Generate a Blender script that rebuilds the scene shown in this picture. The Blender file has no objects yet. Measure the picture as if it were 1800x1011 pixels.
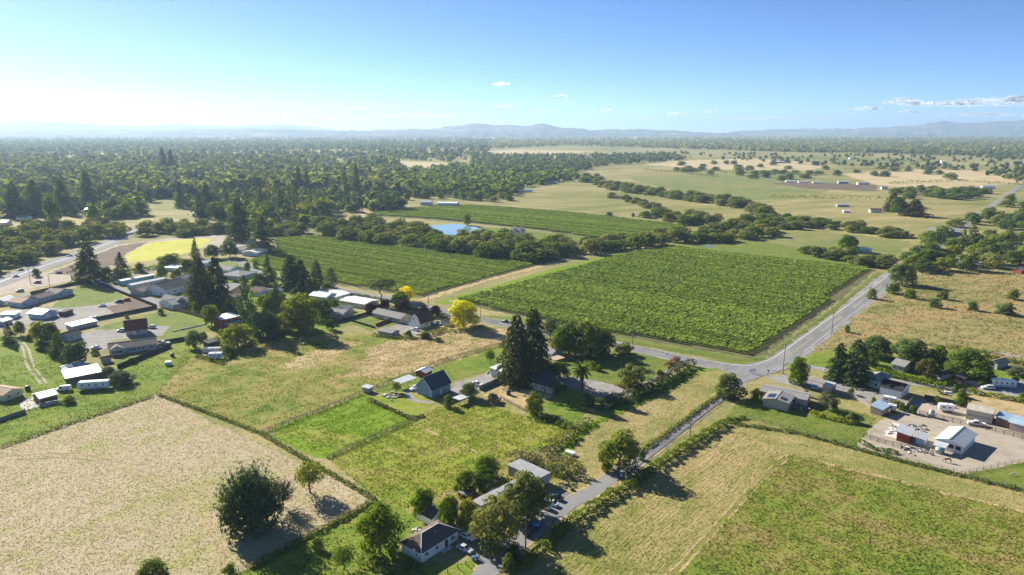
import bpy, bmesh, math, random
import numpy as np
from mathutils import Vector, Matrix
R = math.radians
rng = np.random.default_rng(7)
random.seed(7)
sc = bpy.context.scene
col = sc.collection

# ---------------------------------------------------------------- camera
CAM_H, FOC, HORIZ = 100.0, 1230.0, 230.0
PITCH = math.atan((505.5 - HORIZ) / FOC)
cam = bpy.data.objects.new('camera', bpy.data.cameras.new('camera'))
cam.data.sensor_width = 36.0
cam.data.lens = 36.0 * FOC / 1800.0
cam.data.clip_start = 1.0
cam.data.clip_end = 150000.0
cam.location = (0, 0, CAM_H)
cam.rotation_euler = (R(90) - PITCH, 0, 0)
col.objects.link(cam)
sc.camera = cam

# ---------------------------------------------------------------- sky and sun
SUN_AZ, SUN_EL = 134.0, 27.0          # direction towards the sun, degrees ccw from +X
sd = Vector((math.cos(R(SUN_AZ)) * math.cos(R(SUN_EL)), math.sin(R(SUN_AZ)) * math.cos(R(SUN_EL)), math.sin(R(SUN_EL))))
world = bpy.data.worlds.new('World')
sc.world = world
world.use_nodes = True
wn = world.node_tree
bg = wn.nodes['Background']
sky = wn.nodes.new('ShaderNodeTexSky')
sky.sky_type = 'NISHITA'
sky.sun_disc = False
sky.sun_elevation = R(SUN_EL)
sky.sun_rotation = R(90 - SUN_AZ)
sky.altitude = 60
sky.air_density = 0.34
sky.dust_density = 0.1
sky.ozone_density = 3.0
hsv = wn.nodes.new('ShaderNodeHueSaturation')
hsv.inputs['Saturation'].default_value = 1.13
wn.links.new(sky.outputs[0], hsv.inputs['Color'])
wn.links.new(hsv.outputs[0], bg.inputs['Color'])
bg.inputs['Strength'].default_value = 0.078
sun = bpy.data.objects.new('sun', bpy.data.lights.new('sun', 'SUN'))
sun.data.energy = 5.0
sun.data.angle = R(0.53)
sun.data.color = (1.0, 0.93, 0.80)
sun.rotation_euler = sd.to_track_quat('Z', 'Y').to_euler()
sun.location = (0, 0, 300)
col.objects.link(sun)
sc.view_settings.view_transform = 'Standard'
sc.view_settings.look = 'None'
sc.view_settings.exposure = 1.38
sc.view_settings.gamma = 1.0
sc.view_settings.use_curve_mapping = False
cy = sc.cycles
cy.use_denoising = True
cy.max_bounces = 8
cy.diffuse_bounces = 4
cy.glossy_bounces = 2
cy.transmission_bounces = 6
cy.transparent_max_bounces = 8
cy.volume_bounces = 0
cy.sample_clamp_indirect = 4.0

# ---------------------------------------------------------------- map helpers: the survey points of the place
CP, SP = math.cos(PITCH), math.sin(PITCH)
def ray(x, y):
    a = (x - 900.0) / FOC
    b = -(y - 505.5) / FOC
    return np.array([a, CP + b * SP, -SP + b * CP])
def G(q, z=0.0):
    d = ray(q[0], q[1])
    t = (z - CAM_H) / d[2]
    return np.array([d[0] * t, d[1] * t])
def HT(b, ty):
    y = G(b)[1]
    v = -(ty - 505.5) / FOC
    return CAM_H + (v * y * CP - y * SP) / (CP + v * SP)
def MPP(b):                              # metres for one survey unit across at a ground point
    g = G(b)
    return (g[1] * CP + CAM_H * SP) / FOC

def tag(o, label=None, cat=None, group=None, kind=None):
    if label: o['label'] = label
    if cat: o['category'] = cat
    if group: o['group'] = group
    if kind: o['kind'] = kind
    return o
def empty(name, loc=(0, 0, 0), rz=0.0):
    o = bpy.data.objects.new(name, None)
    o.empty_display_size = 0.5
    o.location = loc
    o.rotation_euler = (0, 0, rz)
    col.objects.link(o)
    return o
def mobj(name, me, mat=None, parent=None):
    o = bpy.data.objects.new(name, me)
    col.objects.link(o)
    if parent: o.parent = parent
    if mat:
        if len(me.materials) == 0: me.materials.append(mat)
        if me.materials[0] != mat:
            o.material_slots[0].link = 'OBJECT'
            o.material_slots[0].material = mat
    return o
def mesh_np(name, V, F, tint=None, smooth=False):
    """mesh from numpy arrays; F has one row per face (3 or 4 columns)"""
    me = bpy.data.meshes.new(name)
    V = np.asarray(V, np.float32); F = np.asarray(F, np.int32)
    n, k = F.shape
    me.vertices.add(len(V)); me.vertices.foreach_set('co', V.ravel())
    me.loops.add(n * k); me.loops.foreach_set('vertex_index', F.ravel())
    me.polygons.add(n)
    me.polygons.foreach_set('loop_start', np.arange(0, n * k, k, dtype=np.int32))
    me.polygons.foreach_set('loop_total', np.full(n, k, np.int32))
    if smooth: me.polygons.foreach_set('use_smooth', np.ones(n, bool))
    if tint is not None:
        at = me.attributes.new('tint', 'FLOAT', 'FACE')
        at.data.foreach_set('value', np.asarray(tint, np.float32))
    me.update(calc_edges=True)
    return me
class MB:
    def __init__(s): s.v = []; s.f = []
    def poly(s, pts):
        i = len(s.v); s.v += [tuple(p) for p in pts]; s.f.append(tuple(range(i, i + len(pts))))
    def box(s, x0, x1, y0, y1, z0, z1):
        i = len(s.v)
        s.v += [(x0,y0,z0),(x1,y0,z0),(x1,y1,z0),(x0,y1,z0),(x0,y0,z1),(x1,y0,z1),(x1,y1,z1),(x0,y1,z1)]
        s.f += [tuple(i + k for k in q) for q in ((0,3,2,1),(4,5,6,7),(0,1,5,4),(1,2,6,5),(2,3,7,6),(3,0,4,7))]
        return s
    def prism(s, pts, off):
        """polygon pts extruded by the vector off"""
        n = len(pts); i = len(s.v)
        s.v += [tuple(p) for p in pts] + [tuple(np.add(p, off)) for p in pts]
        s.f.append(tuple(range(i + n - 1, i - 1, -1))); s.f.append(tuple(range(i + n, i + 2 * n)))
        for k in range(n):
            m = (k + 1) % n
            s.f.append((i + k, i + m, i + n + m, i + n + k))
        return s
    def tube(s, p, q, r0, r1, n=6, caps=True):
        p, q = Vector(p), Vector(q)
        d = (q - p).normalized()
        a = d.orthogonal().normalized(); b = d.cross(a)
        i = len(s.v)
        for c, r in ((p, r0), (q, r1)):
            for k in range(n):
                t = 2 * math.pi * k / n
                s.v.append(tuple(c + a * (r * math.cos(t)) + b * (r * math.sin(t))))
        for k in range(n):
            m = (k + 1) % n
            s.f.append((i + k, i + m, i + n + m, i + n + k))
        if caps:
            s.f.append(tuple(range(i + n - 1, i - 1, -1))); s.f.append(tuple(range(i + n, i + 2 * n)))
        return s
    def lathe(s, prof, n=12, c=(0, 0)):
        i = len(s.v); m = len(prof)
        for r, z in prof:
            for k in range(n):
                t = 2 * math.pi * k / n
                s.v.append((c[0] + r * math.cos(t), c[1] + r * math.sin(t), z))
        for j in range(m - 1):
            for k in range(n):
                l = (k + 1) % n
                s.f.append((i + j*n + k, i + j*n + l, i + (j+1)*n + l, i + (j+1)*n + k))
        s.f.append(tuple(range(i + n - 1, i - 1, -1))); s.f.append(tuple(range(i + (m-1)*n, i + m*n)))
        return s
    def mesh(s, name, smooth=False):
        me = bpy.data.meshes.new(name)
        me.from_pydata([tuple(map(float, p)) for p in s.v], [], s.f)
        if smooth: me.polygons.foreach_set('use_smooth', [True] * len(me.polygons))
        me.update()
        return me
    def build(s, name, mat, parent=None, smooth=False):
        return mobj(name, s.mesh(name, smooth), mat, parent)

# ---------------------------------------------------------------- materials
MATS = {}
def nodes(name):
    m = bpy.data.materials.new(name); m.use_nodes = True
    nt = m.node_tree
    return m, nt, nt.nodes, nt.links, nt.nodes['Principled BSDF']
def c4(c): return (c[0], c[1], c[2], 1.0)
def paint(name, c, rough=0.7, metal=0.0, var=0.12, scale=0.8, bump=0.0, wave=None, spec=0.3):
    """plain surface with blotchy wear; wave=(axis rotation, spacing, depth) adds laps, corrugation or courses"""
    if name in MATS: return MATS[name]
    m, nt, N, L, P = nodes(name)
    tc = N.new('ShaderNodeTexCoord')
    nz = N.new('ShaderNodeTexNoise'); nz.inputs['Scale'].default_value = scale; nz.inputs['Detail'].default_value = 5
    L.new(tc.outputs['Object'], nz.inputs['Vector'])
    rp = N.new('ShaderNodeMapRange'); rp.inputs['To Min'].default_value = 1 - 2 * var; rp.inputs['To Max'].default_value = 1 + 2 * var
    rp.inputs['From Min'].default_value = 0.2; rp.inputs['From Max'].default_value = 0.8
    L.new(nz.outputs['Fac'], rp.inputs['Value'])
    mx = N.new('ShaderNodeVectorMath'); mx.operation = 'SCALE'; mx.inputs[0].default_value = c
    L.new(rp.outputs[0], mx.inputs['Scale'])
    L.new(mx.outputs[0], P.inputs['Base Color'])
    P.inputs['Roughness'].default_value = rough
    P.inputs['Metallic'].default_value = metal
    P.inputs['Specular IOR Level'].default_value = spec
    if wave:
        mp = N.new('ShaderNodeMapping'); mp.inputs['Rotation'].default_value = wave[0]
        L.new(tc.outputs['Object'], mp.inputs['Vector'])
        wv = N.new('ShaderNodeTexWave'); wv.inputs['Scale'].default_value = 0.314 / wave[1]
        wv.inputs['Distortion'].default_value = wave[3] if len(wave) > 3 else 0.0
        L.new(mp.outputs[0], wv.inputs['Vector'])
        bp = N.new('ShaderNodeBump'); bp.inputs['Distance'].default_value = wave[2]; bp.inputs['Strength'].default_value = 1.0
        L.new(wv.outputs['Fac'], bp.inputs['Height']); L.new(bp.outputs[0], P.inputs['Normal'])
    elif bump:
        bp = N.new('ShaderNodeBump'); bp.inputs['Distance'].default_value = bump; bp.inputs['Strength'].default_value = 1.0
        L.new(nz.outputs['Fac'], bp.inputs['Height']); L.new(bp.outputs[0], P.inputs['Normal'])
    MATS[name] = m
    return m
def leafmat(name, dark, light, trans=0.35, hue=0.03):
    if name in MATS: return MATS[name]
    m, nt, N, L, P = nodes(name)
    at = N.new('ShaderNodeAttribute'); at.attribute_name = 'tint'
    oi = N.new('ShaderNodeObjectInfo')
    mix = N.new('ShaderNodeMix'); mix.data_type = 'RGBA'
    mix.inputs['A'].default_value = c4(dark); mix.inputs['B'].default_value = c4(light)
    L.new(at.outputs['Fac'], mix.inputs['Factor'])
    hs = N.new('ShaderNodeHueSaturation')
    r1 = N.new('ShaderNodeMapRange'); r1.inputs['To Min'].default_value = 0.5 - hue; r1.inputs['To Max'].default_value = 0.5 + hue * 0.6
    r2 = N.new('ShaderNodeMapRange'); r2.inputs['To Min'].default_value = 1.2; r2.inputs['To Max'].default_value = 0.78
    L.new(oi.outputs['Random'], r1.inputs['Value']); L.new(oi.outputs['Random'], r2.inputs['Value'])
    L.new(r1.outputs[0], hs.inputs['Hue']); L.new(r2.outputs[0], hs.inputs['Value'])
    L.new(mix.outputs['Result'], hs.inputs['Color'])
    N.remove(P)
    df = N.new('ShaderNodeBsdfDiffuse'); tr = N.new('ShaderNodeBsdfTranslucent'); ms = N.new('ShaderNodeMixShader')
    ty = N.new('ShaderNodeVectorMath'); ty.operation = 'MULTIPLY'; ty.inputs[1].default_value = (1.25, 1.15, 0.55)
    L.new(hs.outputs[0], df.inputs['Color']); L.new(hs.outputs[0], ty.inputs[0]); L.new(ty.outputs[0], tr.inputs['Color'])
    ms.inputs[0].default_value = trans
    L.new(df.outputs[0], ms.inputs[1]); L.new(tr.outputs[0], ms.inputs[2])
    L.new(ms.outputs[0], N['Material Output'].inputs['Surface'])
    MATS[name] = m
    return m
FIELD_ARGS = {}
def field(name, cols, big=22.0, small=0.9, patch=5.0, bump=0.35, stripe=None, amp=0.35, streak=None, trans=0.0, grain=None):
    """grass, stubble or bare ground. cols = three base colours met in patches; stripe=(deg, spacing m, strength); streak stretches the patches"""
    if name in MATS: return MATS[name]
    m, nt, N, L, P = nodes(name)
    FIELD_ARGS[m.name] = dict(cols=cols, big=big, small=small, patch=patch, bump=0.0, amp=amp * .6, streak=streak, trans=.5)
    tc = N.new('ShaderNodeTexCoord')
    def noise(size, detail, rough, stretch=None):
        n = N.new('ShaderNodeTexNoise'); n.inputs['Detail'].default_value = detail; n.inputs['Roughness'].default_value = rough
        mp = N.new('ShaderNodeMapping')
        s = 1.0 / size
        if stretch:
            mp.vector_type = 'TEXTURE'
            mp.inputs['Rotation'].default_value = (0, 0, R(stretch[0])); mp.inputs['Scale'].default_value = (size * stretch[1], size, size)
        else: mp.inputs['Scale'].default_value = (s, s, s)
        n.inputs['Scale'].default_value = 1.0
        L.new(tc.outputs['Object'], mp.inputs['Vector']); L.new(mp.outputs[0], n.inputs['Vector'])
        return n
    nb = noise(big, 6, 0.62, streak)
    npt = noise(patch, 5, 0.65, streak)
    ns = noise(small, 4, 0.7, grain)
    add = N.new('ShaderNodeMath'); add.operation = 'MULTIPLY_ADD'; add.inputs[1].default_value = 0.5
    L.new(npt.outputs['Fac'], add.inputs[0])
    hf = N.new('ShaderNodeMath'); hf.operation = 'MULTIPLY'; hf.inputs[1].default_value = 0.5
    L.new(nb.outputs['Fac'], hf.inputs[0]); L.new(hf.outputs[0], add.inputs[2])
    rp = N.new('ShaderNodeValToRGB')
    e = rp.color_ramp.elements
    e[0].position = 0.39; e[0].color = c4(cols[0]); e[1].position = 0.61; e[1].color = c4(cols[2])
    mid = e.new(0.5); mid.color = c4(cols[1])
    L.new(add.outputs[0], rp.inputs['Fac'])
    mr = N.new('ShaderNodeMapRange'); mr.inputs['From Min'].default_value = 0.25; mr.inputs['From Max'].default_value = 0.75
    mr.inputs['To Min'].default_value = 1 - amp; mr.inputs['To Max'].default_value = 1 + amp
    L.new(ns.outputs['Fac'], mr.inputs['Value'])
    fac = mr.outputs[0]
    height = ns.outputs['Fac']
    if stripe:
        mp = N.new('ShaderNodeMapping'); mp.inputs['Rotation'].default_value = (0, 0, R(-stripe[0]))
        L.new(tc.outputs['Object'], mp.inputs['Vector'])
        wv = N.new('ShaderNodeTexWave'); wv.bands_direction = 'Y'; wv.inputs['Scale'].default_value = 0.314 / stripe[1]
        wv.inputs['Distortion'].default_value = 1.6; wv.inputs['Detail'].default_value = 3; wv.inputs['Detail Scale'].default_value = 0.6
        L.new(mp.outputs[0], wv.inputs['Vector'])
        sr = N.new('ShaderNodeMapRange'); sr.inputs['To Min'].default_value = 1 - stripe[2]; sr.inputs['To Max'].default_value = 1 + stripe[2] * 0.6
        L.new(wv.outputs['Fac'], sr.inputs['Value'])
        mm = N.new('ShaderNodeMath'); mm.operation = 'MULTIPLY'; L.new(fac, mm.inputs[0]); L.new(sr.outputs[0], mm.inputs[1]); fac = mm.outputs[0]
        ha = N.new('ShaderNodeMath'); ha.operation = 'ADD'; L.new(height, ha.inputs[0]); L.new(wv.outputs['Fac'], ha.inputs[1]); height = ha.outputs[0]
    vm = N.new('ShaderNodeVectorMath'); vm.operation = 'SCALE'
    L.new(rp.outputs[0], vm.inputs[0]); L.new(fac, vm.inputs['Scale'])
    L.new(vm.outputs[0], P.inputs['Base Color'])
    P.inputs['Roughness'].default_value = 0.95; P.inputs['Specular IOR Level'].default_value = 0.08
    bp = N.new('ShaderNodeBump'); bp.inputs['Distance'].default_value = bump; bp.inputs['Strength'].default_value = 0.9
    L.new(height, bp.inputs['Height']); L.new(bp.outputs[0], P.inputs['Normal'])
    if trans:
        tr = N.new('ShaderNodeBsdfTranslucent'); ms = N.new('ShaderNodeMixShader'); ms.inputs[0].default_value = trans
        L.new(vm.outputs[0], tr.inputs['Color']); L.new(P.outputs[0], ms.inputs[1]); L.new(tr.outputs[0], ms.inputs[2])
        L.new(ms.outputs[0], N['Material Output'].inputs['Surface'])
    MATS[name] = m
    return m
def glassmat():
    if 'glass' in MATS: return MATS['glass']
    m, nt, N, L, P = nodes('window glass')
    P.inputs['Base Color'].default_value = (0.02, 0.025, 0.03, 1); P.inputs['Roughness'].default_value = 0.078
    P.inputs['Specular IOR Level'].default_value = 0.7
    MATS['glass'] = m
    return m
# ---------------------------------------------------------------- ground, fields, roads
U_ANG, V_ANG = -37.5, 52.0               # the two directions of the lot grid
f_past = field('dry pasture', [(.15,.17,.045),(.24,.22,.085),(.34,.28,.13)], 130, 2.5, 30, .5, streak=(20, 2.5))
f_hay = field('cut hay stubble', [(.32,.30,.125),(.39,.325,.21),(.42,.345,.235)], 24, .55, 5, .26, amp=.22, streak=(52, 2.2), grain=(-37.5, 2.6))
f_mead = field('rough meadow', [(.155,.225,.024),(.25,.285,.036),(.31,.275,.08)], 17, .8, 3.6, .4, amp=.34, trans=.1)
f_mead2 = field('green and straw meadow', [(.135,.195,.028),(.25,.25,.055),(.37,.285,.125)], 26, .8, 5.5, .5, amp=.38, trans=.1)
f_lush = field('bright green paddock', [(.14,.24,.014),(.17,.265,.016),(.20,.28,.022)], 12, .7, 2.6, .5, amp=.42, grain=(-37.5, 3.0), trans=.1)
f_green = field('weedy green grass', [(.11,.19,.022),(.175,.24,.030),(.24,.25,.052)], 15, .8, 3.4, .45, amp=.38, trans=.1)
f_straw = field('pale straw grass', [(.26,.235,.085),(.40,.30,.155),(.47,.36,.20)], 16, .7, 4, .4, amp=.3)
f_mown = field('mown dry grass', [(.16,.185,.045),(.27,.245,.09),(.37,.29,.145)], 17, .6, 4, .25, amp=.25, streak=(52, 1.8))
f_rows = field('windrowed hay field', [(.185,.20,.045),(.30,.255,.10),(.37,.29,.14)], 22, .55, 5, .40, amp=.36, streak=(52, 2.5), grain=(52, 8.0))
f_marg = field('mown field margin', [(.17,.20,.045),(.25,.235,.075),(.33,.275,.12)], 15, .6, 4, .25, amp=.28, streak=(-20, 2.0))
f_rough = field('rough tall weeds', [(.15,.215,.030),(.22,.24,.046),(.29,.235,.085)], 20, .7, 4.4, .4, amp=.32, streak=(-37, 1.6), trans=.1)
f_lawn = field('watered lawn', [(.105,.16,.026),(.15,.195,.034),(.205,.215,.055)], 9, .6, 2.5, .16, amp=.25, trans=.1)
f_dirt = field('bare corral dirt', [(.27,.235,.185),(.345,.30,.24),(.38,.33,.26)], 14, .8, 4, .10, amp=.16)
f_plow = field('ploughed brown soil', [(.115,.085,.065),(.15,.112,.083),(.17,.128,.092)], 20, 1.0, 6, .25, stripe=(52, 3.0, .12), amp=.2)
f_soil = field('vineyard soil', [(.085,.10,.035),(.115,.115,.048),(.16,.135,.07)], 10, .8, 3, .2, amp=.25)
f_grav = field('grey gravel', [(.21,.20,.19),(.26,.25,.235),(.31,.295,.27)], 12, .5, 3, .05, amp=.14)
f_asph = field('worn asphalt', [(.145,.143,.142),(.18,.178,.174),(.215,.21,.203)], 16, .8, 5, .02, amp=.10)
f_asph2 = field('newer asphalt', [(.165,.167,.172),(.215,.216,.218),(.25,.249,.247)], 14, .9, 4, .02, amp=.14, streak=(52, 4))
f_conc = field('concrete slab', [(.42,.41,.38),(.50,.485,.45),(.56,.54,.50)], 6, .8, 2, .03, amp=.10)
f_mustard = field('yellow green hay crop', [(.33,.36,.045),(.41,.41,.06),(.46,.43,.09)], 40, 1.5, 10, .3, amp=.2)
f_rust = field('rusty seed head meadow', [(.155,.155,.042),(.27,.235,.095),(.34,.215,.10)], 30, 1.2, 7, .5, amp=.36, streak=(0, 2.6))
f_crop = field('far green crop', [(.12,.165,.045),(.17,.19,.06),(.23,.21,.08)], 90, 3, 22, .4, amp=.2)
f_tan = field('far cut straw', [(.33,.28,.14),(.43,.345,.20),(.48,.38,.235)], 90, 4, 22, .4, amp=.16, streak=(0, 3))
f_rail = paint('road marking paint', (.62,.61,.57), .6, var=.14)
f_yel = paint('yellow road paint', (.50,.36,.06), .6, var=.14)

def jitter_poly(P, step=3.0, amp=0.35):
    out = []
    n = len(P)
    for i in range(n):
        a, b = P[i], P[(i + 1) % n]
        L = np.hypot(*(b - a)); k = int(min(60, max(1, L / step)))
        nrm = np.array([-(b - a)[1], (b - a)[0]]) / max(L, 1e-6)
        for j in range(k):
            t = j / k
            d = 0 if j == 0 else rng.normal(0, amp)
            out.append(a + (b - a) * t + nrm * d)
    return out
AREAS = {}
def area(name, label, poly, mat, level, cat='field', amp=0.45, z=None):
    P = [G(q) for q in poly]
    AREAS[label] = P
    dist = np.mean([np.hypot(*p) for p in P])
    zz = z if z is not None else 0.005 * level * (1 + dist / 250)
    J = jitter_poly(P, max(2.0, dist / 130), amp * max(1, dist / 300))
    bm = bmesh.new()
    vs = [bm.verts.new((p[0], p[1], zz)) for p in J]
    f = bm.faces.new(vs)
    if f.normal.z == 0: f.normal_update()
    bm.normal_update()
    if f.normal.z < 0: f.normal_flip()
    bmesh.ops.triangulate(bm, faces=[f])
    me = bpy.data.meshes.new(name); bm.to_mesh(me); bm.free()
    o = mobj(name, me, mat)
    tag(o, label, cat, kind='structure')
    return o
def catmull(P, step=4.0):
    P = [np.asarray(p, float) for p in P]
    Q = [2 * P[0] - P[1]] + P + [2 * P[-1] - P[-2]]
    out = []
    for i in range(1, len(Q) - 2):
        a, b, c, d = Q[i - 1], Q[i], Q[i + 1], Q[i + 2]
        n = max(2, int(np.hypot(*(c - b)) / step))
        for k in range(n):
            t = k / n
            out.append(.5 * (2*b + (c - a)*t + (2*a - 5*b + 4*c - d)*t*t + (3*b - a - 3*c + d)*t**3))
    out.append(P[-1])
    return np.array(out)
def ribbon(name, label, path, w, mat, level, off=0.0, cat='road', edge=0.12, smooth=True, parent=None, thick=0.0, z=None, step=3.0):
    C = catmull([G(q) for q in path], step) if smooth else np.array([G(q) for q in path])
    T = np.gradient(C, axis=0); T /= np.maximum(np.hypot(T[:, 0], T[:, 1])[:, None], 1e-6)
    Nn = np.stack([-T[:, 1], T[:, 0]], 1)
    dist = np.hypot(C[:, 0], C[:, 1])
    zz = (0.005 * level * (1 + dist / 250)) if z is None else np.full(len(C), z)
    hw = w / 2
    l = C + Nn * (off + hw + rng.normal(0, edge, len(C))[:, None]); r = C + Nn * (off - hw + rng.normal(0, edge, len(C))[:, None])
    V = np.concatenate([np.c_[l, zz], np.c_[r, zz]]); n = len(C)
    F = [(i + n, i + n + 1, i + 1, i) for i in range(n - 1)]
    o = mobj(name, mesh_np(name, V, F), mat, parent)
    if parent is None: tag(o, label, cat, kind='structure')
    return o

gd = mobj('ground', mesh_np('ground', [(-26000,-2000,0),(26000,-2000,0),(26000,24000,0),(-26000,24000,0)], [(0,1,2,3)]), f_past)
tag(gd, 'dry grassland that runs flat to the hills', 'ground', kind='structure')

# near and middle ground
area('hay_field', 'cut tan hay field around the dark spiky cypress', [(275,693),(660,878),(600,912),(420,1008),(300,1075),(100,1180),(-500,1100),(-350,905),(0,785)], f_hay, 2)
area('rough_grass', 'weedy strip between the hay field and the white house', [(660,878),(730,905),(745,925),(700,965),(745,995),(835,985),(845,1060),(300,1075),(420,1008),(600,912)], f_green, 3)
area('meadow', 'weedy green meadow left of the hay field corner', [(275,693),(0,785),(-350,905),(-350,680),(-150,600),(0,588),(30,592),(130,640),(205,648),(300,609),(330,590),(352,612)], f_green, 3)
area('meadow', 'wide meadow of green and straw above the hay field corner', [(275,693),(330,612),(400,622),(460,600),(560,575),(700,595),(800,580),(895,574),(890,604),(700,668),(640,690),(462,762)], f_mead2, 2)
area('straw_patch', 'pale straw grass sloping to the yellow tree', [(640,612),(720,592),(800,583),(893,577),(886,603),(780,638),(690,664),(600,664),(640,635)], f_straw, 4, amp=1.6)
area('straw_patch', 'bare pale track of straw across the meadow', [(500,640),(545,618),(600,603),(640,600),(600,620),(560,642),(520,652)], f_straw, 4, amp=1.2)
area('straw_patch', 'straw shoulder under the round bush and big green trees', [(385,640),(430,605),(500,590),(560,600),(520,625),(450,640)], f_mead2, 5, amp=1.6)
area('paddock', 'bright green paddock left of the blue barn', [(462,762),(640,692),(727,738),(655,768),(600,763),(530,750)], f_lush, 4)
area('paddock', 'bright green corner of the paddock beside the hay field', [(462,762),(530,770),(600,792),(575,806),(548,802)], f_lush, 4)
area('meadow', 'dry olive band across the bright green paddock', [(470,758),(530,748),(600,762),(656,767),(600,793),(530,771)], f_mead, 5, amp=.8)
area('meadow', 'rough yellow green meadow below the blue barn', [(575,806),(660,767),(727,738),(770,715),(860,712),(925,732),(1000,752),(975,780),(905,802),(850,812),(800,858),(720,895),(660,878)], f_mead, 2)
area('garden_plot', 'weedy garden plot beside the blue barn', [(648,702),(668,690),(720,688),(765,706),(735,737),(720,734)], f_mead, 5, cat='garden', amp=.8)
area('yard', 'grassy yard behind the blue barn', [(655,690),(700,668),(885,606),(890,640),(862,652),(800,668),(725,688)], f_green, 4, cat='yard')
area('driveway', 'gravel drive curving up to the blue barn', [(792,690),(800,672),(835,665),(868,646),(884,660),(850,684),(842,690),(812,702)], f_grav, 6, cat='driveway')
ribbon('track', 'gravel loop in front of the blue barn', [(715,684),(717,695),(732,705),(762,708)], 2.6, f_grav, 7, cat='track')
area('yard', 'dry straw yard in front of the yellow house', [(848,695),(885,676),(925,678),(972,697),(945,712),(925,722),(890,705)], f_straw, 6, cat='yard')
area('yard', 'shaded grass between the yellow house and the flowering hedge', [(945,712),(972,697),(1000,668),(1085,700),(1040,715),(1000,752),(925,732)], f_green, 5, cat='yard')
area('lawn', 'lawn between the palm and the road', [(985,640),(1010,628),(1075,618),(1115,620),(1195,637),(1160,668),(1120,690),(1060,672),(1005,662)], f_lawn, 4, cat='lawn')
area('driveway', 'gravel turnaround beside the palm', [(975,662),(1005,662),(1060,672),(1110,686),(1112,694),(1085,702),(1035,694),(990,678)], f_grav, 6, cat='driveway')
ribbon('driveway', 'driveway between the pink bush and flowering hedge', [(1105,690),(1150,668),(1190,645),(1207,636)], 3.4, f_grav, 7, cat='driveway')
area('verge', 'mown straw verge beside the narrow lane', [(985,850),(1002,795),(1010,775),(1060,738),(1180,684),(1215,656),(1262,652),(1318,658),(1290,684),(1240,714),(1170,770),(1100,820),(1050,850),(1010,866)], f_mown, 3, cat='verge')
ribbon('ditch', 'weedy green ditch beside the flowering hedge', [(985,800),(1010,772),(1060,736),(1120,708),(1175,680),(1215,650)], 3.6, f_lush, 5, cat='ditch', edge=.5)
area('grass_bank', 'green bank at the end of the flowering hedge', [(1190,668),(1215,640),(1262,648),(1235,655),(1205,672)], f_green, 6, cat='verge')
area('windrow_field', 'mown striped field beside the lane hedge', [(1280,748),(1390,797),(1330,850),(1150,1040),(880,1080),(880,1040),(960,965),(1105,862)], f_rows, 2)
area('rough_field', 'rough weedy field in the near corner', [(1390,797),(1900,925),(1900,1100),(1130,1060),(1330,850)], f_rough, 3)
area('grass_margin', 'mown margin along the corral fence', [(1280,748),(1312,735),(1500,785),(1700,834),(1900,882),(1900,927),(1390,798)], f_marg, 4)
ribbon('track', 'pale mower track between rough field and margin', [(1390,799),(1480,822),(1560,840),(1640,862),(1720,880),(1900,926)], 1.3, f_straw, 6, cat='track', edge=.25)
area('lawn', 'green garden lawn of the solar roof house', [(1290,714),(1330,700),(1400,700),(1500,722),(1540,735),(1520,768),(1505,790),(1270,742)], f_lawn, 3, cat='lawn')
area('corral', 'bare dirt corral around the stable', [(1508,778),(1545,742),(1600,716),(1645,702),(1690,704),(1760,735),(1900,760),(1900,795),(1800,812),(1690,834),(1600,814),(1510,792)], f_dirt, 3, cat='corral')
area('paddock', 'straw paddock behind the beige barn', [(1700,694),(1760,700),(1900,722),(1900,760),(1760,735),(1690,712)], f_straw, 4)
area('paddock', 'grazed paddock corner with a pale sheep', [(1690,834),(1800,812),(1900,796),(1900,884)], f_lawn, 4)
area('driveway', 'gravel drive of the solar roof house', [(1335,660),(1385,660),(1420,662),(1480,672),(1545,690),(1585,702),(1640,702),(1600,716),(1560,716),(1520,706),(1470,690),(1410,684),(1365,672)], f_grav, 5, cat='driveway')
ribbon('driveway', 'gravel drive of the white motorhome', [(1390,640),(1440,648),(1480,655),(1560,668),(1650,680),(1720,690),(1830,710)], 5.0, f_grav, 4, cat='driveway')
area('gravel_yard', 'gravel yard under the white motorhome', [(1715,672),(1780,665),(1830,680),(1830,705),(1770,695),(1715,690)], f_grav, 6, cat='yard')
area('yard', 'grassy yards under the dark round trees', [(1410,632),(1440,618),(1520,610),(1620,640),(1760,645),(1900,660),(1900,720),(1700,694),(1560,672),(1450,652)], f_green, 3, cat='yard')
area('meadow', 'rusty seed head meadow with small round bushes', [(1425,618),(1600,487),(1650,476),(1900,482),(1900,665),(1760,645),(1620,628),(1520,606)], f_rust, 2)
ribbon('track', 'grey lane behind the motorhome', [(1725,618),(1760,622),(1830,634)], 4, f_grav, 5, cat='track')
area('parking', 'asphalt parking in front of the long grey building', [(905,968),(893,958),(920,925),(950,892),(972,862),(985,856),(1005,870),(1028,870),(1020,884),(960,925)], f_asph, 4, cat='parking')
area('driveway', 'asphalt driveway beside the white house', [(793,956),(812,935),(840,938),(895,962),(885,990),(868,1003),(838,990),(835,978)], f_asph, 5, cat='driveway')
area('yard', 'rough yellow green lot around the long grey building', [(720,900),(800,855),(850,812),(905,802),(985,785),(1002,800),(985,852),(972,862),(950,892),(920,925),(893,958),(840,938),(812,935),(790,925)], f_mead2, 3, cat='yard')
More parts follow.
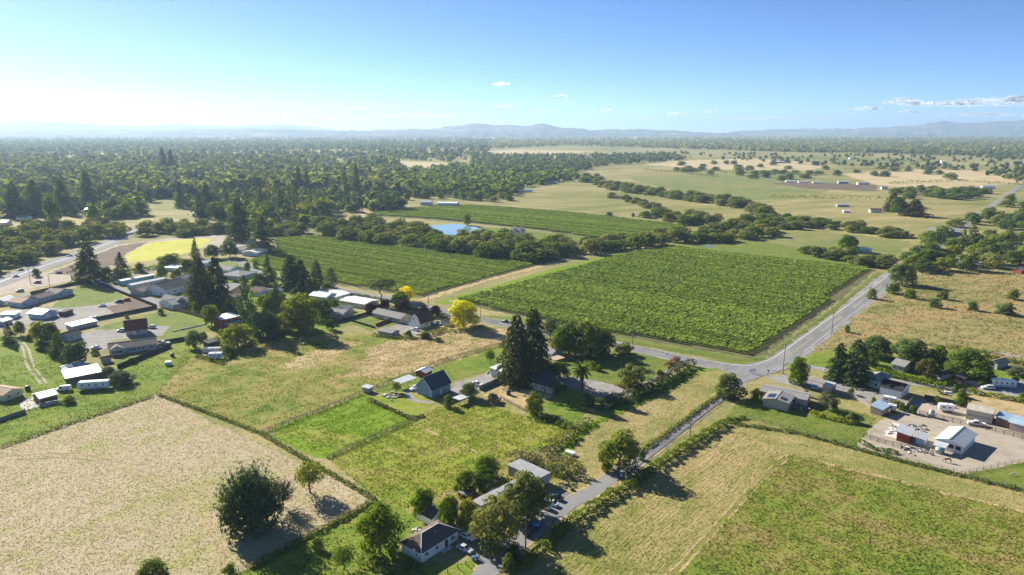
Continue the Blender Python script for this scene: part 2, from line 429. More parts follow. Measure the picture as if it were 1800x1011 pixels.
# vineyards
VINE1 = [(803,529),(905,551),(1062,582),(1316,623),(1324,619),(1460,527),(1446,524),(1527,473),(1190,436),(1115,444)]
VINE2 = [(740,520),(598,498),(500,478),(455,468),(440,460),(490,440),(487,420),(560,416),(860,456),(940,466)]
VINE3 = [(640,378),(700,367),(830,361),(1000,374),(1205,397),(1130,414),(1050,418),(930,401),(830,391),(740,383)]
area('vineyard_soil', 'soil under the large near vineyard', [(795,531),(905,554),(1062,586),(1318,630),(1345,624),(1470,532),(1540,474),(1190,434),(1110,444)], f_soil, 2, cat='vineyard')
area('vineyard_soil', 'soil under the left vineyard beside the road', [(745,524),(598,502),(500,482),(450,470),(435,460),(485,440),(480,418),(560,414),(860,454),(945,466)], f_soil, 2, cat='vineyard')
area('vineyard_soil', 'soil under the far vineyard behind the pond', [(630,379),(700,365),(830,359),(1000,372),(1212,397),(1130,416),(1050,420),(930,403),(830,393),(740,385)], f_soil, 2, cat='vineyard')
area('verge', 'green verge between the large vineyard and the road', [(845,556),(905,556),(1062,587),(1316,630),(1345,626),(1470,536),(1540,478),(1560,480),(1500,535),(1390,620),(1350,636),(1300,640),(1110,604),(900,563)], f_lawn, 3, cat='verge')
ribbon('track', 'dusty shoulder beside the right hand road', [(1375,623),(1440,580),(1500,528),(1525,505),(1560,480)], 4.0, f_grav, 5, cat='track', edge=.8)
ribbon('farm_track', 'tan farm track between the two vineyards', [(742,528),(850,494),(940,471),(990,458),(1010,452)], 7, f_straw, 5, cat='track', edge=.6)
ribbon('ditch', 'bright green ditch along the large vineyard', [(775,534),(900,498),(1000,470),(1100,446)], 10, f_lush, 4, cat='ditch', edge=.7)
ribbon('farm_track', 'pale track along the edge of the large vineyard', [(790,531),(900,500),(1010,471),(1115,444)], 3.2, f_straw, 6, cat='track', edge=.3)
area('meadow', 'green meadow beyond the large vineyard', [(1115,443),(1190,435),(1530,472),(1560,468),(1440,440),(1300,420),(1180,428)], f_lawn, 3)
area('meadow', 'green field with the lone tree near the road', [(1270,420),(1350,405),(1500,412),(1600,425),(1570,455),(1420,445)], f_crop, 2)
area('lawn', 'lawn beside the pond and white villa', [(805,400),(850,400),(900,402),(1060,420),(1040,432),(900,420),(830,412)], f_lawn, 4, cat='lawn')
# far fields
area('pasture', 'straw pasture beyond the far vineyard', [(895,352),(905,338),(1000,326),(1070,346),(1180,372),(1260,388),(1210,397),(1000,372)], f_past, 2)
area('pasture', 'green pasture between the creek trees', [(1100,312),(1350,300),(1500,320),(1430,345),(1330,352),(1180,335)], f_crop, 2)
area('straw_field', 'pink tan straw field with dark oaks', [(1130,290),(1190,281),(1330,279),(1480,289),(1420,300),(1290,299)], f_tan, 2)
area('straw_field', 'tan field along the far right road', [(1480,306),(1640,297),(1800,302),(1800,322),(1640,333),(1540,325)], f_tan, 2)
area('crop_field', 'green crop field in front of the far tree band', [(1360,275),(1560,277),(1640,284),(1560,287),(1400,283)], f_crop, 2)
area('crop_field', 'green crop strip among the far woods', [(1010,256),(1090,254),(1120,261),(1060,264)], f_crop, 2)
area('straw_field', 'pale straw strip at the wood edge', [(850,266),(905,263),(1050,266),(980,271),(880,270)], f_tan, 2)
area('ploughed_field', 'dark ploughed field beside the white greenhouses', [(1355,322),(1400,319),(1545,326),(1540,336),(1420,332)], f_plow, 2)
area('straw_field', 'pale clearing among the left woods', [(690,283),(790,287),(780,296),(720,298)], f_tan, 2)
area('straw_field', 'small round clearing among the left woods', [(245,362),(290,352),(335,362),(310,378),(255,382)], f_past, 3)
area('straw_field', 'pale fenced clearing among tall left trees', [(280,330),(320,320),(385,318),(370,330),(300,342)], f_tan, 3)
area('straw_field', 'tan farm yard at the head of the far vineyard', [(600,372),(660,366),(700,362),(720,372),(640,380)], f_straw, 3)
area('pasture', 'straw field beside the far right road', [(1620,345),(1740,345),(1690,378),(1640,385),(1620,370)], f_past, 3)
area('pasture', 'green shoulder field below the farm trees', [(1440,352),(1600,352),(1640,385),(1500,392),(1400,380)], f_past, 3)
# left side
area('ploughed_field', 'brown ploughed field beside the highway', [(84,481),(150,455),(210,432),(262,425),(220,448),(225,462),(190,468),(150,484)], f_plow, 3)
area('hay_crop', 'bright yellow green field beside the highway', [(262,427),(300,423),(340,419),(372,421),(357,435),(318,447),(272,457),(228,463),(219,449)], f_mustard, 4)
area('roadside_dirt', 'bare dirt beside the highway', [(-120,528),(0,500),(84,478),(150,452),(205,430),(262,424),(300,418),(420,412),(470,425),(420,440),(355,436),(190,470),(150,489),(0,520),(-120,550)], f_dirt, 2, cat='dirt')
area('gravel_yard', 'grey gravel yard of the small blue garage', [(-40,560),(20,545),(88,541),(180,536),(207,522),(278,541),(170,566),(120,580),(40,570),(-40,590)], f_grav, 3, cat='yard')
area('lawn', 'lawn behind the two blue grey houses', [(89,541),(124,508),(158,499),(216,518),(219,525),(168,536),(118,541)], f_lawn, 4, cat='lawn')
area('garden_plot', 'bare brown plot inside the dark fence', [(187,541),(234,525),(276,541),(207,554)], f_plow, 4, cat='garden')
area('lawn', 'lawn behind the red roofed house', [(165,578),(200,568),(280,548),(330,552),(384,578),(330,592),(290,598),(262,582),(180,585)], f_lawn, 3, cat='lawn')
area('gravel_yard', 'gravel yard of the long grey house', [(140,590),(165,580),(225,578),(262,575),(300,573),(285,590),(262,592),(200,598),(178,618),(150,612)], f_grav, 4, cat='yard')
area('lawn', 'lawn strip in front of the long grey house', [(193,636),(276,619),(290,610),(212,646)], f_lawn, 4, cat='lawn')
ribbon('dirt_track', 'left rut of the two rut dirt track', [(26,594),(40,612),(46,640),(72,675)], .9, f_dirt, 6, cat='track', edge=.12)
ribbon('dirt_track', 'right rut of the two rut dirt track', [(33,594),(50,614),(58,640),(82,674)], .9, f_dirt, 6, cat='track', edge=.12)
area('concrete_slab', 'concrete yard with rails at the lower left', [(30,710),(55,697),(85,705),(108,708),(45,722)], f_conc, 6, cat='slab')
area('yard', 'grassy lots among the left hand houses', [(300,545),(340,500),(400,460),(470,470),(560,495),(600,520),(640,560),(560,590),(440,600),(390,590)], f_green, 3, cat='yard')
area('gravel_yard', 'gravel yard of the gambrel barn', [(676,573),(715,567),(735,580),(748,588),(735,592),(700,580)], f_grav, 5, cat='yard')
area('yard', 'lawn of the long grey road house', [(610,565),(655,556),(700,570),(676,576),(650,582)], f_lawn, 5, cat='yard')
area('concrete_slab', 'white rubble slab beside the red shed', [(1552,766),(1568,742),(1593,748),(1579,772)], f_conc, 6, cat='slab')

ribbon('road_shoulder', 'dusty shoulders of the country road along the vineyards', [(575,507),(680,526),(730,537),(870,567),(1000,591),(1110,612),(1200,631),(1262,643),(1310,649)], 10.0, f_grav, 6, edge=.7, cat='shoulder')
ribbon('road_shoulder', 'dusty shoulders of the straight road', [(1368,635),(1400,615),(1500,541),(1600,465),(1645,430)], 12.0, f_grav, 6, edge=.9, cat='shoulder')
ribbon('lane_shoulder', 'worn edges of the narrow lane', [(850,1010),(882,978),(912,950),(952,918),(1000,885),(1035,866),(1078,838),(1150,787),(1240,718),(1300,672)], 6.2, f_straw, 5, edge=.5, cat='shoulder')
ribbon('road', 'grey country road along the vineyards', [(470,487),(575,507),(680,526),(730,537),(870,567),(1000,591),(1110,612),(1200,631),(1262,643),(1310,649),(1345,653)], 7.0, f_asph2, 8, edge=.15)
ROADB = [(1262,643),(1310,648),(1340,646),(1368,635),(1400,615),(1500,541),(1600,465),(1645,430),(1712,385),(1790,330),(1860,282)]
ribbon('road', 'straight road running away on the right', ROADB, 8.6, f_asph2, 9, edge=.15)
ribbon('edge_line', 'white edge line of the straight right hand road', ROADB, .32, f_rail, 11, off=3.9, cat='road marking', edge=.01)
ribbon('edge_line', 'white edge line on the meadow side of the road', ROADB[4:], .22, f_rail, 11, off=-3.5, cat='road marking', edge=.01)
ribbon('centre_line', 'faded yellow line in the middle of the road', ROADB[3:], .22, f_yel, 11, off=.1, cat='road marking', edge=.01)
ribbon('lane', 'narrow asphalt lane below the crossroads', [(810,1050),(850,1010),(882,978),(912,950),(952,918),(1000,885),(1035,866),(1078,838),(1150,787),(1240,718),(1300,672),(1330,652)], 5.2, f_asph2, 7, edge=.2)
ribbon('junction', 'asphalt apron of the crossroads', [(1300,662),(1330,650),(1368,640)], 13, f_asph2, 10, edge=.4)
ribbon('lane_crack', 'dark tar seam along the narrow lane', [(1078,844),(1150,793),(1240,722),(1295,682)], .35, paint('tar seam', (.03,.03,.03), .8), 9, off=-1.2, cat='road marking', edge=.03)
HWY = [(-120,540),(0,496),(70,470),(140,447),(192,427),(236,405),(275,392)]
ribbon('highway', 'pale highway with cars at the left edge', HWY, 19, f_asph2, 7, edge=.2)
ribbon('edge_line', 'white line down the middle of the highway', HWY, .4, f_rail, 9, cat='road marking', edge=.02)
ribbon('street', 'frontage street beside the dark board fence', [(-120,553),(0,529),(90,509),(160,493),(175,490),(300,470),(400,456),(470,487)], 7, f_asph2, 8, edge=.2)
ribbon('street', 'side street between fence and mobile homes', [(165,494),(200,507),(245,521),(300,540)], 7, f_asph2, 9, edge=.2)

f_tyre = field('tyre darkened asphalt', [(.14,.14,.143),(.175,.175,.177),(.20,.20,.20)], 9, .7, 3, .01, amp=.16)
ROADA = [(575,507),(680,526),(730,537),(870,567),(1000,591),(1110,612),(1200,631),(1262,643)]
for nm, pth, w in (('straight right hand road', ROADB[4:9], 2.2), ('country road along the vineyards', ROADA, 1.75)):
    for sd, off in (('near', -w), ('far', w)):
        for k in (-.75, .75):
            ribbon('tyre_track', 'dark tyre worn strip in the ' + sd + ' lane of the ' + nm + (', left wheel' if k < 0 else ', right wheel'), pth, .55, f_tyre, 10, off=off + k, cat='road marking', edge=.12)
for i, (x, y, dx, dy, w, which) in enumerate([(1430,594,14,-10.5,2.6,'junction end of the straight road'), (1480,557,20,-15,3.2,'near pole on the straight road'), (1552,502,14,-10.5,2.4,'bush pair of the straight road'), (1040,599,26,5,2.6,'grove on the country road'), (930,579,18,3.6,2.0,'dark car on the country road'), (1150,787,16,-12,1.8,'lane oak')]):
    ribbon('asphalt_patch', 'dark repaired asphalt patch nearest the ' + which, [(x, y), (x + dx * .5, y + dy * .5), (x + dx, y + dy)], w, f_asph, 12, cat='road patch', edge=.08, off=.6)
for lb, p in (('left rut of the tractor track along the hay field fence', [(262,706),(350,742),(450,790),(560,850),(628,888)]), ('right rut of the tractor track along the hay field fence', [(256,711),(344,747),(443,795),(550,854),(618,892)]),
              ('faint curving tractor rut across the hay field', [(20,800),(160,800),(300,850),(380,930),(400,1005)]), ('second faint tractor rut across the hay field', [(10,808),(152,808),(290,857),(368,934),(388,1008)]),
              ('rut along the edge of the rough near field', [(1385,806),(1330,858),(1260,935),(1190,1010)]), ('second rut along the edge of the rough near field', [(1375,803),(1319,855),(1248,931),(1178,1006)]),
              ('worn path across the yellow green meadow', [(727,742),(770,765),(830,790),(850,810)])):
    ribbon('wheel_rut', lb, p, .5, f_straw, 7, cat='track', edge=.16)
# pond
pm, nt, N, L, P = nodes('pond water')
P.inputs['Base Color'].default_value = (.20, .30, .31, 1); P.inputs['Roughness'].default_value = 0.12; P.inputs['Specular IOR Level'].default_value = .6
nz = N.new('ShaderNodeTexNoise'); nz.inputs['Scale'].default_value = .6; bp = N.new('ShaderNodeBump'); bp.inputs['Distance'].default_value = .03
L.new(nz.outputs['Fac'], bp.inputs['Height']); L.new(bp.outputs[0], P.inputs['Normal'])
area('pond', 'blue pond behind the belt of round trees', [(748,402),(762,396),(800,394),(838,399),(848,405),(830,413),(790,418),(757,414)], pm, 8, cat='pond')
area('pond', 'small puddle beyond the large vineyard', [(1232,433),(1250,430),(1258,433),(1242,436)], pm, 8, cat='pond')

# ---------------------------------------------------------------- hills
hm = field('wooded hills', [(.030,.045,.022),(.06,.072,.034),(.24,.20,.10)], 1400, 160, 450, 30, amp=.4)
def hill(label, sky_px, D, depth=4200, rough=1.0):
    xs = np.array([q[0] for q in sky_px], float); ys = np.array([q[1] for q in sky_px], float)
    nx, ny = 220, 16
    X = np.linspace(xs[0], xs[-1], nx); Y = np.interp(X, xs, ys)
    Y = Y + rng.normal(0, .25, nx) + .5 * np.sin(X * .11) + .35 * np.sin(X * .31 + 1)
    V = []
    nn = rng.normal(0, 1, (ny, nx))
    for _ in range(2): nn = (nn + np.roll(nn, 1, 1) + np.roll(nn, -1, 1)) / 3
    for j in range(ny):
        t = j / (ny - 1)                      # 0 front foot, .6 ridge, 1 back foot
        dd = D + (t - .62) * depth
        prof = math.sin(min(1, t / .62) * math.pi / 2) ** 1.3 if t <= .62 else math.cos((t - .62) / .38 * math.pi / 2)
        for i in range(nx):
            d = ray(X[i], Y[i]); top = max(0.0, CAM_H + d[2] * D / d[1])
            e = min(1, min(i, nx - 1 - i) / 10)
            k = .9 if abs(t - .62) < .05 else 1
            z = top * (prof + (0.22 * rough * nn[j, i] * (1 - prof) if 0 < t < .6 else 0)) * e - 1
            V.append((d[0] / d[1] * dd, dd, z))
    F = [(j*nx + i, j*nx + i + 1, (j+1)*nx + i + 1, (j+1)*nx + i) for j in range(ny - 1) for i in range(nx - 1)]
    o = mobj('hills', mesh_np('hills', V, F, smooth=True), hm)
    tag(o, label, 'hills', kind='structure')
hill('far pale ridge above the left woods', [(-300,222),(-100,220),(0,216),(60,212),(110,215),(180,219),(260,222),(300,218),(350,220),(420,222),(505,219),(560,224),(660,236)], 20000)
hill('low wooded ridge in front of the pale ridge', [(-300,232),(0,229),(200,228),(380,227),(470,226),(560,229),(700,232),(800,236)], 12500)
hill('blue wooded ridge in the middle distance', [(420,231),(560,230),(640,229),(700,227),(760,226),(800,221),(832,217),(870,219),(925,221),(955,217),(985,224),(1030,227),(1060,232),(1110,231)], 14500)
hill('paler hills right of the blue ridge', [(960,236),(1030,229),(1080,227),(1130,227),(1200,230),(1250,234),(1310,231)], 16000)
hill('far blue range with a peak on the right', [(1260,231),(1330,229),(1400,226),(1500,226),(1560,223),(1600,221),(1640,216),(1662,212),(1692,217),(1740,214),(1800,211),(1900,212),(2100,226)], 20000)
hill('dark knoll in front of the far range', [(1500,231),(1530,235),(1555,232),(1580,232),(1610,236),(1640,231)], 15500, 2000)
hill('tan foothills below the far range', [(1540,231),(1640,234),(1720,233),(1800,234),(1950,236)], 17500, 2000)

# ---------------------------------------------------------------- clouds
cm, nt, N, L, P = nodes('cloud')
N.remove(P)
df = N.new('ShaderNodeBsdfDiffuse'); df.inputs[0].default_value = (.92,.93,.95,1)
tl = N.new('ShaderNodeBsdfTranslucent'); tl.inputs[0].default_value = (.92,.93,.95,1)
tp = N.new('ShaderNodeBsdfTransparent'); m1 = N.new('ShaderNodeMixShader'); m1.inputs[0].default_value = .8; m2 = N.new('ShaderNodeMixShader')
lw = N.new('ShaderNodeLayerWeight'); lw.inputs['Blend'].default_value = .5
tc = N.new('ShaderNodeTexCoord'); nz = N.new('ShaderNodeTexNoise'); nz.inputs['Scale'].default_value = .006; nz.inputs['Detail'].default_value = 6
L.new(tc.outputs['Object'], nz.inputs['Vector'])
mr = N.new('ShaderNodeMapRange'); mr.inputs['From Min'].default_value = .95; mr.inputs['From Max'].default_value = .25; mr.inputs['To Max'].default_value = .4
L.new(lw.outputs['Facing'], mr.inputs['Value'])
mu = N.new('ShaderNodeMath'); mu.operation = 'MULTIPLY'; n2 = N.new('ShaderNodeMapRange'); n2.inputs['From Min'].default_value = .36; n2.inputs['From Max'].default_value = .62
L.new(nz.outputs['Fac'], n2.inputs['Value']); L.new(n2.outputs[0], mu.inputs[0]); L.new(mr.outputs[0], mu.inputs[1])
L.new(df.outputs[0], m1.inputs[1]); L.new(tl.outputs[0], m1.inputs[2])
L.new(mu.outputs[0], m2.inputs[0]); L.new(tp.outputs[0], m2.inputs[1]); L.new(m1.outputs[0], m2.inputs[2])
L.new(m2.outputs[0], N['Material Output'].inputs['Surface'])
def ico():
    bm = bmesh.new(); bmesh.ops.create_icosphere(bm, subdivisions=3, radius=1.0)
    V = np.array([v.co[:] for v in bm.verts]); F = np.array([[v.index for v in f.verts] for f in bm.faces]); bm.free()
    return V, F
IV, IF = ico()
def cloud(label, x, y, w, h):
    d = ray(x, y); base = 1350.0
    t = (base - CAM_H) / d[2]
    c = d * t
    W = w / FOC * c[1] * 1.0; H = h / FOC * c[1]
    Vs, Fs, n = [IV * np.array([W * .46, W * .16, H * .22])], [IF], len(IV)
    k = max(5, int(w / h * 3.0))
    for i in range(k):
        u = rng.uniform(-.5, .5); r = H * rng.uniform(.28, .6) * (1.15 - 1.3 * abs(u))
        p = np.array([u * W, rng.normal(0, W * .12), r * .25 + rng.uniform(0, H * .35) * (1 - 1.6 * abs(u))])
        v = IV * np.array([r * 1.7, r * 1.5, r * .8])
        v = v * (1 + .13 * np.sin(IV[:, [1]] * 7 + i) + .10 * np.sin(IV[:, [0]] * 11 + 2 * i))
        v[:, 2] = np.maximum(v[:, 2], -r * .25)
        Vs.append(v + p); Fs.append(IF + n); n += len(IV)
    o = mobj('cloud', mesh_np('cloud', np.concatenate(Vs), np.concatenate(Fs), smooth=True), cm)
    o.location = (c[0], c[1], base)
    tag(o, label, 'cloud', 'small clouds near the horizon')
for a in [('highest small cloud, alone above the middle hills', 880,150,30,9), ('tiny wisp right of the highest cloud', 985,170,26,5), ('second tiny wisp below and right of the highest cloud', 996,180,14,4),
          ('flat wisp below the highest cloud', 884,189,46,7), ('small wisp left above the blue ridge', 953,198,22,5), ('long low cloud above the blue ridge', 735,206,130,10),
          ('small puff right of the blue ridge', 1068,197,20,7), ('flat puff above the paler hills', 1138,210,34,6), ('flat puff beside the gap in the hills', 1188,202,40,7), ('small flat cloud over the gap in the hills', 1248,198,30,6),
          ('long thin cloud bank left of the far range', 1345,212,130,8), ('thin cloud resting over the far range', 1440,214,70,6), ('flat cloud left of the big right cloud', 1523,193,55,9), ('puffy cloud above the peak', 1585,183,56,15),
          ('biggest cloud bank at the right', 1700,186,200,17), ('cloud at the right edge', 1790,180,70,16), ('small puff under the puffy cloud', 1600,198,34,8), ('low haze cloud under the big bank', 1740,204,180,9),
          ('long pale cloud bank above the left woods', 540,212,220,12), ('small bright wisp above the long pale bank', 630,192,40,5), ('faint wisp far left', 100,188,40,5)]:
    cloud(*a)

# ---------------------------------------------------------------- haze
hz, nt, N, L, P = nodes('haze')
N.remove(P)
pv = N.new('ShaderNodeVolumePrincipled')
pv.inputs['Color'].default_value = (.46, .64, .86, 1)
pv.inputs['Density'].default_value = 0.000074
pv.inputs['Anisotropy'].default_value = 0.27
L.new(pv.outputs[0], N['Material Output'].inputs['Volume'])
hb = MB().box(-27000, 27000, -3000, 25000, -2, 460).build('haze', hz)
tag(hb, 'thin pale haze over the whole valley', 'haze', kind='stuff')
# ---------------------------------------------------------------- foliage
def unit(v): return v / np.maximum(np.linalg.norm(v, axis=1, keepdims=True), 1e-9)
def leaves(P, Nr, size, r, aspect=0.75, along=None):
    """one small bent leaf-clump quad at each point P, facing Nr"""
    n = len(P)
    Nr = unit(Nr)
    a = along if along is not None else unit(np.cross(Nr, unit(r.normal(size=(n, 3)))))
    a = unit(a); b = unit(np.cross(Nr, a))
    s = (size * r.uniform(.6, 1.35, n))[:, None]
    V = np.empty((n, 4, 3))
    V[:, 0] = P - a * s; V[:, 1] = P - b * s * aspect; V[:, 2] = P + a * s; V[:, 3] = P + b * s * aspect
    V[:, 1] += Nr * s * .15; V[:, 3] += Nr * s * .15
    return V.reshape(-1, 3), np.arange(4 * n).reshape(n, 4)
def lobed(r, lobes, n, size, up=0.25, shell=(.84, 1.04)):
    C = np.array([l[:3] for l in lobes]); Rr = np.array([l[3] for l in lobes])
    p = Rr ** 2 / (Rr ** 2).sum()
    k = r.choice(len(lobes), n, p=p)
    d = unit(r.normal(size=(n, 3)) + np.array([0, 0, up]))
    rad = Rr[k] * r.uniform(shell[0], shell[1], n) * (1 + .10 * np.sin(d[:, 0] * 9 + k) * np.cos(d[:, 2] * 8))
    P = C[k] + d * rad[:, None] * np.array([1, 1, .88])
    V, F = leaves(P, d + np.array([0, 0, .35]) + .30 * unit(r.normal(size=(n, 3))), np.full(n, size), r)
    lt = r.uniform(0, 1, len(lobes))
    return V, F, np.clip(.5 * lt[k] + .5 * r.uniform(0, 1, n), 0, 1)
def crown_round(seed, n, size, flat=1.0, base=.16, nl=13, spread=.30, wob=1.0, big=1.0):
    r = np.random.default_rng(seed)
    L = [(0, 0, .55, .27)]
    for i in range(nl):
        a = 2.4 * i + r.uniform(-.5, .5); t = (i + .5) / nl
        z = base + .17 + (1 - base - .36) * t
        rr = spread * math.sin(math.pi * min(1, .22 + .70 * t)) * r.uniform(.75, 1.15)
        L.append((rr * math.cos(a), rr * math.sin(a), z + r.normal(0, .03 * wob), r.uniform(.13, .215) * big))
    V, F, t = lobed(r, L, n, size)
    V[:, 2] = base + (V[:, 2] - base) * flat
    return mesh_np('crown', V, F, t)
def crown_conifer(seed, n_lv, n_br, n_lf, size, power=.85, width=.5, droop=.22, base=.06, rag=.25, up=0.0):
    r = np.random.default_rng(seed)
    P, Nn, A = [], [], []
    for i in range(n_lv):
        z = base + (1 - base) * (i / n_lv) ** .92
        rad0 = width * (1 - (z - base) / (1 - base)) ** power + .012
        nb = max(4, int(n_br * (.45 + rad0 / width * .7)))
        for j in range(nb):
            a = r.uniform(0, 2 * math.pi); rad = rad0 * (1 + r.normal(0, rag))
            m = max(2, int(n_lf * (.3 + rad / width)))
            t = np.sqrt(r.uniform(.04, 1, m))
            x = t * rad
            dz = -droop * rad * t ** 1.5 + up * rad * t + r.normal(0, .008, m)
            w = r.normal(0, .06 * rad0 + .006, m)
            P.append(np.stack([x * math.cos(a) - w * math.sin(a), x * math.sin(a) + w * math.cos(a), z + r.normal(0, .01) + dz], 1))
            al = np.tile([math.cos(a), math.sin(a), -droop + up], (m, 1)) + r.normal(0, .35, (m, 3))
            A.append(al); Nn.append(np.tile([math.cos(a) * .35, math.sin(a) * .35, .9], (m, 1)) + r.normal(0, .45, (m, 3)))
    P, Nn, A = np.concatenate(P), np.concatenate(Nn), np.concatenate(A)
    Nn = unit(Nn); A = A - Nn * (A * Nn).sum(1, keepdims=True)
    V, F = leaves(P, Nn, np.full(len(P), size), r, .55, A)
    return mesh_np('crown', V, F, r.uniform(0, 1, len(P)))
def trunk_mesh(h, r0, limbs=5, seed=0, lean=.02, reach=.28, n=7):
    r = np.random.default_rng(seed); m = MB()
    p = Vector((0, 0, -.02)); k = 5
    for i in range(k):
        q = Vector((r.normal(0, lean), r.normal(0, lean), h * (i + 1) / k))
        m.tube(p, q, r0 * (1 - .62 * i / k), r0 * (1 - .62 * (i + 1) / k), n, caps=(i in (0, k - 1))); p = q
    for i in range(limbs):
        z = h * r.uniform(.45, .95); a = 2.4 * i + r.uniform(-.4, .4)
        q = Vector((math.cos(a) * reach * r.uniform(.6, 1), math.sin(a) * reach * r.uniform(.6, 1), z + r.uniform(.12, .3)))
        md = Vector((q.x * .45, q.y * .45, z + (q.z - z) * .35))
        m.tube((0, 0, z - .03), md, r0 * .42, r0 * .28, 5, False); m.tube(md, q, r0 * .28, r0 * .10, 5, False)
    return m.mesh('trunk', True)
bark = paint('bark', (.085,.065,.05), .95, var=.25, scale=3, bump=.05)
bark2 = paint('grey bark', (.16,.14,.12), .95, var=.25, scale=3, bump=.05)
lf = dict(
    green=leafmat('leaf green', (0.068,0.122,0.021), (0.226,0.305,0.046), .5),
    bright=leafmat('leaf bright green', (0.075,0.137,0.014), (0.230,0.336,0.032), .5),
    yellowgreen=leafmat('leaf yellow green', (0.108,0.162,0.015), (0.308,0.373,0.037), .55),
    dark=leafmat('leaf dark', (0.055,0.100,0.035), (0.166,0.239,0.070), .4),
    conifer=leafmat('needle dark', (0.040,0.079,0.035), (0.128,0.188,0.070), .33),
    redwood=leafmat('needle brown green', (0.043,0.066,0.027), (0.140,0.168,0.060), .28),
    olive=leafmat('leaf olive', (0.098,0.129,0.034), (0.259,0.287,0.086), .45),
    grey=leafmat('leaf grey green', (0.073,0.092,0.047), (0.198,0.218,0.113), .32),
    willow=leafmat('leaf willow', (0.088,0.127,0.035), (0.266,0.307,0.088), .48),
    yellow=leafmat('leaf golden', (0.660,0.600,0.010), (0.880,0.850,0.018), .40, .006),
    plum=leafmat('leaf plum', (0.026,0.013,0.018), (0.078,0.036,0.044), .25, .02),
    vine=leafmat('leaf vine', (0.120,0.190,0.026), (0.290,0.380,0.065), .45, .012),
    woods=leafmat('leaf woods', (0.046,0.083,0.032), (0.241,0.287,0.098), .45),
    pink=leafmat('flower pink', (0.100,0.110,0.050), (0.500,0.200,0.220), .3, .01),
    dead=leafmat('dead twigs', (0.130,0.105,0.090), (0.240,0.200,0.170), .1, .01),
    rust=leafmat('leaf rusty', (0.065,0.062,0.018), (0.150,0.140,0.042), .4),
)
PROTO = {}
def proto(kind, variants):
    PROTO[kind] = variants
tk_b = [trunk_mesh(.5, .026, 6, s) for s in range(3)]
tk_c = [trunk_mesh(.8, .016, 0, s, .004) for s in range(2)]
proto('round', [(crown_round(s, 4200, .027, 1, -.02, 14, .31), tk_b[s % 3]) for s in range(5)])
proto('tall', [(crown_round(s + 20, 4000, .027, 1, -.06, 15, .29), tk_b[s % 3]) for s in range(3)])
proto('open', [(crown_round(s + 40, 2600, .024, 1, .16, 16, .34), trunk_mesh(.6, .03, 9, s + 5, .03, .36)) for s in range(3)])
proto('oak', [(crown_round(s + 60, 4600, .027, 1, .0, 17, .33), tk_b[s % 3]) for s in range(3)])
proto('bush', [(crown_round(s + 80, 2600, .032, 1, -.16, 12, .31), trunk_mesh(.4, .022, 5, s)) for s in range(4)])
proto('mid', [(crown_round(s + 100, 1000, .050, 1, -.10, 9, .30, 1.0, 1.25), tk_b[s % 3]) for s in range(6)])
proto('midbush', [(crown_round(s + 120, 700, .056, 1, -.16, 8, .30, 1.0, 1.2), trunk_mesh(.4, .022, 3, s)) for s in range(4)])
proto('conifer', [(crown_conifer(s, 32, 10, 15, .034, .8, .5, .2, .03), tk_c[s % 2]) for s in range(4)])
proto('spire', [(crown_conifer(s + 10, 34, 9, 9, .034, .55, .5, -.1, .02, .18, .5), tk_c[s % 2]) for s in range(3)])
proto('shaggy', [(crown_conifer(s + 20, 32, 12, 17, .034, .55, .5, .30, .02, .26), tk_c[s % 2]) for s in range(4)])
proto('midcon', [(crown_conifer(s + 30, 18, 7, 6, .066, .75, .5, .2, .02, .3), tk_c[s % 2]) for s in range(5)])
proto('midtall', [(crown_round(s + 140, 850, .053, 1, .0, 14, .29, 2.0), trunk_mesh(.62, .02, 6, s)) for s in range(4)])
# umbrella pine
def crown_umbrella(seed):
    r = np.random.default_rng(seed)
    L = [(.34 * math.cos(a) * q, .34 * math.sin(a) * q, .80 + .05 * (1 - q) + r.normal(0, .02), r.uniform(.15, .20)) for q in (.35, 1) for a in np.linspace(0, 6.0, 5 if q < 1 else 9)]
    V, F, t = lobed(r, L, 3200, .026, .4)
    V[:, 2] = .66 + (V[:, 2] - .64) * .95
    return mesh_np('crown', V, F, t)
proto('umbrella', [(crown_umbrella(3), trunk_mesh(.76, .026, 7, 4, .025, .30))])
# wind shaped cypress: long upswept sprays
def crown_cypress(seed, n_br=520):
    r = np.random.default_rng(seed); P, A, Nn = [], [], []
    L = [(0, 0, .36, .30), (.19, .05, .18, .25), (-.19, .08, .18, .25), (.03, -.20, .17, .24), (.0, .20, .18, .24), (-.12, -.1, .46, .22), (.1, .08, .52, .2)]
    Vc, Fc, tc_ = lobed(r, L, 2600, .026)
    for i in range(n_br):
        a = r.uniform(0, 2 * math.pi); el = r.uniform(-.35, 1.45)
        d = np.array([math.cos(a) * math.cos(el), math.sin(a) * math.cos(el), math.sin(el)])
        reach = r.uniform(.36, .50) * (1.0 + .10 * math.sin(a * 3 + el * 4))
        d2 = d + np.array([0, 0, .75])
        m = 16; t = r.uniform(.55, 1.0, m)
        p = np.array([0, 0, .20]) + d * np.array([1, 1, 1.05]) * (t * reach)[:, None] + np.array([0, 0, .42]) * (t ** 2.5)[:, None] * reach + r.normal(0, .008, (m, 3))
        P.append(p); A.append(np.tile(d2, (m, 1)) + r.normal(0, .2, (m, 3))); Nn.append(np.tile(d, (m, 1)) + r.normal(0, .5, (m, 3)) + [0, 0, .4])
    P, A, Nn = map(np.concatenate, (P, A, Nn))
    Nn = unit(Nn); A = A - Nn * (A * Nn).sum(1, keepdims=True)
    V, F = leaves(P, Nn, np.full(len(P), .030), r, .26, A)
    V = np.concatenate([Vc, V]); F = np.concatenate([Fc, F + len(Vc)])
    return mesh_np('crown', V, F, np.concatenate([tc_, r.uniform(0, 1, len(P))]))
proto('cypress', [(crown_cypress(5), trunk_mesh(.45, .035, 9, 4, .03, .30))])
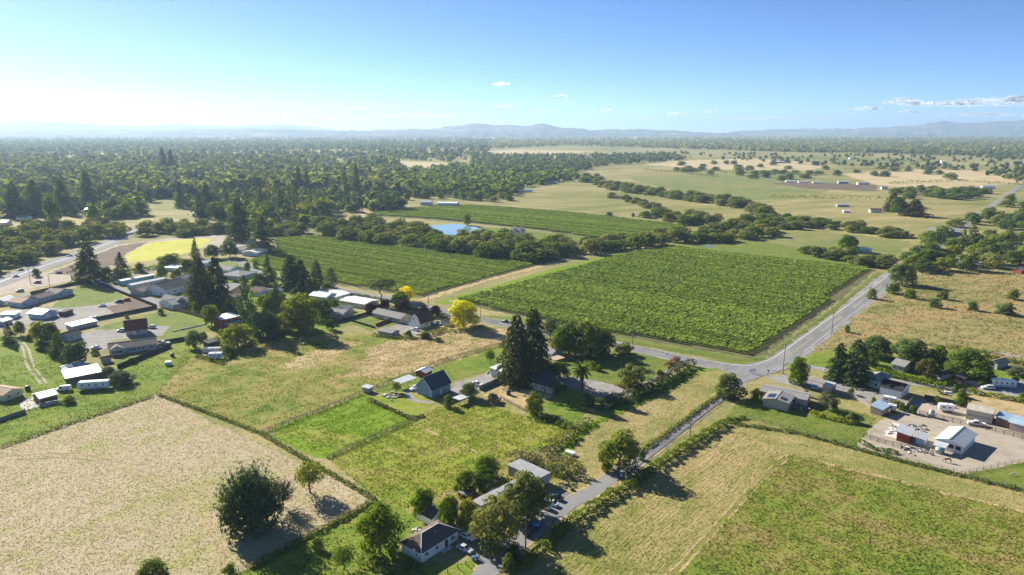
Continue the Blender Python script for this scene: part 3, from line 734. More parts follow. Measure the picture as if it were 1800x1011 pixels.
def crown_dead(seed):
    r = np.random.default_rng(seed); m = MB()
    for i in range(150):
        a = r.uniform(0, 6.28); el = r.uniform(.05, 1.3)
        p = Vector((0, 0, r.uniform(.15, .4))); d = Vector((math.cos(a) * math.cos(el), math.sin(a) * math.cos(el), math.sin(el)))
        q = p + d * r.uniform(.25, .5)
        m.tube(p, q, .008, .004, 3, False)
        for j in range(5):
            s = p.lerp(q, r.uniform(.5, 1)); e = s + (d + Vector(r.normal(0, .6, 3))).normalized() * r.uniform(.06, .16)
            m.tube(s, e, .005, .002, 3, False)
    return m.mesh('twigs')
proto('dead', [(crown_dead(2), trunk_mesh(.4, .02, 5, 3))])
ROOTS = {}
def tree(kind, leaf, bx, by, ty, w, label, group=None, name=None, cat='tree', var=None, rz=None, h=None, pos=None):
    vs = PROTO[kind]; i = rng.integers(len(vs)) if var is None else var % len(vs)
    crown, trunk = vs[i]
    g = G((bx, by)) if pos is None else pos
    H = h if h else max(1.0, HT((bx, by), ty)); W = w * (MPP((bx, by)) if pos is None else 1.0)
    if kind not in ('cypress', 'spire', 'dead', 'umbrella') and pos is None: W *= 1.18 if kind.startswith('mid') else 1.26 if kind in ('conifer', 'shaggy') else 1.08
    nm = name or {'conifer': 'conifer_tree', 'spire': 'columnar_tree', 'shaggy': 'conifer_tree', 'midcon': 'conifer_tree', 'bush': 'shrub', 'midbush': 'shrub', 'umbrella': 'pine_tree', 'cypress': 'cypress_tree'}.get(kind, 'broadleaf_tree')
    if nm == 'shrub' and cat == 'tree': cat = 'shrub'
    e = empty(nm, (g[0], g[1], 0), rng.uniform(0, 6.28) if rz is None else rz)
    e.scale = (W, W * rng.uniform(.92, 1.08), H)
    mobj('crown' if kind != 'dead' else 'twigs', crown, lf[leaf], e)
    mobj('trunk', trunk, bark if leaf not in ('grey', 'willow') else bark2, e)
    tag(e, label, cat, group)
    return e
def inside(P, x, y):
    n = len(P); c = False; j = n - 1
    for i in range(n):
        if (P[i][1] > y) != (P[j][1] > y) and x < (P[j][0] - P[i][0]) * (y - P[i][1]) / (P[j][1] - P[i][1]) + P[i][0]: c = not c
        j = i
    return c
def scatter_px(poly, n, gap):
    """random survey points in a polygon, kept apart by gap (x) and gap/3 (y)"""
    xs = [p[0] for p in poly]; ys = [p[1] for p in poly]; out = []
    for _ in range(n * 60):
        q = (rng.uniform(min(xs), max(xs)), rng.uniform(min(ys), max(ys)))
        if inside(poly, *q) and all(abs(q[0]-o[0]) > gap or abs(q[1]-o[1]) > gap * .36 for o in out):
            out.append(q)
            if len(out) >= n: break
    return out
HOUSES = []
CLEAR = [[(690,281),(790,285),(780,297),(715,299)],[(245,360),(290,350),(335,361),(310,380),(255,384)],[(278,331),(320,318),(388,316),(372,331),(300,344)],[(120,372),(170,366),(185,374),(140,381)],[(430,300),(490,296),(500,303),(445,309)],[(600,318),(640,314),(650,322),(612,327)],[(60,318),(120,312),(130,320),(80,327)],[(560,283),(610,280),(615,286),(570,289)],[(210,300),(250,297),(255,303),(220,306)],[(640,300),(690,302),(685,309),(645,308)]]
def belt(poly, n, hm, wm, kinds, label, group, gap=9, name=None):
    for q in sorted(scatter_px(poly, n, gap), key=lambda q: q[1]):
        k, l = kinds[rng.integers(len(kinds))]
        gq = G(q)
        if any(inside(c, *q) for c in CLEAR): continue
        if any(math.hypot(gq[0]-hx, gq[1]-hy) < hr for hx, hy, hr in HOUSES): continue
        h = rng.uniform(*hm); w = rng.uniform(*wm)
        if k.startswith('midcon'): h *= 1.35; w *= .75
        tree(k, l, q[0], q[1], 0, w / MPP(q), label[0 if not k.startswith('midcon') else -1], group, h=h, name=name if not k.startswith('midcon') else None)
def line_pts(pts, n):
    P = np.array([G(q) for q in pts]); s = np.r_[0, np.cumsum(np.hypot(*(P[1:] - P[:-1]).T))]
    t = np.linspace(0, s[-1], n)
    return np.stack([np.interp(t, s, P[:, 0]), np.interp(t, s, P[:, 1])], 1), s[-1]
def hedge(label, pts, w, h, leaf, dens=1.0, name='hedge', cat='hedge', size=.28, group=None, rag=.35):
    """clipped or ragged hedge: leaf clumps over a lumpy core"""
    P, Ln = line_pts(pts, 60)
    n = int(Ln * (w + 2 * h) * 16 * dens * (.28 / size) ** 2 * .5)
    r = rng
    t = r.uniform(0, 1, n) * 59; i = t.astype(int).clip(0, 58); f = (t - i)[:, None]
    C = P[i] * (1 - f) + P[i + 1] * f
    T = unit(np.c_[P[i + 1] - P[i], np.zeros(n)]); S = np.stack([-T[:, 1], T[:, 0]], 1)
    lump = 1 + rag * np.sin(t * Ln / 59 / 1.7 + 1.3) * np.sin(t * Ln / 59 / .73) + r.normal(0, .08, n)
    a = r.uniform(-.35, math.pi + .35, n)
    x = np.cos(a) * w / 2 * lump; z = np.maximum(.03, h * (.48 + .52 * np.sin(a)) * lump)
    V0 = np.c_[C + S * x[:, None], z]
    Nn = np.c_[S * np.cos(a)[:, None], np.sin(a)] + r.normal(0, .55, (n, 3))
    V, F = leaves(V0, Nn, np.full(n, size), r)
    o = mobj(name, mesh_np(name, V, F, r.uniform(0, 1, n)), lf[leaf])
    tag(o, label, cat, group)
    return o
def tufts(label, polys, dens, h, mat, name='meadow_grass', blades=2, width=.5, cat='grass', clump=0.0):
    """upright grass clumps as one uncounted mass"""
    Ps = []
    for poly in polys:
        B = [G(q) for q in poly]; A = np.array(B); lo, hi = A.min(0), A.max(0)
        n = int((hi - lo).prod() * dens)
        q = rng.uniform(lo, hi, (n, 2))
        c = np.zeros(n, bool); j = len(B) - 1
        for i in range(len(B)):
            xi, yi, xj, yj = *B[i], *B[j]
            with np.errstate(divide='ignore', invalid='ignore'):
                c ^= ((yi > q[:, 1]) != (yj > q[:, 1])) & (q[:, 0] < (xj - xi) * (q[:, 1] - yi) / (yj - yi + 1e-12) + xi)
            j = i
        Ps.append(q[c])
    Q = np.concatenate(Ps)
    if clump:
        v = np.sin(Q[:, 0] / 3.1 + 1.7 * np.sin(Q[:, 1] / 4.3)) * np.sin(Q[:, 1] / 2.7 + 1.3 * np.sin(Q[:, 0] / 5.9)) + .6 * np.sin(Q[:, 0] / 1.1) * np.sin(Q[:, 1] / .93)
        Q = Q[v + rng.normal(0, .5, len(Q)) > clump]
    n = len(Q); Vs = []
    for b in range(blades):
        a = rng.uniform(0, math.pi, n); hh = h * rng.uniform(.45, 1.3, n); w = width * rng.uniform(.5, 1.1, n)
        d = np.stack([np.cos(a), np.sin(a)], 1) * w[:, None] / 2
        o = rng.normal(0, width * .25, (n, 2)); ln = rng.normal(0, .28, (n, 2)) * hh[:, None]
        v = np.empty((n, 3, 3)); z0 = np.full(n, .0)
        v[:, 0] = np.c_[Q + o - d, z0]; v[:, 1] = np.c_[Q + o + d, z0]; v[:, 2] = np.c_[Q + o + ln, hh]
        Vs.append(v)
    V = np.concatenate(Vs).reshape(-1, 3)
    fa = FIELD_ARGS[mat.name]
    o = mobj(name, mesh_np(name, V, np.arange(len(V)).reshape(-1, 3)), field(mat.name + ' blades', **fa))
    tag(o, label, cat, kind='stuff')
    return o

# ---------------------------------------------------------------- vineyards: every row is an object
def vineyard(poly, spacing, ang, label, group, seg=.95, w=1.75, h=1.75, rag=.62):
    P = np.array([G(q) for q in poly])
    d = np.array([math.cos(R(ang)), math.sin(R(ang))]); nn = np.array([-d[1], d[0]])
    s, t = P @ d, P @ nn
    rows = []
    y = t.min() + spacing * .5
    while y < t.max():
        xs = []
        for i in range(len(P)):
            j = (i + 1) % len(P)
            if (t[i] > y) != (t[j] > y): xs.append(s[i] + (y - t[i]) / (t[j] - t[i]) * (s[j] - s[i]))
        xs.sort()
        for k in range(0, len(xs) - 1, 2):
            if xs[k + 1] - xs[k] > 4: rows.append((y, xs[k], xs[k + 1]))
        y += spacing
    prof = np.array([(-.30, .35), (-.55, .72), (-.42, 1.0), (0, 1.10), (.42, 1.0), (.55, .72), (.30, .35)])
    for y, a, b in rows:
        n = max(4, int((b - a) / seg)); m = len(prof)
        x = np.linspace(a, b, n) + rng.uniform(-.3, .3, n)
        x[0] += rng.uniform(-.8, .8); x[-1] += rng.uniform(-.8, .8)
        # vigour of each vine along the row
        vg = .76 + .34 * np.abs(np.sin(x * math.pi / 1.75 + rng.uniform(0, 6))) + .09 * rng.normal(0, 1, n); vg = np.clip(vg, .38, 1.5)
        px = prof[None, :, 0] * w * vg[:, None] * (1 + .12 * rag * rng.normal(0, 1, (n, m)))
        pz = prof[None, :, 1] * h / 1.1 * (.65 + .35 * vg[:, None]) * (1 + .10 * rag * rng.normal(0, 1, (n, m)))
        X = x[:, None] + .2 * rag * rng.normal(0, 1, (n, m)); yy = y + px
        V = np.stack([X * d[0] + yy * nn[0], X * d[1] + yy * nn[1], pz], 2).reshape(-1, 3)
        I = np.arange(n - 1)[:, None] * m + np.arange(m - 1)[None, :]
        F = np.stack([I, I + m, I + m + 1, I + 1], 2).reshape(-1, 4)
        tri = np.concatenate([F[:, [0, 1, 2]], F[:, [0, 2, 3]]])
        me = mesh_np('vine_row', V - np.array([x[0] * d[0] + y * nn[0], x[0] * d[1] + y * nn[1], 0]), tri, rng.uniform(0, 1, len(tri)))
        o = mobj('vine_row', me, lf['vine'])
        o.location = (x[0] * d[0] + y * nn[0], x[0] * d[1] + y * nn[1], 0)
        tag(o, label, 'vine row', group)
vineyard(VINE1, 2.75, U_ANG, 'leafy vine row in the large vineyard inside the road bend', 'vine rows of the large near vineyard', .6, 1.7, 1.85)
vineyard(VINE2, 3.2, U_ANG, 'leafy vine row in the vineyard left of the farm track', 'vine rows of the left vineyard', 1.0, 1.8, 1.85)
vineyard(VINE3, 5.0, U_ANG, 'leafy vine row in the far vineyard behind the pond', 'vine rows of the far vineyard', 1.8, 3.3, 1.8)
# ---------------------------------------------------------------- buildings
COURSE = ((0, R(90), 0), .22, .015)
def siding(name, c): return paint('siding ' + name, c, .75, var=.06, scale=1.5, wave=((0, R(90), 0), .2, .012))
def shingle(name, c): return paint('shingle ' + name, c, .92, var=.16, scale=2.2, wave=((0, R(90), 0), .18, .02, 2.0), spec=.15)
def metalroof(name, c): return paint('sheet roof ' + name, c, .45, .15, .10, .7, spec=.4, wave=((0, 0, 0), .35, .012))
W = dict(white=siding('white', (.74,.74,.71)), cream=siding('cream', (.66,.58,.38)), beige=siding('beige', (.50,.44,.34)), grey=siding('grey', (.40,.40,.39)), tan=siding('tan', (.46,.37,.30)),
         blue=siding('slate blue', (.23,.33,.42)), paleblue=siding('pale blue', (.42,.50,.57)), aqua=siding('aqua', (.20,.42,.42)), red=siding('barn red', (.26,.055,.04)), brown=siding('brown', (.16,.10,.07)), dark=siding('dark', (.08,.075,.07)))
RF = dict(taupe=shingle('taupe', (.25,.21,.18)), charcoal=shingle('charcoal', (.075,.072,.072)), brown=shingle('brown', (.125,.098,.082)), grey=shingle('grey', (.24,.235,.23)), slate=shingle('slate', (.055,.085,.105)), red=shingle('red', (.20,.062,.050)), umber=shingle('umber', (.115,.068,.058)),
          black=shingle('black', (.028,.030,.034)), tan=shingle('tan', (.42,.31,.22)), metal=metalroof('bare', (.52,.54,.55)), white=metalroof('white', (.78,.77,.74)), beige=metalroof('beige', (.52,.47,.38)), blue=metalroof('blue', (.36,.47,.56)), flat=paint('rolled roofing', (.27,.275,.285), .9, var=.10), green=metalroof('green', (.12,.20,.19)))
trim = paint('white trim', (.76,.76,.74), .6, var=.04)
door_stall_dark = paint('dark door and stall shade', (.05,.045,.04), .6)
timber = paint('weathered timber', (.19,.155,.125), .9, var=.22, scale=2)
steel = paint('galvanised steel', (.45,.46,.47), .45, .6, .1)
GL = glassmat()
# shared window pieces, one metre square, standing in the local xz plane with the outside at -y
def _frame():
    m = MB()
    m.box(0, 1, -.05, .0, 0, .09); m.box(0, 1, -.05, 0, .91, 1); m.box(0, .07, -.05, 0, .09, .91); m.box(.93, 1, -.05, 0, .09, .91); m.box(.475, .525, -.045, 0, .09, .91)
    return m.mesh('window_frame')
FRAME = _frame(); PANE = MB().box(.06, .94, -.02, .02, .08, .92).mesh('pane')
DOOR = MB().box(0, 1, -.05, .02, 0, 1).mesh('door'); KNOB = MB().box(.82, .90, -.10, -.05, .44, .50).mesh('handle')
def window(par, x, y, z, w, h, rz=0.0):
    f = mobj('window', FRAME, trim, par); f.location = (x, y, z); f.scale = (w, 1, h); f.rotation_euler = (0, 0, rz)
    p = mobj('pane', PANE, GL, f)
    return f
def door(par, x, y, w=.95, h=2.05, rz=0.0, mat=None, name='door', z=.05):
    d = mobj(name, DOOR, mat or trim, par); d.location = (x, y, z); d.scale = (w, 1, h); d.rotation_euler = (0, 0, rz)
    if name == 'door':
        k = mobj('handle', KNOB, steel, d)
    return d
def slab(par, name, pts, t, mat):
    """thin roof plate: polygon pts thickened upwards along its normal"""
    a, b, c = Vector(pts[0]), Vector(pts[1]), Vector(pts[2])
    n = (b - a).cross(c - a).normalized()
    if n.z < 0: n = -n
    m = MB().prism([Vector(p) for p in pts], n * t)
    return m.build(name, mat, par)
def frame_of(c, pl, pr):
    C = G(c)
    if isinstance(pr, tuple): d = G(pr) - C; Lx = np.hypot(*d); ang = math.atan2(d[1], d[0])
    else: Lx = pr; ang = None
    if isinstance(pl, tuple):
        d = G(pl) - C; Ly = np.hypot(*d); a2 = math.atan2(d[1], d[0]) - math.pi / 2
        if ang is None: ang = a2
        else:
            df = (a2 - ang + math.pi) % (2 * math.pi) - math.pi
            ang += df * (.5 if abs(df) < R(50) else 0)
    else: Ly = pl
    if ang is None: ang = R(V_ANG)
    return C, float(Lx), float(Ly), ang
def volume(par, x0, y0, Lx, Ly, h, roof, rise, wall, rmat, ov=.45, wins=(0, 0), door_y=None, door_x=None, tall=1.1, wz=.95, ww=1.1, open_=False, first=True):
    """one wing of a building in its parent's frame. roof: gx gable with ridge along x, gy along y, hip, shed, flat, gambrel"""
    x1, y1 = x0 + Lx, y0 + Ly; xm, ym = (x0 + x1) / 2, (y0 + y1) / 2
    t = .14
    if open_:
        for (px, py) in ((x0+.1, y0+.1), (x1-.25, y0+.1), (x0+.1, y1-.25), (x1-.25, y1-.25), (xm, y0+.1), (xm, y1-.25)):
            MB().box(px, px+.16, py, py+.16, -.05, h + (rise * (1 - (py - y0) / Ly) * 0)).build('post', timber, par)
    else:
        m = MB()
        b = -.2
        P = lambda x, y, z: (x, y, z)
        if roof == 'gx':
            m.poly([P(x0,y0,b),P(x1,y0,b),P(x1,y0,h),P(x0,y0,h)]); m.poly([P(x1,y1,b),P(x0,y1,b),P(x0,y1,h),P(x1,y1,h)])
            m.poly([P(x1,y0,b),P(x1,y1,b),P(x1,y1,h),P(x1,ym,h+rise),P(x1,y0,h)]); m.poly([P(x0,y1,b),P(x0,y0,b),P(x0,y0,h),P(x0,ym,h+rise),P(x0,y1,h)])
        elif roof == 'gambrel':
            q = Ly * .20; z1 = h + rise * .68
            m.poly([P(x0,y0,b),P(x1,y0,b),P(x1,y0,h),P(x0,y0,h)]); m.poly([P(x1,y1,b),P(x0,y1,b),P(x0,y1,h),P(x1,y1,h)])
            for x, rv in ((x1, False), (x0, True)):
                g = [P(x,y0,b),P(x,y1,b),P(x,y1,h),P(x,y1-q,z1),P(x,ym,h+rise),P(x,y0+q,z1),P(x,y0,h)]
                m.poly(g[::-1] if rv else g)
        elif roof == 'gy':
            m.poly([P(x0,y1,b),P(x0,y0,b),P(x0,y0,h),P(x0,y1,h)]); m.poly([P(x1,y0,b),P(x1,y1,b),P(x1,y1,h),P(x1,y0,h)])
            m.poly([P(x0,y0,b),P(x1,y0,b),P(x1,y0,h),P(xm,y0,h+rise),P(x0,y0,h)]); m.poly([P(x1,y1,b),P(x0,y1,b),P(x0,y1,h),P(xm,y1,h+rise),P(x1,y1,h)])
        elif roof == 'shed':
            m.poly([P(x0,y0,b),P(x1,y0,b),P(x1,y0,h),P(x0,y0,h)]); m.poly([P(x1,y1,b),P(x0,y1,b),P(x0,y1,h+rise),P(x1,y1,h+rise)])
            m.poly([P(x1,y0,b),P(x1,y1,b),P(x1,y1,h+rise),P(x1,y0,h)]); m.poly([P(x0,y1,b),P(x0,y0,b),P(x0,y0,h),P(x0,y1,h+rise)])
        else:
            m.box(x0, x1, y0, y1, b, h)
        m.build('wall', wall, par)
    X0, X1, Y0, Y1 = x0 - ov, x1 + ov, y0 - ov, y1 + ov
    if roof == 'gx':
        e = h - rise * ov / (Ly / 2); z = h + rise
        slab(par, 'roof', [(X0,Y0,e),(X1,Y0,e),(X1,ym,z),(X0,ym,z)], t, rmat); slab(par, 'roof', [(X1,Y1,e),(X0,Y1,e),(X0,ym,z),(X1,ym,z)], t, rmat)
        MB().box(X0-.01, X1+.01, ym-.14, ym+.14, z+.06, z+t+.06).build('ridge_cap', rmat, par)
    elif roof == 'gambrel':
        q = Ly * .20; z1 = h + rise * .68; k = rise * .68 / q; e = h - k * .25
        slab(par, 'roof', [(X0,y0-.25,e),(X1,y0-.25,e),(X1,y0+q,z1),(X0,y0+q,z1)], t, rmat); slab(par, 'roof', [(X0,y0+q,z1),(X1,y0+q,z1),(X1,ym,h+rise),(X0,ym,h+rise)], t, rmat)
        slab(par, 'roof', [(X1,y1+.25,e),(X0,y1+.25,e),(X0,y1-q,z1),(X1,y1-q,z1)], t, rmat); slab(par, 'roof', [(X1,y1-q,z1),(X0,y1-q,z1),(X0,ym,h+rise),(X1,ym,h+rise)], t, rmat)
    elif roof == 'gy':
        e = h - rise * ov / (Lx / 2); z = h + rise
        slab(par, 'roof', [(X0,Y1,e),(X0,Y0,e),(xm,Y0,z),(xm,Y1,z)], t, rmat); slab(par, 'roof', [(X1,Y0,e),(X1,Y1,e),(xm,Y1,z),(xm,Y0,z)], t, rmat)
        MB().box(xm-.14, xm+.14, Y0-.01, Y1+.01, z+.06, z+t+.06).build('ridge_cap', rmat, par)
    elif roof == 'hip':
        s = min(Lx, Ly) / 2 + ov; z = h + rise
        if Lx >= Ly: A, B = (X0 + s, ym, z), (X1 - s, ym, z)
        else: A, B = (xm, Y0 + s, z), (xm, Y1 - s, z)
        m = MB()
        c = [(X0,Y0,h),(X1,Y0,h),(X1,Y1,h),(X0,Y1,h)]
        if Lx >= Ly:
            fs = [[c[0],c[1],B,A],[c[1],c[2],B],[c[2],c[3],A,B],[c[3],c[0],A]]
        else:
            fs = [[c[0],c[1],A],[c[1],c[2],B,A],[c[2],c[3],B],[c[3],c[0],A,B]]
        for f in fs: m.poly(f)
        m.poly(c[::-1])
        m.build('roof', rmat, par)
        MB().box(X0, X1, Y0, Y1, h-.12, h-.004).build('fascia', trim, par)
        for p, q in ((c[0], A), (c[1], B if Lx >= Ly else A), (A, B)):
            MB().tube((p[0], p[1], p[2] + .03), (q[0], q[1], q[2] + .03), .09, .09, 5).build('ridge_cap', trim if wall == W['white'] and first else rmat, par)
    elif roof == 'shed':
        e = h - rise / Ly * ov; z = h + rise + rise / Ly * ov
        slab(par, 'roof', [(X0,Y0,e),(X1,Y0,e),(X1,Y1,z),(X0,Y1,z)], t, rmat)
    else:
        MB().box(X0, X1, Y0, Y1, h + .003, h + .2).build('roof', rmat, par)
    if not open_:
        ny, nx = wins
        for i in range(ny):
            s = Lx / ny; window(par, x0 + s * (i + .5) - ww / 2, y0, wz, ww, tall)
        for i in range(nx):
            s = Ly / nx; window(par, x0, y0 + s * (i + .5) + ww / 2, wz, ww, tall, -R(90))
        if door_y is not None: door(par, x0 + Lx * door_y, y0 - .002)
        if door_x is not None: door(par, x0 - .002, y0 + Ly * door_x, rz=-R(90))
def house(name, label, c, pl, pr, h, roof, rise, wall, rmat, cat='house', group=None, vents=1, **k):
    C, Lx, Ly, ang = frame_of(c, pl, pr)
    e = empty(name, (C[0], C[1], 0), ang)
    ca_, sa_ = math.cos(ang), math.sin(ang)
    HOUSES.append((C[0] + Lx/2*ca_ - Ly/2*sa_, C[1] + Lx/2*sa_ + Ly/2*ca_, .62 * max(Lx, Ly) + 2.5))
    volume(e, 0, 0, Lx, Ly, h, roof, rise, W[wall], RF[rmat], **k)
    if vents and roof in ('gx', 'gy', 'hip') and not k.get('open_'):
        for i in range(vents):
            fx, fy = rng.uniform(.3, .7), rng.uniform(.3, .7)
            zz = h + rise * (1 - abs((fy if roof != 'gy' else fx) - .5) * 2) * .95
            MB().tube((Lx*fx, Ly*fy, zz - .2), (Lx*fx, Ly*fy, zz + .55), .09, .09, 6).build('vent_pipe', steel, e)
    tag(e, label, cat, group)
    return e, Lx, Ly

# near white house and its outbuildings
e, Lx, Ly = house('white_house', 'white house with brown hip roof beside the two silver cars', (741,990), (706,971), (806,949), 2.75, 'hip', 2.1, 'white', 'brown', vents=2)
for x, w in ((1.2, 1.1), (4.6, 1.0), (9.8, 1.5)): window(e, x, 0, 1.1, w, .95)
door(e, 6.6, -.002); door(e, 7.9, -.002, 1.0, 2.05, mat=door_stall_dark)
window(e, 0, 2.0, 1.3, .7, .7, -R(90))
MB().box(6.2, 9.2, -1.3, -.06, -.05, .22).build('step', f_conc, e)
house('garage', 'white gabled garage behind the near white house', (760,926), (727,914), (782,917), 2.5, 'gy', 1.35, 'white', 'charcoal', cat='garage')
e, Lx, Ly = house('garden_shed', 'small shed with blue green roof beside the white house', (817,937), (805,932), (824,932), 1.9, 'gy', .6, 'white', 'green', cat='shed', vents=0)
# long grey building
e, Lx, Ly = house('long_building', 'long flat roofed grey building behind the willow like trees', (846,907), (834,898), (919,858), 3.0, 'flat', 0, 'grey', 'flat', cat='building', vents=0, ov=.3)
C2, Lx2, Ly2, a2 = frame_of((945,860), (880,844), (965,849))
d2 = C2 - np.array(e.location[:2]); ca, sa = math.cos(e.rotation_euler.z), math.sin(e.rotation_euler.z)
volume(e, max(Lx + .32, d2[0]*ca + d2[1]*sa), -d2[0]*sa + d2[1]*ca, Lx2, Ly2, 3.2, 'flat', 0, W['grey'], RF['flat'], ov=.3)
for i in range(6): MB().tube((2 + i * (Lx - 3) / 5.5, Ly * .55, 3.15), (2 + i * (Lx - 3) / 5.5, Ly * .55, 3.75), .16, .12, 7).build('vent_pipe', steel, e)
for i in range(5): window(e, 2 + i * (Lx - 4) / 4.5, -.0, 1.0, 1.4, 1.1)
m = MB().lathe([(.04, 3.2), (.04, 3.9), (.5, 4.15), (.45, 4.2), (.02, 4.0)], 10, (Lx + 2, Ly + 1)); m.build('satellite_dish', steel, e)
house('wood_shed', 'boxy brown shed behind the long grey building', (855,868), (842,860), (868,859), 2.6, 'shed', .3, 'tan', 'beige', cat='shed')
house('pergola', 'low timber pergola between trees and brown shed', (820,884), (808,876), (830,876), 2.0, 'flat', 0, 'brown', 'grey', cat='pergola', open_=True, ov=.1)
# blue barn group
e, Lx, Ly = house('blue_barn', 'slate blue barn with steep dark roof and white trim', (759,700), (731,692), (794,687), 3.5, 'gx', 4.0, 'blue', 'slate', cat='barn', vents=0, ov=.4)
window(e, 0, Ly*.5 + .98, 4.1, .94, 1.35, -R(90)); window(e, 0, Ly*.5 - .04, 4.1, .94, 1.35, -R(90))
for x in (3.6, 6.0, 7.4, 8.8): window(e, x, 0, .95, .85, 1.0)
door(e, 4.75, -.002)
m = MB(); m.box(-.06, .12, -.06, .12, 0, 3.4); m.build('corner_board', trim, e)
for s in (0, 1):
    y0, y1 = (-.42, Ly/2) if s == 0 else (Ly + .42, Ly/2)
    z0 = 3.5 - 4.0 * .42 / (Ly/2)
    m = MB(); m.prism([(-.46, y0, z0 - .18), (-.46, y1, 7.5 - .18), (-.46, y1, 7.5 + .1), (-.46, y0, z0 + .1)], (.05, 0, 0)); m.build('barge_board', trim, e)
MB().box(-.07, 0, Ly*.12, Ly*.14, .1, 3.3).build('downpipe', trim, e)
house('open_shed', 'open lean shelter with pale metal roof behind the blue barn', (704,685), (692,681), (731,675), 2.5, 'shed', .35, 'grey', 'metal', cat='shed', open_=True, ov=.3)
house('red_shed', 'small red shed with grey roof behind the blue barn', (748,664), (732,660), (758,658), 2.1, 'gx', .8, 'red', 'metal', cat='shed', vents=0)
house('carport', 'low metal carport in front of the blue barn', (808,713), (797,709), (828,706), 2.1, 'flat', 0, 'grey', 'metal', cat='carport', open_=True, ov=.35)
house('small_shed', 'tiny grey shed at the corner of the bright paddock', (648,691), (640,688), (653,687), 1.9, 'shed', .2, 'grey', 'metal', cat='shed')
house('garage', 'white and blue garage beside the tall redwoods', (880,665), (866,659), (893,657), 3.0, 'shed', .4, 'paleblue', 'white', cat='garage')
# yellow house
e, Lx, Ly = house('yellow_house', 'cream yellow house with dark roof below the redwoods', (969,693), (915,677), 8.0, 2.8, 'gy', 1.5, 'cream', 'charcoal', vents=1)
volume(e, 3.2, Ly - 8.5, 11.5, 8.4, 2.85, 'gx', 1.9, W['cream'], RF['charcoal'], ov=.5)
for y in (1.6, 5.2, 8.4, 11.5): window(e, 0, y, 1.15, 1.5, .9, -R(90))
door(e, -.002, 3.4, rz=-R(90), mat=timber); window(e, 2.2, 0, 1.0, 1.2, 1.1)
volume(e, 2.0, -3.0, 3.6, 2.9, 2.3, 'flat', 0, W['cream'], RF['charcoal'], open_=True, ov=.3)
house('grey_cottage', 'grey roofed cottage between redwoods and green grove', (970,632), (948,624), (988,625), 2.6, 'gy', 1.6, 'paleblue', 'grey')
house('open_shed', 'pink roofed shelter beside the grey roofed cottage', (976,642), (967,638), (989,637), 2.2, 'flat', 0, 'tan', 'tan', cat='shed', open_=True)
# road side houses
e, Lx, Ly = house('gambrel_barn', 'pale barn house with brown gambrel roof', (739,578), (722,573), (762,571), 3.0, 'gambrel', 4.3, 'white', 'umber', cat='barn', vents=0, ov=.3)
window(e, 0, Ly*.72, 3.6, .9, 1.0, -R(90)); door(e, -.002, Ly*.3, rz=-R(90)); window(e, 4, 0, 1.0, .9, 1.0); door(e, 7.5, -.002, mat=door_stall_dark)
house('long_house', 'long beige house with grey roof beside the gambrel barn', (704,569), (659,557), (722,563), 2.7, 'gy', 1.7, 'beige', 'grey', wins=(2, 5), door_x=.55, vents=2)
house('open_shed', 'grey shed with low roof below the long beige house', (689,593), (665,588), (702,588), 2.2, 'gy', .7, 'grey', 'grey', cat='shed', vents=0)
e, Lx, Ly = house('grey_house', 'beige L shaped house with grey roof in the dark fence corner', (602,561), (567,552), (614,553), 2.6, 'gy', 1.4, 'beige', 'grey', wins=(1, 3))
volume(e, Lx + .02, Ly*.3, 7, 7, 2.5, 'gx', 1.2, W['white'], RF['grey'])
house('white_house', 'long white roofed house beside the umbrella pine', (641,543), (604,534), (662,535), 2.7, 'gy', .8, 'cream', 'white', wins=(2, 5), door_x=.4)
house('white_house', 'pale house left of the long white roofed house', (590,530), (566,523), (609,522), 2.7, 'gx', 1.0, 'paleblue', 'white', wins=(3, 2))
house('small_shed', 'small white shed under the golden tree', (787,574), (780,570), (797,568), 2.1, 'gx', .8, 'white', 'charcoal', cat='shed', vents=0)
house('pale_house', 'pale blue house half hidden by the big green tree', (573,531), (556,524), (585,524), 2.8, 'gy', 1.6, 'paleblue', 'blue', wins=(2, 2))
# left hand houses
e, Lx, Ly = house('red_house', 'tall red house with pale roof beside the dark columnar tree', (393,578), (383,572), (417,570), 4.8, 'shed', .5, 'red', 'metal', vents=0, ov=.5)
for x in (1.3, 4.3): window(e, x, 0, 3.3, .9, 1.1)
for x in (.8, 3.2): window(e, x, 0, .9, 1.0, 1.1)
slab(e, 'porch_roof', [(.3,-2.2,2.1),(Lx-.3,-2.2,2.1),(Lx-.3,-.06,2.7),(.3,-.06,2.7)], .08, RF['blue'])
for x in (.4, Lx/2, Lx-.5): MB().box(x, x+.12, -2.1, -1.98, -.05, 2.1).build('porch_post', trim, e)
e, Lx, Ly = house('long_grey_house', 'long grey house with a row of white framed windows', (193,625), 8.5, (276,614), 2.9, 'gx', 1.7, 'grey', 'taupe', vents=3)
for x in (.9, 2.0, 3.1, 4.2): window(e, x, -.9 - .002, .5, .95, 1.9)
volume(e, .4, -.9, 5.4, 3.5, 2.9, 'gy', 1.3, W['grey'], RF['taupe'], ov=.4)
for x in (7.2, 8.8, 9.8, 11.6, 13.2, 16.6, 19.6): window(e, x, 0, .85, .95, 1.35)
e, Lx, Ly = house('red_roof_house', 'grey house with large red roof behind the long grey house', (222,591), 8.0, (260,586), 2.9, 'gx', 4.0, 'grey', 'red', vents=0, ov=.5)
door(e, 3.2, -.002); window(e, 4.8, 0, 1.0, 1.4, 1.2); window(e, 0, 4.5, 3.6, 1.2, 1.2, -R(90))
house('long_shed', 'long low shed with white roof beside the gravel yard', (128,581), 6.0, (171,571), 2.2, 'shed', .5, 'grey', 'white', cat='shed')
house('grey_house', 'small dark roofed house beside the long low shed', (121,601), 7.0, (144,594), 2.6, 'gx', 1.5, 'paleblue', 'charcoal', wins=(2, 1))
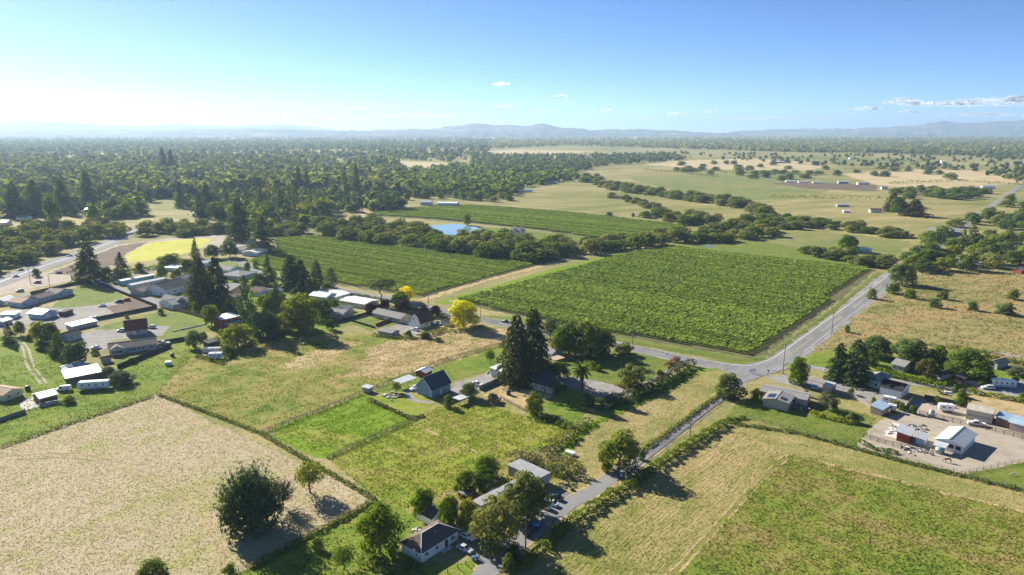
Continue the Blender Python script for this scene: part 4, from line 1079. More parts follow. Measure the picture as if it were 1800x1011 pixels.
e, Lx, Ly = house('blue_house', 'pale blue house with two gables on the frontage street', (100,525), 9.5, (129,517), 2.9, 'gy', 1.9, 'paleblue', 'taupe', wins=(2, 0))
volume(e, -11.5, .8, 11.4, 8, 2.8, 'gx', 1.6, W['paleblue'], RF['taupe'], wins=(3, 1))
house('blue_house', 'small pale blue gabled house left of the gravel yard', (38,541), 11.0, (68,534), 2.9, 'gy', 1.8, 'paleblue', 'tan', wins=(2, 1))
e, Lx, Ly = house('garage', 'blue garage with white roof standing in the gravel yard', (75,562), 10.0, (101,555), 3.0, 'gy', 1.5, 'paleblue', 'white', cat='garage')
door(e, 1.5, -.003, 3.0, 2.4, mat=trim, name='garage_door')
house('small_shed', 'narrow blue shed left of the blue garage', (27,560), 7.0, (36,555), 2.4, 'shed', .3, 'paleblue', 'blue', cat='shed')
house('mobile_home', 'long aqua mobile home behind the side street', (214,502), 4.6, (272,491), 3.1, 'gx', .5, 'aqua', 'white', cat='mobile home', wins=(8, 1), vents=0)
house('mobile_home', 'long blue mobile home in front of the aqua one', (232,509), 4.6, (290,497), 2.9, 'gx', .5, 'paleblue', 'metal', cat='mobile home', wins=(6, 1), vents=0)
house('brown_house', 'beige house with brown roof beside the side street', (250,521), 11.0, (290,512), 2.9, 'gx', 1.9, 'beige', 'taupe', wins=(3, 2))
house('white_building', 'large white building with dark grey roof and side windows', (292,521), 15.0, (335,509), 4.2, 'gx', 3.2, 'white', 'charcoal', cat='building', wins=(4, 2))
e, Lx, Ly = house('white_house', 'white house with double garage at the fence corner', (305,545), 14.0, (341,537), 2.9, 'gx', 1.9, 'white', 'grey', wins=(0, 2))
door(e, 1.2, -.003, 4.6, 2.2, mat=trim, name='garage_door'); door(e, 6.6, -.003, 2.4, 2.2, mat=trim, name='garage_door')
volume(e, Lx*.3, 3.0, 6, 15, 3.6, 'gy', 2.0, W['white'], RF['grey'])
house('hip_roof_house', 'pale house with grey hip roof beside the street', (423,493), (399,488), (442,484), 2.8, 'hip', 2.0, 'paleblue', 'grey', wins=(2, 2), vents=0)
house('grey_house', 'white house with grey gable behind the hip roof house', (403,482), (392,478), (414,476), 2.8, 'gy', 1.8, 'white', 'grey', wins=(1, 2))
house('pale_house', 'pale house at the corner of the left vineyard', (425,446), (413,442), (438,440), 2.8, 'gx', 1.6, 'paleblue', 'grey', wins=(2, 1))
house('white_house', 'white cottage at the edge of the left vineyard', (452,451), (437,447), (460,446), 2.8, 'gx', 1.5, 'white', 'white', wins=(2, 2))
house('grey_house', 'house with blue grey roof between the dark conifers', (404,519), (386,513), (426,508), 2.8, 'gy', 1.8, 'tan', 'grey', wins=(2, 1))
house('white_house', 'white house with brown roof beside the yellow green bush', (458,521), (447,517), (470,514), 2.8, 'gy', 1.6, 'white', 'umber', wins=(1, 2))
house('white_house', 'white flat roofed house behind the left hand hedge trees', (312,478), (301,474), (324,472), 2.8, 'gy', .8, 'white', 'white')
e, Lx, Ly = house('white_barn', 'long white roofed barn behind the long white trailer', (118,677), 8.5, (179,665), 2.9, 'shed', .9, 'dark', 'white', cat='barn', vents=0)
house('small_shed', 'small pale roofed shed behind the long white barn', (112,657), 4.0, (129,653), 2.0, 'gx', .7, 'grey', 'white', cat='shed')
house('small_shed', 'small shed with brown metal roof behind the long white barn', (136,652), 4.0, (152,648), 2.0, 'shed', .4, 'grey', 'metal', cat='shed')
house('small_shed', 'small shed with pale roof in front of the long grey house', (180,640), 3.4, (196,637), 2.0, 'gx', .7, 'grey', 'brown', cat='shed', vents=0)
house('brown_house', 'pale house with tan roof at the left edge', (8,707), 11.0, (41,695), 2.8, 'gy', 1.3, 'cream', 'tan', wins=(2, 0))
e, Lx, Ly = house('stable', 'open fronted shed with pale roof at the lower left', (72,712), 7.0, (102,704), 2.6, 'gx', 1.0, 'brown', 'white', cat='stable', vents=0)
house('low_roof_shed', 'dark shed beside the white motorhome and round bush', (367,611), 4.0, (388,605), 2.1, 'shed', .4, 'dark', 'charcoal', cat='shed')
for a in [('garden_shed', 'white roofed shed at the left edge beside the gravel yard', (6,573), 5.0, (22,568), 2.3, 'gx', .7, 'grey', 'white'), ('garden_shed', 'long grey shed on the frontage street at the left edge', (8,537), 7.0, (30,531), 2.6, 'gx', 1.2, 'grey', 'metal'),
          ('garden_shed', 'small dark shed right of the blue garage', (113,556), 3.5, (129,551), 2.3, 'flat', 0, 'brown', 'charcoal'), ('garden_shed', 'low pale shed behind the brown topped conifers', (505,487), 6.0, (522,482), 2.6, 'gx', 1.1, 'white', 'grey'),
          ('garden_shed', 'tan roofed shed between the massive conifers and columnar tree', (412,530), 7.0, (432,524), 2.6, 'gx', 1.4, 'beige', 'tan'), ('garden_shed', 'white shed right of the yellow green round tree', (484,520), 5.0, (498,516), 2.5, 'gx', 1.1, 'white', 'metal'),
          ('garden_shed', 'blue roofed shed beside the bright round tree', (560,522), 5.0, (572,518), 2.4, 'gx', .9, 'paleblue', 'blue'), ('garden_shed', 'small grey shed below the wide light green bush tree', (350,598), 3.0, (362,595), 2.1, 'gx', .7, 'grey', 'charcoal'),
          ('garden_shed', 'grey garage behind the large white building', (322,497), 7.0, (345,491), 2.7, 'gx', 1.4, 'white', 'grey'), ('garden_shed', 'long white roof behind the twin conifers', (355,470), 7.0, (378,465), 2.7, 'gx', 1.2, 'white', 'white')]:
    house(*a, cat='shed', vents=0, group='small outbuildings of the left hand gardens')
# right hand houses
e, Lx, Ly = house('solar_house', 'taupe house with solar panels on its low grey roof', (1384,724), (1341,715), 8.5, 3.3, 'gx', .85, 'tan', 'grey', vents=1)
pan = paint('solar cell', (.012,.016,.035), .15, 0, .05, spec=.8)
for (x, y) in ((1.2, Ly*.62), (5.2, Ly*.60)):
    zz = 3.3 + .85 * (1 - abs(y + 1 - Ly/2) / (Ly/2)) + .25
for k, (x0_, y0_, w_, d_) in enumerate(((.9, Ly*.60, 4.2, 2.6), (1.2, Ly*.13, 2.2, 2.0))):
    s_ = .85 / (Ly/2)
    za = 3.3 + s_ * min(y0_, Ly - y0_) + .22; zb = 3.3 + s_ * min(y0_ + d_, Ly - y0_ - d_) + .22
    slab(e, 'solar_panel', [(x0_, y0_, za), (x0_ + w_, y0_, za), (x0_ + w_, y0_ + d_, zb), (x0_, y0_ + d_, zb)], .06, pan)
volume(e, 8.6, -4.5, 8.0, 16.5, 2.8, 'gy', .8, W['tan'], RF['grey'], wins=(2, 2))
window(e, 3.2, 0, 1.2, 1.0, 1.0)
MB().box(3.5, 8.2, -3.4, -.3, .55, .7).build('deck', timber, e)
e, Lx, Ly = house('grey_house', 'pale house with grey hip roof beside two dark conifers', (1546,684), (1519,677), (1563,672), 2.8, 'hip', 1.8, 'white', 'grey', wins=(2, 2), vents=0)
volume(e, 1.5, Ly + .02, 8, 14, 2.7, 'gy', 1.5, W['paleblue'], RF['grey'], wins=(0, 4))
house('black_roof_house', 'white barn with black roof beside the white horse trailers', (1583,701), (1547,691), (1594,690), 3.1, 'gy', 1.7, 'white', 'black', cat='barn', wins=(1, 0), vents=0)
house('small_shed', 'garden shed with light blue roof at the lawn edge', (1549,732), (1531,726), (1557,722), 2.5, 'shed', .5, 'tan', 'blue', cat='shed')
house('camper_shed', 'small brown box shed on the drive beside the fruit tree', (1460,691), (1446,687), (1466,684), 2.5, 'flat', 0, 'tan', 'metal', cat='shed', ov=.1)
house('grey_house', 'grey roofed house under the big dark round tree', (1588,655), (1568,649), (1600,646), 2.6, 'gy', 1.4, 'grey', 'grey', wins=(1, 2))
e, Lx, Ly = house('beige_barn', 'beige metal barn behind the white pickup', (1743,746), (1697,736), 7.0, 3.7, 'gy', .9, 'beige', 'beige', cat='barn', vents=0, ov=.15)
MB().box(-.03, 0, .5, Ly - .5, 1.3, 2.2).build('wall_band', paint('green band', (.28,.31,.27), .7), e)
house('loose_box', 'open shelter with blue roof beside the beige barn', (1772,753), (1749,747), 7.0, 2.7, 'shed', .5, 'brown', 'blue', cat='stable', open_=False)
house('loose_box', 'long stable with pale roof at the right edge', (1818,768), (1773,756), 8.0, 2.9, 'gy', .6, 'tan', 'blue', cat='stable', vents=0)
e, Lx, Ly = house('horse_stable', 'white horse stable with shining metal gable roof', (1690,800), (1645,786), (1709,777), 3.0, 'gx', 1.3, 'white', 'metal', cat='stable', vents=0, ov=.55)
for i in range(3): MB().box(-.03, .06, .4 + i * 2.0, 1.9 + i * 2.0, 1.25, 2.5).build('stall_shade_panel', door_stall_dark, e)  # dark panels on the wall, painted in for the shade inside the open stalls
for i in range(4): MB().box(-.08, -.032, .2 + i * 2.0, .38 + i * 2.0, .0, 2.9).build('stall_post', trim, e)
slab(e, 'lean_to_roof', [(-4.2,Ly-.2,2.3),(-4.2,Ly*.48,2.3),(-.02,Ly*.48,2.75),(-.02,Ly-.2,2.75)], .08, RF['metal'])
for y in (Ly*.5, Ly*.72, Ly-.4): MB().box(-4.1, -3.96, y, y + .14, -.05, 2.3).build('lean_to_post', timber, e)
house('red_shed', 'red shed with pale metal roof inside the corral', (1598,780), (1575,775), (1606,768), 2.8, 'shed', .5, 'red', 'metal', cat='shed')
house('blue_shed', 'small blue shed between red shed and stable', (1624,784), (1609,780), (1630,774), 2.0, 'shed', .4, 'paleblue', 'metal', cat='shed')
house('small_shed', 'dark timber shed between the big tree and motorhome', (1692,676), (1680,672), (1700,669), 2.4, 'shed', .4, 'brown', 'charcoal', cat='shed')
house('small_shed', 'small shed at the edge of the dark round trees', (1655,668), (1646,664), (1664,661), 2.3, 'gx', .8, 'paleblue', 'brown', cat='shed')
house('cottage', 'small pink roofed cottage behind the olive tree', (1752,650), (1738,645), (1762,642), 2.4, 'gx', 1.2, 'grey', 'tan')
house('white_house', 'long white house among the right hand roadside trees', (1722,472), 16.0, 8.0, 2.9, 'gy', 2.0, 'white', 'grey', wins=(1, 5))
house('white_house', 'white cottage beside the lone green tree near the road', (1528,446), 14.0, 8.0, 2.9, 'gy', 1.4, 'paleblue', 'white', wins=(1, 3))
house('roadside_house', 'grey roofed house where the road enters the trees', (1665,417), (1650,412), (1678,408), 3.0, 'gy', 1.8, 'grey', 'grey')
house('red_shed', 'small red shed at the right edge of the roadside trees', (1795,482), (1783,479), (1806,476), 2.6, 'gx', 1.2, 'red', 'grey', cat='shed')
# middle distance and far buildings: centre of the front wall, width in survey units, depth and height in metres
def far(name, label, x, y, w, d, h, rise, wall, rmat, cat, ang=-8, wins=0, group=None):
    g = G((x, y)); Lx = .72 * w * MPP((x, y)); d *= .75
    e = empty(name, (g[0] - Lx / 2 * math.cos(R(ang)), g[1] - Lx / 2 * math.sin(R(ang)), 0), R(ang))
    volume(e, 0, 0, Lx, d, h, 'gx', rise, W[wall], RF[rmat], wins=(wins, 0), tall=1.4, ww=1.4)
    tag(e, label, cat, group); return e, Lx
e, Lx = far('white_villa', 'white villa with chimneys beside the pond', 909, 416, 32, 10, 5.0, 2.2, 'white', 'grey', 'villa', -15, 6)
for x in (2, Lx - 3.6): MB().box(x, x + 1.6, 2, 3.2, 4.5, 9.4).build('chimney', trim, e)
for a in [('warehouse', 'long low warehouse at the head of the far vineyard', 786, 363, 50, 18, 4.5, 1.0, 'white', 'white', 'warehouse'),
 ('warehouse', 'blue grey shed left of the long low warehouse', 748, 361, 26, 16, 4.5, 1.0, 'paleblue', 'blue', 'warehouse'), ('warehouse', 'low white shed at the vineyard head yard', 702, 369, 22, 10, 3.5, .8, 'white', 'white', 'warehouse'),
 ('far_building', 'long white roof among the central woods', 524, 318, 26, 16, 5, 1.5, 'white', 'white', 'building'), ('far_building', 'blue roofed hall among the central woods', 562, 347, 24, 12, 4.5, 1.5, 'paleblue', 'blue', 'building'), ('far_building', 'white roof left of the central woods', 462, 271, 9, 20, 7, 2, 'white', 'white', 'building'),
 ('far_building', 'pale house beside the small round clearing', 238, 360, 20, 12, 4, 2, 'white', 'tan', 'building'), ('far_building', 'long shed below the pale fenced clearing', 272, 349, 26, 12, 4, 1.5, 'grey', 'blue', 'building'), ('far_building', 'blue house right of the small round clearing', 347, 381, 28, 12, 3.5, 2.2, 'white', 'blue', 'building'), ('far_building', 'pale roofs behind the pale fenced clearing', 338, 317, 14, 14, 4, 1.5, 'white', 'metal', 'building'),
 ('far_building', 'white house under the eucalyptus trees at the left', 38, 387, 30, 10, 3, 1.5, 'white', 'grey', 'building'), ('far_building', 'white roof at the left edge behind the bushy trees', 6, 396, 18, 10, 3.5, 1.5, 'white', 'white', 'building'), ('far_building', 'small blue house beside the central woods clearing', 618, 362, 18, 10, 3.5, 1.8, 'white', 'blue', 'building'), ('far_building', 'grey house behind the dark clump', 580, 376, 22, 10, 3.5, 1.8, 'grey', 'grey', 'building'),
 ('far_building', 'grey roofed barn in the pink tan straw field', 1366, 287, 34, 20, 4.5, 2.0, 'grey', 'metal', 'barn'), ('farm_building', 'low farm shed left of the brown eucalyptus trees', 1482, 364, 28, 9, 3, 1.2, 'grey', 'metal', 'barn'), ('farm_building', 'farm house with brown roof beside the eucalyptus trees', 1540, 374, 26, 10, 3.2, 1.8, 'white', 'brown', 'house'), ('farm_building', 'pale shed below the low farm shed', 1488, 374, 14, 7, 2.5, .8, 'white', 'white', 'barn'),
 ('farm_building', 'grey sheds behind the white greenhouses', 1482, 323, 22, 12, 4, 1.4, 'grey', 'metal', 'barn'), ('farm_building', 'long farm roof right of the grey sheds', 1518, 325, 26, 12, 4, 1.4, 'white', 'tan', 'barn'), ('farm_building', 'white house among trees below the tan field', 1555, 333, 14, 10, 3.5, 1.6, 'white', 'grey', 'house'), ('farm_building', 'pale house beside the far right road', 1738, 332, 28, 12, 4, 1.8, 'white', 'blue', 'house'), ('farm_building', 'second pale house left of the far right road', 1662, 346, 22, 10, 3.5, 1.6, 'white', 'white', 'house'),
 ('farm_building', 'tiny white barn at the edge of the far tree band', 1659, 286, 10, 14, 5, 1.6, 'white', 'white', 'barn'), ('farm_building', 'white roofs at the edge of the straw pasture', 928, 338, 20, 10, 3.5, 1.6, 'white', 'blue', 'barn'), ('farm_building', 'long low barn in the straw pasture', 968, 323, 26, 10, 3, 1.2, 'grey', 'metal', 'barn'), ('farm_building', 'white roof at the far right tree band', 1500, 280, 18, 16, 5, 1.6, 'white', 'white', 'barn')]:
    far(*a)
for lb, x, y in (('leftmost of the three white greenhouses', 1390, 320.5), ('middle one of the three white greenhouses', 1412, 321.3), ('rightmost of the three white greenhouses', 1437, 322.3)):
    far('greenhouse', lb, x, y, 22, 9, 2.2, 1.4, 'white', 'white', 'greenhouse', -5, 0, 'white greenhouses')
# water tower
g = G((574,302)); e = empty('water_tower', (g[0], g[1], 0)); Hh = HT((574,302), 285); r0 = 4.2 * MPP((574,302))
MB().lathe([(r0*.55, 0), (r0*.5, Hh*.55)], 12).build('shaft', trim, e, True)
MB().lathe([(r0*.5, Hh*.55), (r0, Hh*.66), (r0, Hh*.88), (.2, Hh)], 14).build('tank', trim, e, True)
tag(e, 'white water tower rising above the central woods', 'water tower')
# ---------------------------------------------------------------- trees one by one: kind, leaf, base x, base y, top y, crown width, label
T = [
 ('cypress','conifer',442,926,806,128,'big dark spiky cypress alone in the hay field'),
 ('dead','dead',498,892,826,56,'bare grey dead tree leaning on the spiky cypress'),
 ('open','green',545,866,806,54,'small open tree right of the spiky cypress'),
 ('bush','green',270,1012,984,56,'dark bush cut off by the bottom edge'),
 ('bush','green',404,1012,990,30,'small bush on the fence line at the bottom edge'),
 ('open','green',605,1000,956,38,'small ragged tree below the spiky cypress shadow'),
 ('bush','green',560,965,945,24,'low bush beside the hay field fence'),
 ('round','yellowgreen',668,972,880,86,'round yellow green tree left of the white house'),
 ('tall','bright',745,905,856,54,'leafy tree behind the white garage'),
 ('tall','bright',790,928,866,50,'left tree of the leafy screen behind the white house'),
 ('tall','yellowgreen',822,932,872,44,'right tree of the leafy screen behind the white house'),
 ('oak','willow',872,960,872,86,'weeping grey green tree left of the power pole'),
 ('oak','olive',930,908,828,86,'tall olive green tree over the parked cars'),
 ('oak','olive',900,905,850,52,'smaller olive tree beside the tall olive green tree'),
 ('tall','yellowgreen',856,838,800,52,'bright topped tree at the far side of the long building'),
 ('tall','green',818,868,824,50,'dark leafy tree left of the brown shed'),
 ('round','green',850,858,820,46,'dark tree behind the brown shed'),
 ('bush','rust',903,990,952,34,'brownish bush beside the power pole'),
 ('bush','willow',893,1006,972,30,'pale bush at the lane corner below the power pole'),
 ('oak','green',1088,823,756,78,'spreading dark oak beside the narrow lane'),
 ('bush','bright',1066,830,809,21,'bright bush under the lane oak'),
 ('bush','dark',1128,808,793,16,'dark shrub beside the lane oak'),
 ('bush','olive',1280,697,652,58,'big grey green bush at the crossroads'),
 ('round','green',939,727,688,38,'round green tree below the yellow house'),
 ('oak','dark',824,700,671,36,'dark round tree right of the blue barn'),
 ('bush','dark',788,716,692,22,'dark bush between blue barn and carport'),
 ('open','willow',697,690,670,20,'thin small tree beside the open shelter'),
 ('bush','grey',866,706,690,26,'grey bush beside the dry yard fence'),
 ('shaggy','redwood',938,662,541,52,'taller of the two big redwoods'),
 ('shaggy','redwood',908,672,553,60,'broad left redwood beside the yellow house'),
 ('shaggy','redwood',925,672,600,50,'lower redwood in front of the tall pair'),
 ('open','grey',968,604,557,34,'thin grey tree right of the redwoods'),
 ('round','green',1000,622,560,56,'left tree of the dense green grove'),
 ('round','green',1035,625,556,62,'middle tree of the dense green grove'),
 ('round','green',1062,622,575,44,'right tree of the dense green grove'),
 ('oak','bright',985,624,580,40,'bright tree at the left end of the green grove'),
 ('bush','dark',1050,628,598,48,'dark underwood of the green grove'),
 ('bush','olive',1097,622,602,36,'tan green bush at the end of the grove'),
 ('round','green',984,664,634,40,'green tree behind the yellow house roof'),
 ('bush','bright',1042,648,634,17,'left of three small fruit trees near the palm'),
 ('bush','bright',1052,652,640,14,'right of three small fruit trees near the palm'),
 ('bush','bright',1037,644,633,13,'back one of three small fruit trees near the palm'),
 ('bush','willow',1108,680,640,58,'large olive bush on the lawn'),
 ('bush','green',980,692,668,18,'climber bush at the corner of the yellow house'),
 ('bush','dark',1030,712,690,30,'dark bush at the left end of the flowering hedge'),
 ('open','green',862,640,612,18,'small young tree in the grassy yard'),
 ('spire','conifer',905,668,640,14,'slim conifer under the redwoods'),
 ('bush','rust',1160,668,648,18,'shrub on the driveway corner'),
 # road side
 ('umbrella','dark',670,532,492,52,'umbrella pine leaning over the road'),
 ('round','yellow',716,530,502,32,'smaller golden tree behind the green tree'),
 ('round','bright',704,541,510,34,'green tree in front of the smaller golden tree'),
 ('oak','yellow',816,575,526,62,'large golden yellow tree beside the road'),
 ('round','plum',676,546,525,24,'purple leaved tree under the umbrella pine'),
 ('round','plum',711,548,525,25,'purple leaved tree beside the green and golden trees'),
 ('round','plum',652,552,532,24,'purple leaved tree left of the long beige house'),
 ('round','plum',744,555,536,20,'red purple tree left behind the gambrel barn'),
 ('round','plum',765,556,535,24,'darkest purple tree behind the gambrel barn'),
 ('spire','conifer',583,510,472,25,'rounded dark cypress at the vineyard road corner'),
 ('bush','bright',588,542,525,24,'bright bush left of the white roofed house'),
 ('bush','bright',572,556,520,30,'green bush beside the beige L shaped house'),
 ('bush','olive',718,592,580,18,'shrub on the gravel yard edge'),
 ('bush','olive',748,594,582,22,'shrub below the gambrel barn'),
 ('bush','olive',770,600,592,16,'low shrub in the straw grass'),
 # left hand garden trees
 ('oak','green',525,585,514,80,'biggest round green tree of the left hand houses'),
 ('round','dark',470,594,543,58,'blue dark tree left of the biggest round green tree'),
 ('round','green',556,560,522,36,'green tree right of the biggest round green tree'),
 ('spire','conifer',437,582,488,32,'tall dark columnar tree beside the red house'),
 ('shaggy','redwood',354,540,447,42,'left one of the two massive dark conifers'),
 ('shaggy','redwood',383,536,450,40,'right one of the two massive dark conifers'),
 ('round','yellowgreen',372,572,531,36,'pale green round tree beside the red house'),
 ('oak','yellowgreen',418,609,569,60,'wide light green bush tree below the red house'),
 ('round','dark',341,612,579,31,'dark round tree beside the corner of the board fence'),
 ('bush','bright',400,624,605,26,'small spreading tree beside the white motorhome'),
 ('conifer','conifer',344,453,418,15,'twin conifers at the edge of the yellow green field'),
 ('round','dark',374,454,428,28,'round dark tree beside the twin conifers'),
 ('round','dark',404,452,420,34,'larger round dark tree left of the pale house'),
 ('shaggy','conifer',422,422,346,38,'tall ragged conifer above the pale house'),
 ('conifer','conifer',464,444,378,42,'broad dark conifer at the vineyard corner'),
 ('conifer','conifer',473,502,447,23,'pointed conifer between the gardens and vineyard'),
 ('shaggy','redwood',512,508,447,34,'left of the brown topped conifers at the vineyard'),
 ('shaggy','redwood',530,509,455,32,'right of the brown topped conifers at the vineyard'),
 ('conifer','grey',558,498,456,26,'grey green conifer at the vineyard edge'),
 ('round','yellowgreen',549,517,488,42,'bright round tree below the brown topped conifers'),
 ('conifer','conifer',529,519,492,26,'small dark conifer beside the bright round tree'),
 ('round','yellowgreen',464,543,517,30,'yellow green round tree between dark trees'),
 ('conifer','dark',486,540,502,34,'dark bushy tree above the biggest round green tree'),
 ('round','bright',456,503,478,28,'light green tree beside the pointed conifer'),
 ('round','dark',405,560,528,40,'shadowy tree behind the red house'),
 ('bush','bright',415,500,490,18,'round bush below the hip roof house'),
 ('round','green',300,470,444,40,'spreading tree beside the yellow green field'),
 ('round','green',330,478,452,30,'tree right of the spreading tree'),
 ('bush','bright',285,490,466,24,'bright bush behind the mobile homes'),
 ('bush','dark',312,492,470,22,'dark bush behind the large white building'),
 ('bush','green',246,478,460,22,'bush at the corner of the yellow green field'),
 ('shaggy','conifer',158,494,426,44,'big dark conifer at the street corner'),
 ('conifer','conifer',214,488,443,28,'pointed dark conifer right of the street corner tree'),
 ('bush','dark',188,490,466,26,'dark shrub between the two street conifers'),
 ('bush','dark',64,486,470,17,'dark round shrub beside the highway'),
 ('conifer','dark',17,603,567,23,'dark conifer at the head of the two rut track'),
 ('round','green',36,590,562,20,'small tree right of the dark conifer on the track'),
 ('round','yellowgreen',72,604,562,32,'yellow green tree at the gravel yard corner'),
 ('round','bright',92,600,562,28,'bright tree beside the yellow green tree'),
 ('conifer','dark',82,612,576,28,'dark conifer in front of the yellow green tree'),
 ('conifer','dark',104,626,584,30,'dark bushy conifer beside the small dark roofed house'),
 ('round','dark',135,640,599,50,'largest dark round tree above the white barn'),
 ('bush','grey',212,674,650,52,'grey green thicket right of the long white trailer'),
 ('bush','grey',188,664,645,34,'pale thicket behind the long white trailer'),
 ('bush','green',122,708,695,26,'low green bush at the lower left stable'),
 ('bush','green',360,600,585,16,'garden shrub beside the dark round tree'),
 # right hand garden trees
 ('tall','bright',1401,676,622,42,'bright green tree behind the solar roof house'),
 ('shaggy','conifer',1472,668,602,34,'left one of the two dark roadside conifers'),
 ('shaggy','conifer',1502,674,595,46,'right one of the two dark roadside conifers'),
 ('oak','dark',1598,643,593,66,'big dark round tree on the right'),
 ('round','green',1648,650,605,42,'green tree right of the big dark round tree'),
 ('round','rust',1630,667,628,42,'bronze green tree below the big dark round tree'),
 ('oak','green',1702,664,612,74,'wide light green tree beside the motorhome'),
 ('open','grey',1454,720,689,40,'grey blossoming fruit tree on the lawn'),
 ('bush','willow',1417,697,684,12,'small shrub in the solar house courtyard'),
 ('bush','green',1330,704,682,26,'shrub at the lane corner of the solar roof house'),
 ('bush','willow',1498,742,724,24,'thin fruit bush at the end of the vegetable row'),
 ('bush','green',1690,712,690,30,'bush tree at the paddock corner'),
 ('bush','bright',1799,705,690,22,'bright bush at the right edge'),
 ('oak','dark',1540,626,590,56,'dark thicket behind the dark roadside conifers'),
 ('bush','green',1525,640,616,40,'low dark shrub behind the conifers'),
 ('bush','grey',1790,660,645,40,'grey bushes behind the motorhome'),
 ('midbush','willow',1532,525,505,18,'roadside bush beside the meadow pole'),
 ('midbush','green',1600,524,505,20,'upper one of the bush pair nearest the road'),
 ('midbush','green',1570,516,495,25,'grey green bush on the road bank'),
 ('midbush','dark',1642,540,522,20,'round meadow bush right of the road bank'),
 ('midbush','dark',1658,526,510,18,'small meadow bush touching its neighbour'),
 ('midbush','dark',1709,545,528,20,'lone round bush in the middle of the meadow'),
 ('midbush','dark',1766,552,530,34,'widest round bush in the meadow'),
 ('midbush','dark',1780,526,506,22,'round meadow bush at the right'),
 ('midbush','green',1489,584,570,11,'tiny bush beside the road pole'),
 ('oak','dark',1585,500,462,46,'dark trees at the bend where the road meets the wood'),
 ('round','bright',1489,441,410,38,'lone round green tree beside the white cottage'),
 ('round','yellowgreen',1676,456,428,28,'yellow green tree among the roadside trees'),
 ('round','green',820,396,374,18,'lone tree beside the pond'),
 ('mid','plum',1113,381,374,6,'tiny purple tree in the straw pasture'),
 ('midbush','dark',1071,379,372,12,'dark bush at the edge of the far vineyard'),
 ('shaggy','rust',1568,372,338,26,'left brown eucalyptus at the farm'),
 ('shaggy','rust',1607,380,350,36,'right brown eucalyptus at the farm'),
 ('round','green',1580,378,342,30,'green tree between the brown eucalyptus'),
 ('shaggy','dark',157,364,298,28,'tallest dark eucalyptus above the bushy highway trees'),
 ('midtall','green',95,397,340,30,'large green tree in front of the left eucalyptus'),
 ('midtall','bright',166,396,354,28,'bright tree below the tallest dark eucalyptus'),
 ('shaggy','conifer',288,306,258,15,'left one of the tall pair above the small clearing'),
 ('shaggy','conifer',303,306,262,13,'right one of the tall pair above the small clearing'),
 ('conifer','conifer',318,366,318,18,'pointed conifer beside the small round clearing'),
 ('shaggy','conifer',366,378,322,24,'broad conifer right of the small round clearing'),
 ('conifer','conifer',398,364,318,17,'slim conifer between the clearings'),
 ('shaggy','dark',28,382,320,36,'dark eucalyptus at the left edge of the woods'),
 ('shaggy','dark',64,376,314,34,'second dark eucalyptus from the left edge'),
 ('shaggy','dark',112,374,312,30,'third dark eucalyptus from the left edge'),
 ('shaggy','conifer',526,340,290,15,'left one of the conifer pair near the white roof'),
 ('conifer','conifer',541,342,294,15,'right one of the conifer pair near the white roof'),
 ('conifer','conifer',610,356,304,15,'conifer left of the highest conifer in the woods'),
 ('shaggy','conifer',628,353,286,16,'highest conifer in the middle of the woods'),
 ('midtall','yellowgreen',190,378,350,24,'yellow green tree beside the pale house clearing'),
 ('conifer','conifer',460,372,322,18,'conifer in front of the woods above the vineyard corner'),
 ('conifer','conifer',495,378,330,18,'conifer right of the vineyard corner woods'),
 ('spire','conifer',731,346,306,9,'slim dark cypress in the middle of the woods'),
]
for t in T:
    tree(*t[:7], group=None)
# palm
def palm(bx, by, ty, w, label):
    g = G((bx, by)); H = HT((bx, by), ty); Rr = w * MPP((bx, by)) / 2
    e = empty('palm_tree', (g[0], g[1], 0)); zt = H - Rr * .75
    MB().lathe([(.50, -.1), (.42, zt*.3), (.40, zt*.8), (.62, zt*.95), (.5, zt)], 10).build('trunk', bark, e, True)
    for i in range(64):
        a = 2.399 * i; el = 1.35 - 2.1 * (i / 64)
        V, F = [], []
        n = 9; p = np.array([0, 0, zt]); st = Rr * 1.18 / n
        for k in range(n + 1):
            wd = .42 * math.sin(math.pi * (.12 + .86 * k / n)) + .03
            sx, sy = -math.sin(a), math.cos(a)
            V += [(p[0] + sx*wd, p[1] + sy*wd, p[2] - wd*.35), tuple(p), (p[0] - sx*wd, p[1] - sy*wd, p[2] - wd*.35)]
            ee = el - 1.25 * (k / n) ** 1.3
            p = p + st * np.array([math.cos(a)*math.cos(ee), math.sin(a)*math.cos(ee), math.sin(ee)])
        for k in range(n):
            j = 3 * k
            F += [(j, j+3, j+4, j+1), (j+1, j+4, j+5, j+2)]
        mobj('frond', mesh_np('frond', V, F, rng.uniform(0, 1, len(F))), lf['green'], e)
    tag(e, label, 'palm')
palm(1023,683,636,38,'stout date palm beside the yellow house')

# ---------------------------------------------------------------- belts of trees that one can still tell apart
M2 = [('mid','green'),('mid','willow'),('mid','olive'),('mid','willow'),('mid','green'),('mid','olive')]
def wbelt(*a, **k): belt(*a, name='belt_tree', **k)  # mixed round trees and bushes of the belts, not only willows
wbelt([(548,412),(560,398),(640,395),(735,404),(760,418),(800,422),(850,420),(930,430),(935,462),(860,455),(798,446),(707,434),(632,426)], 92, (9,14), (15,22), M2, ['rounded willow green tree in the belt behind the left vineyard'], 'belt trees behind the left vineyard', 8)
wbelt([(930,432),(1030,432),(1110,423),(1180,415),(1280,396),(1345,405),(1385,419),(1300,424),(1180,430),(1110,438),(1000,452),(938,460)], 56, (8,13), (15,21), M2 + [('mid','dark')], ['rounded green tree in the belt between far vineyard and meadow'], 'belt trees beyond the large vineyard', 10)
wbelt([(1408,446),(1430,444),(1500,452),(1565,464),(1572,472),(1540,472),(1480,462)], 20, (6,9), (11,15), M2, ['rounded shrub tree in the row above the large vineyard corner'], 'row trees above the large vineyard corner', 7)
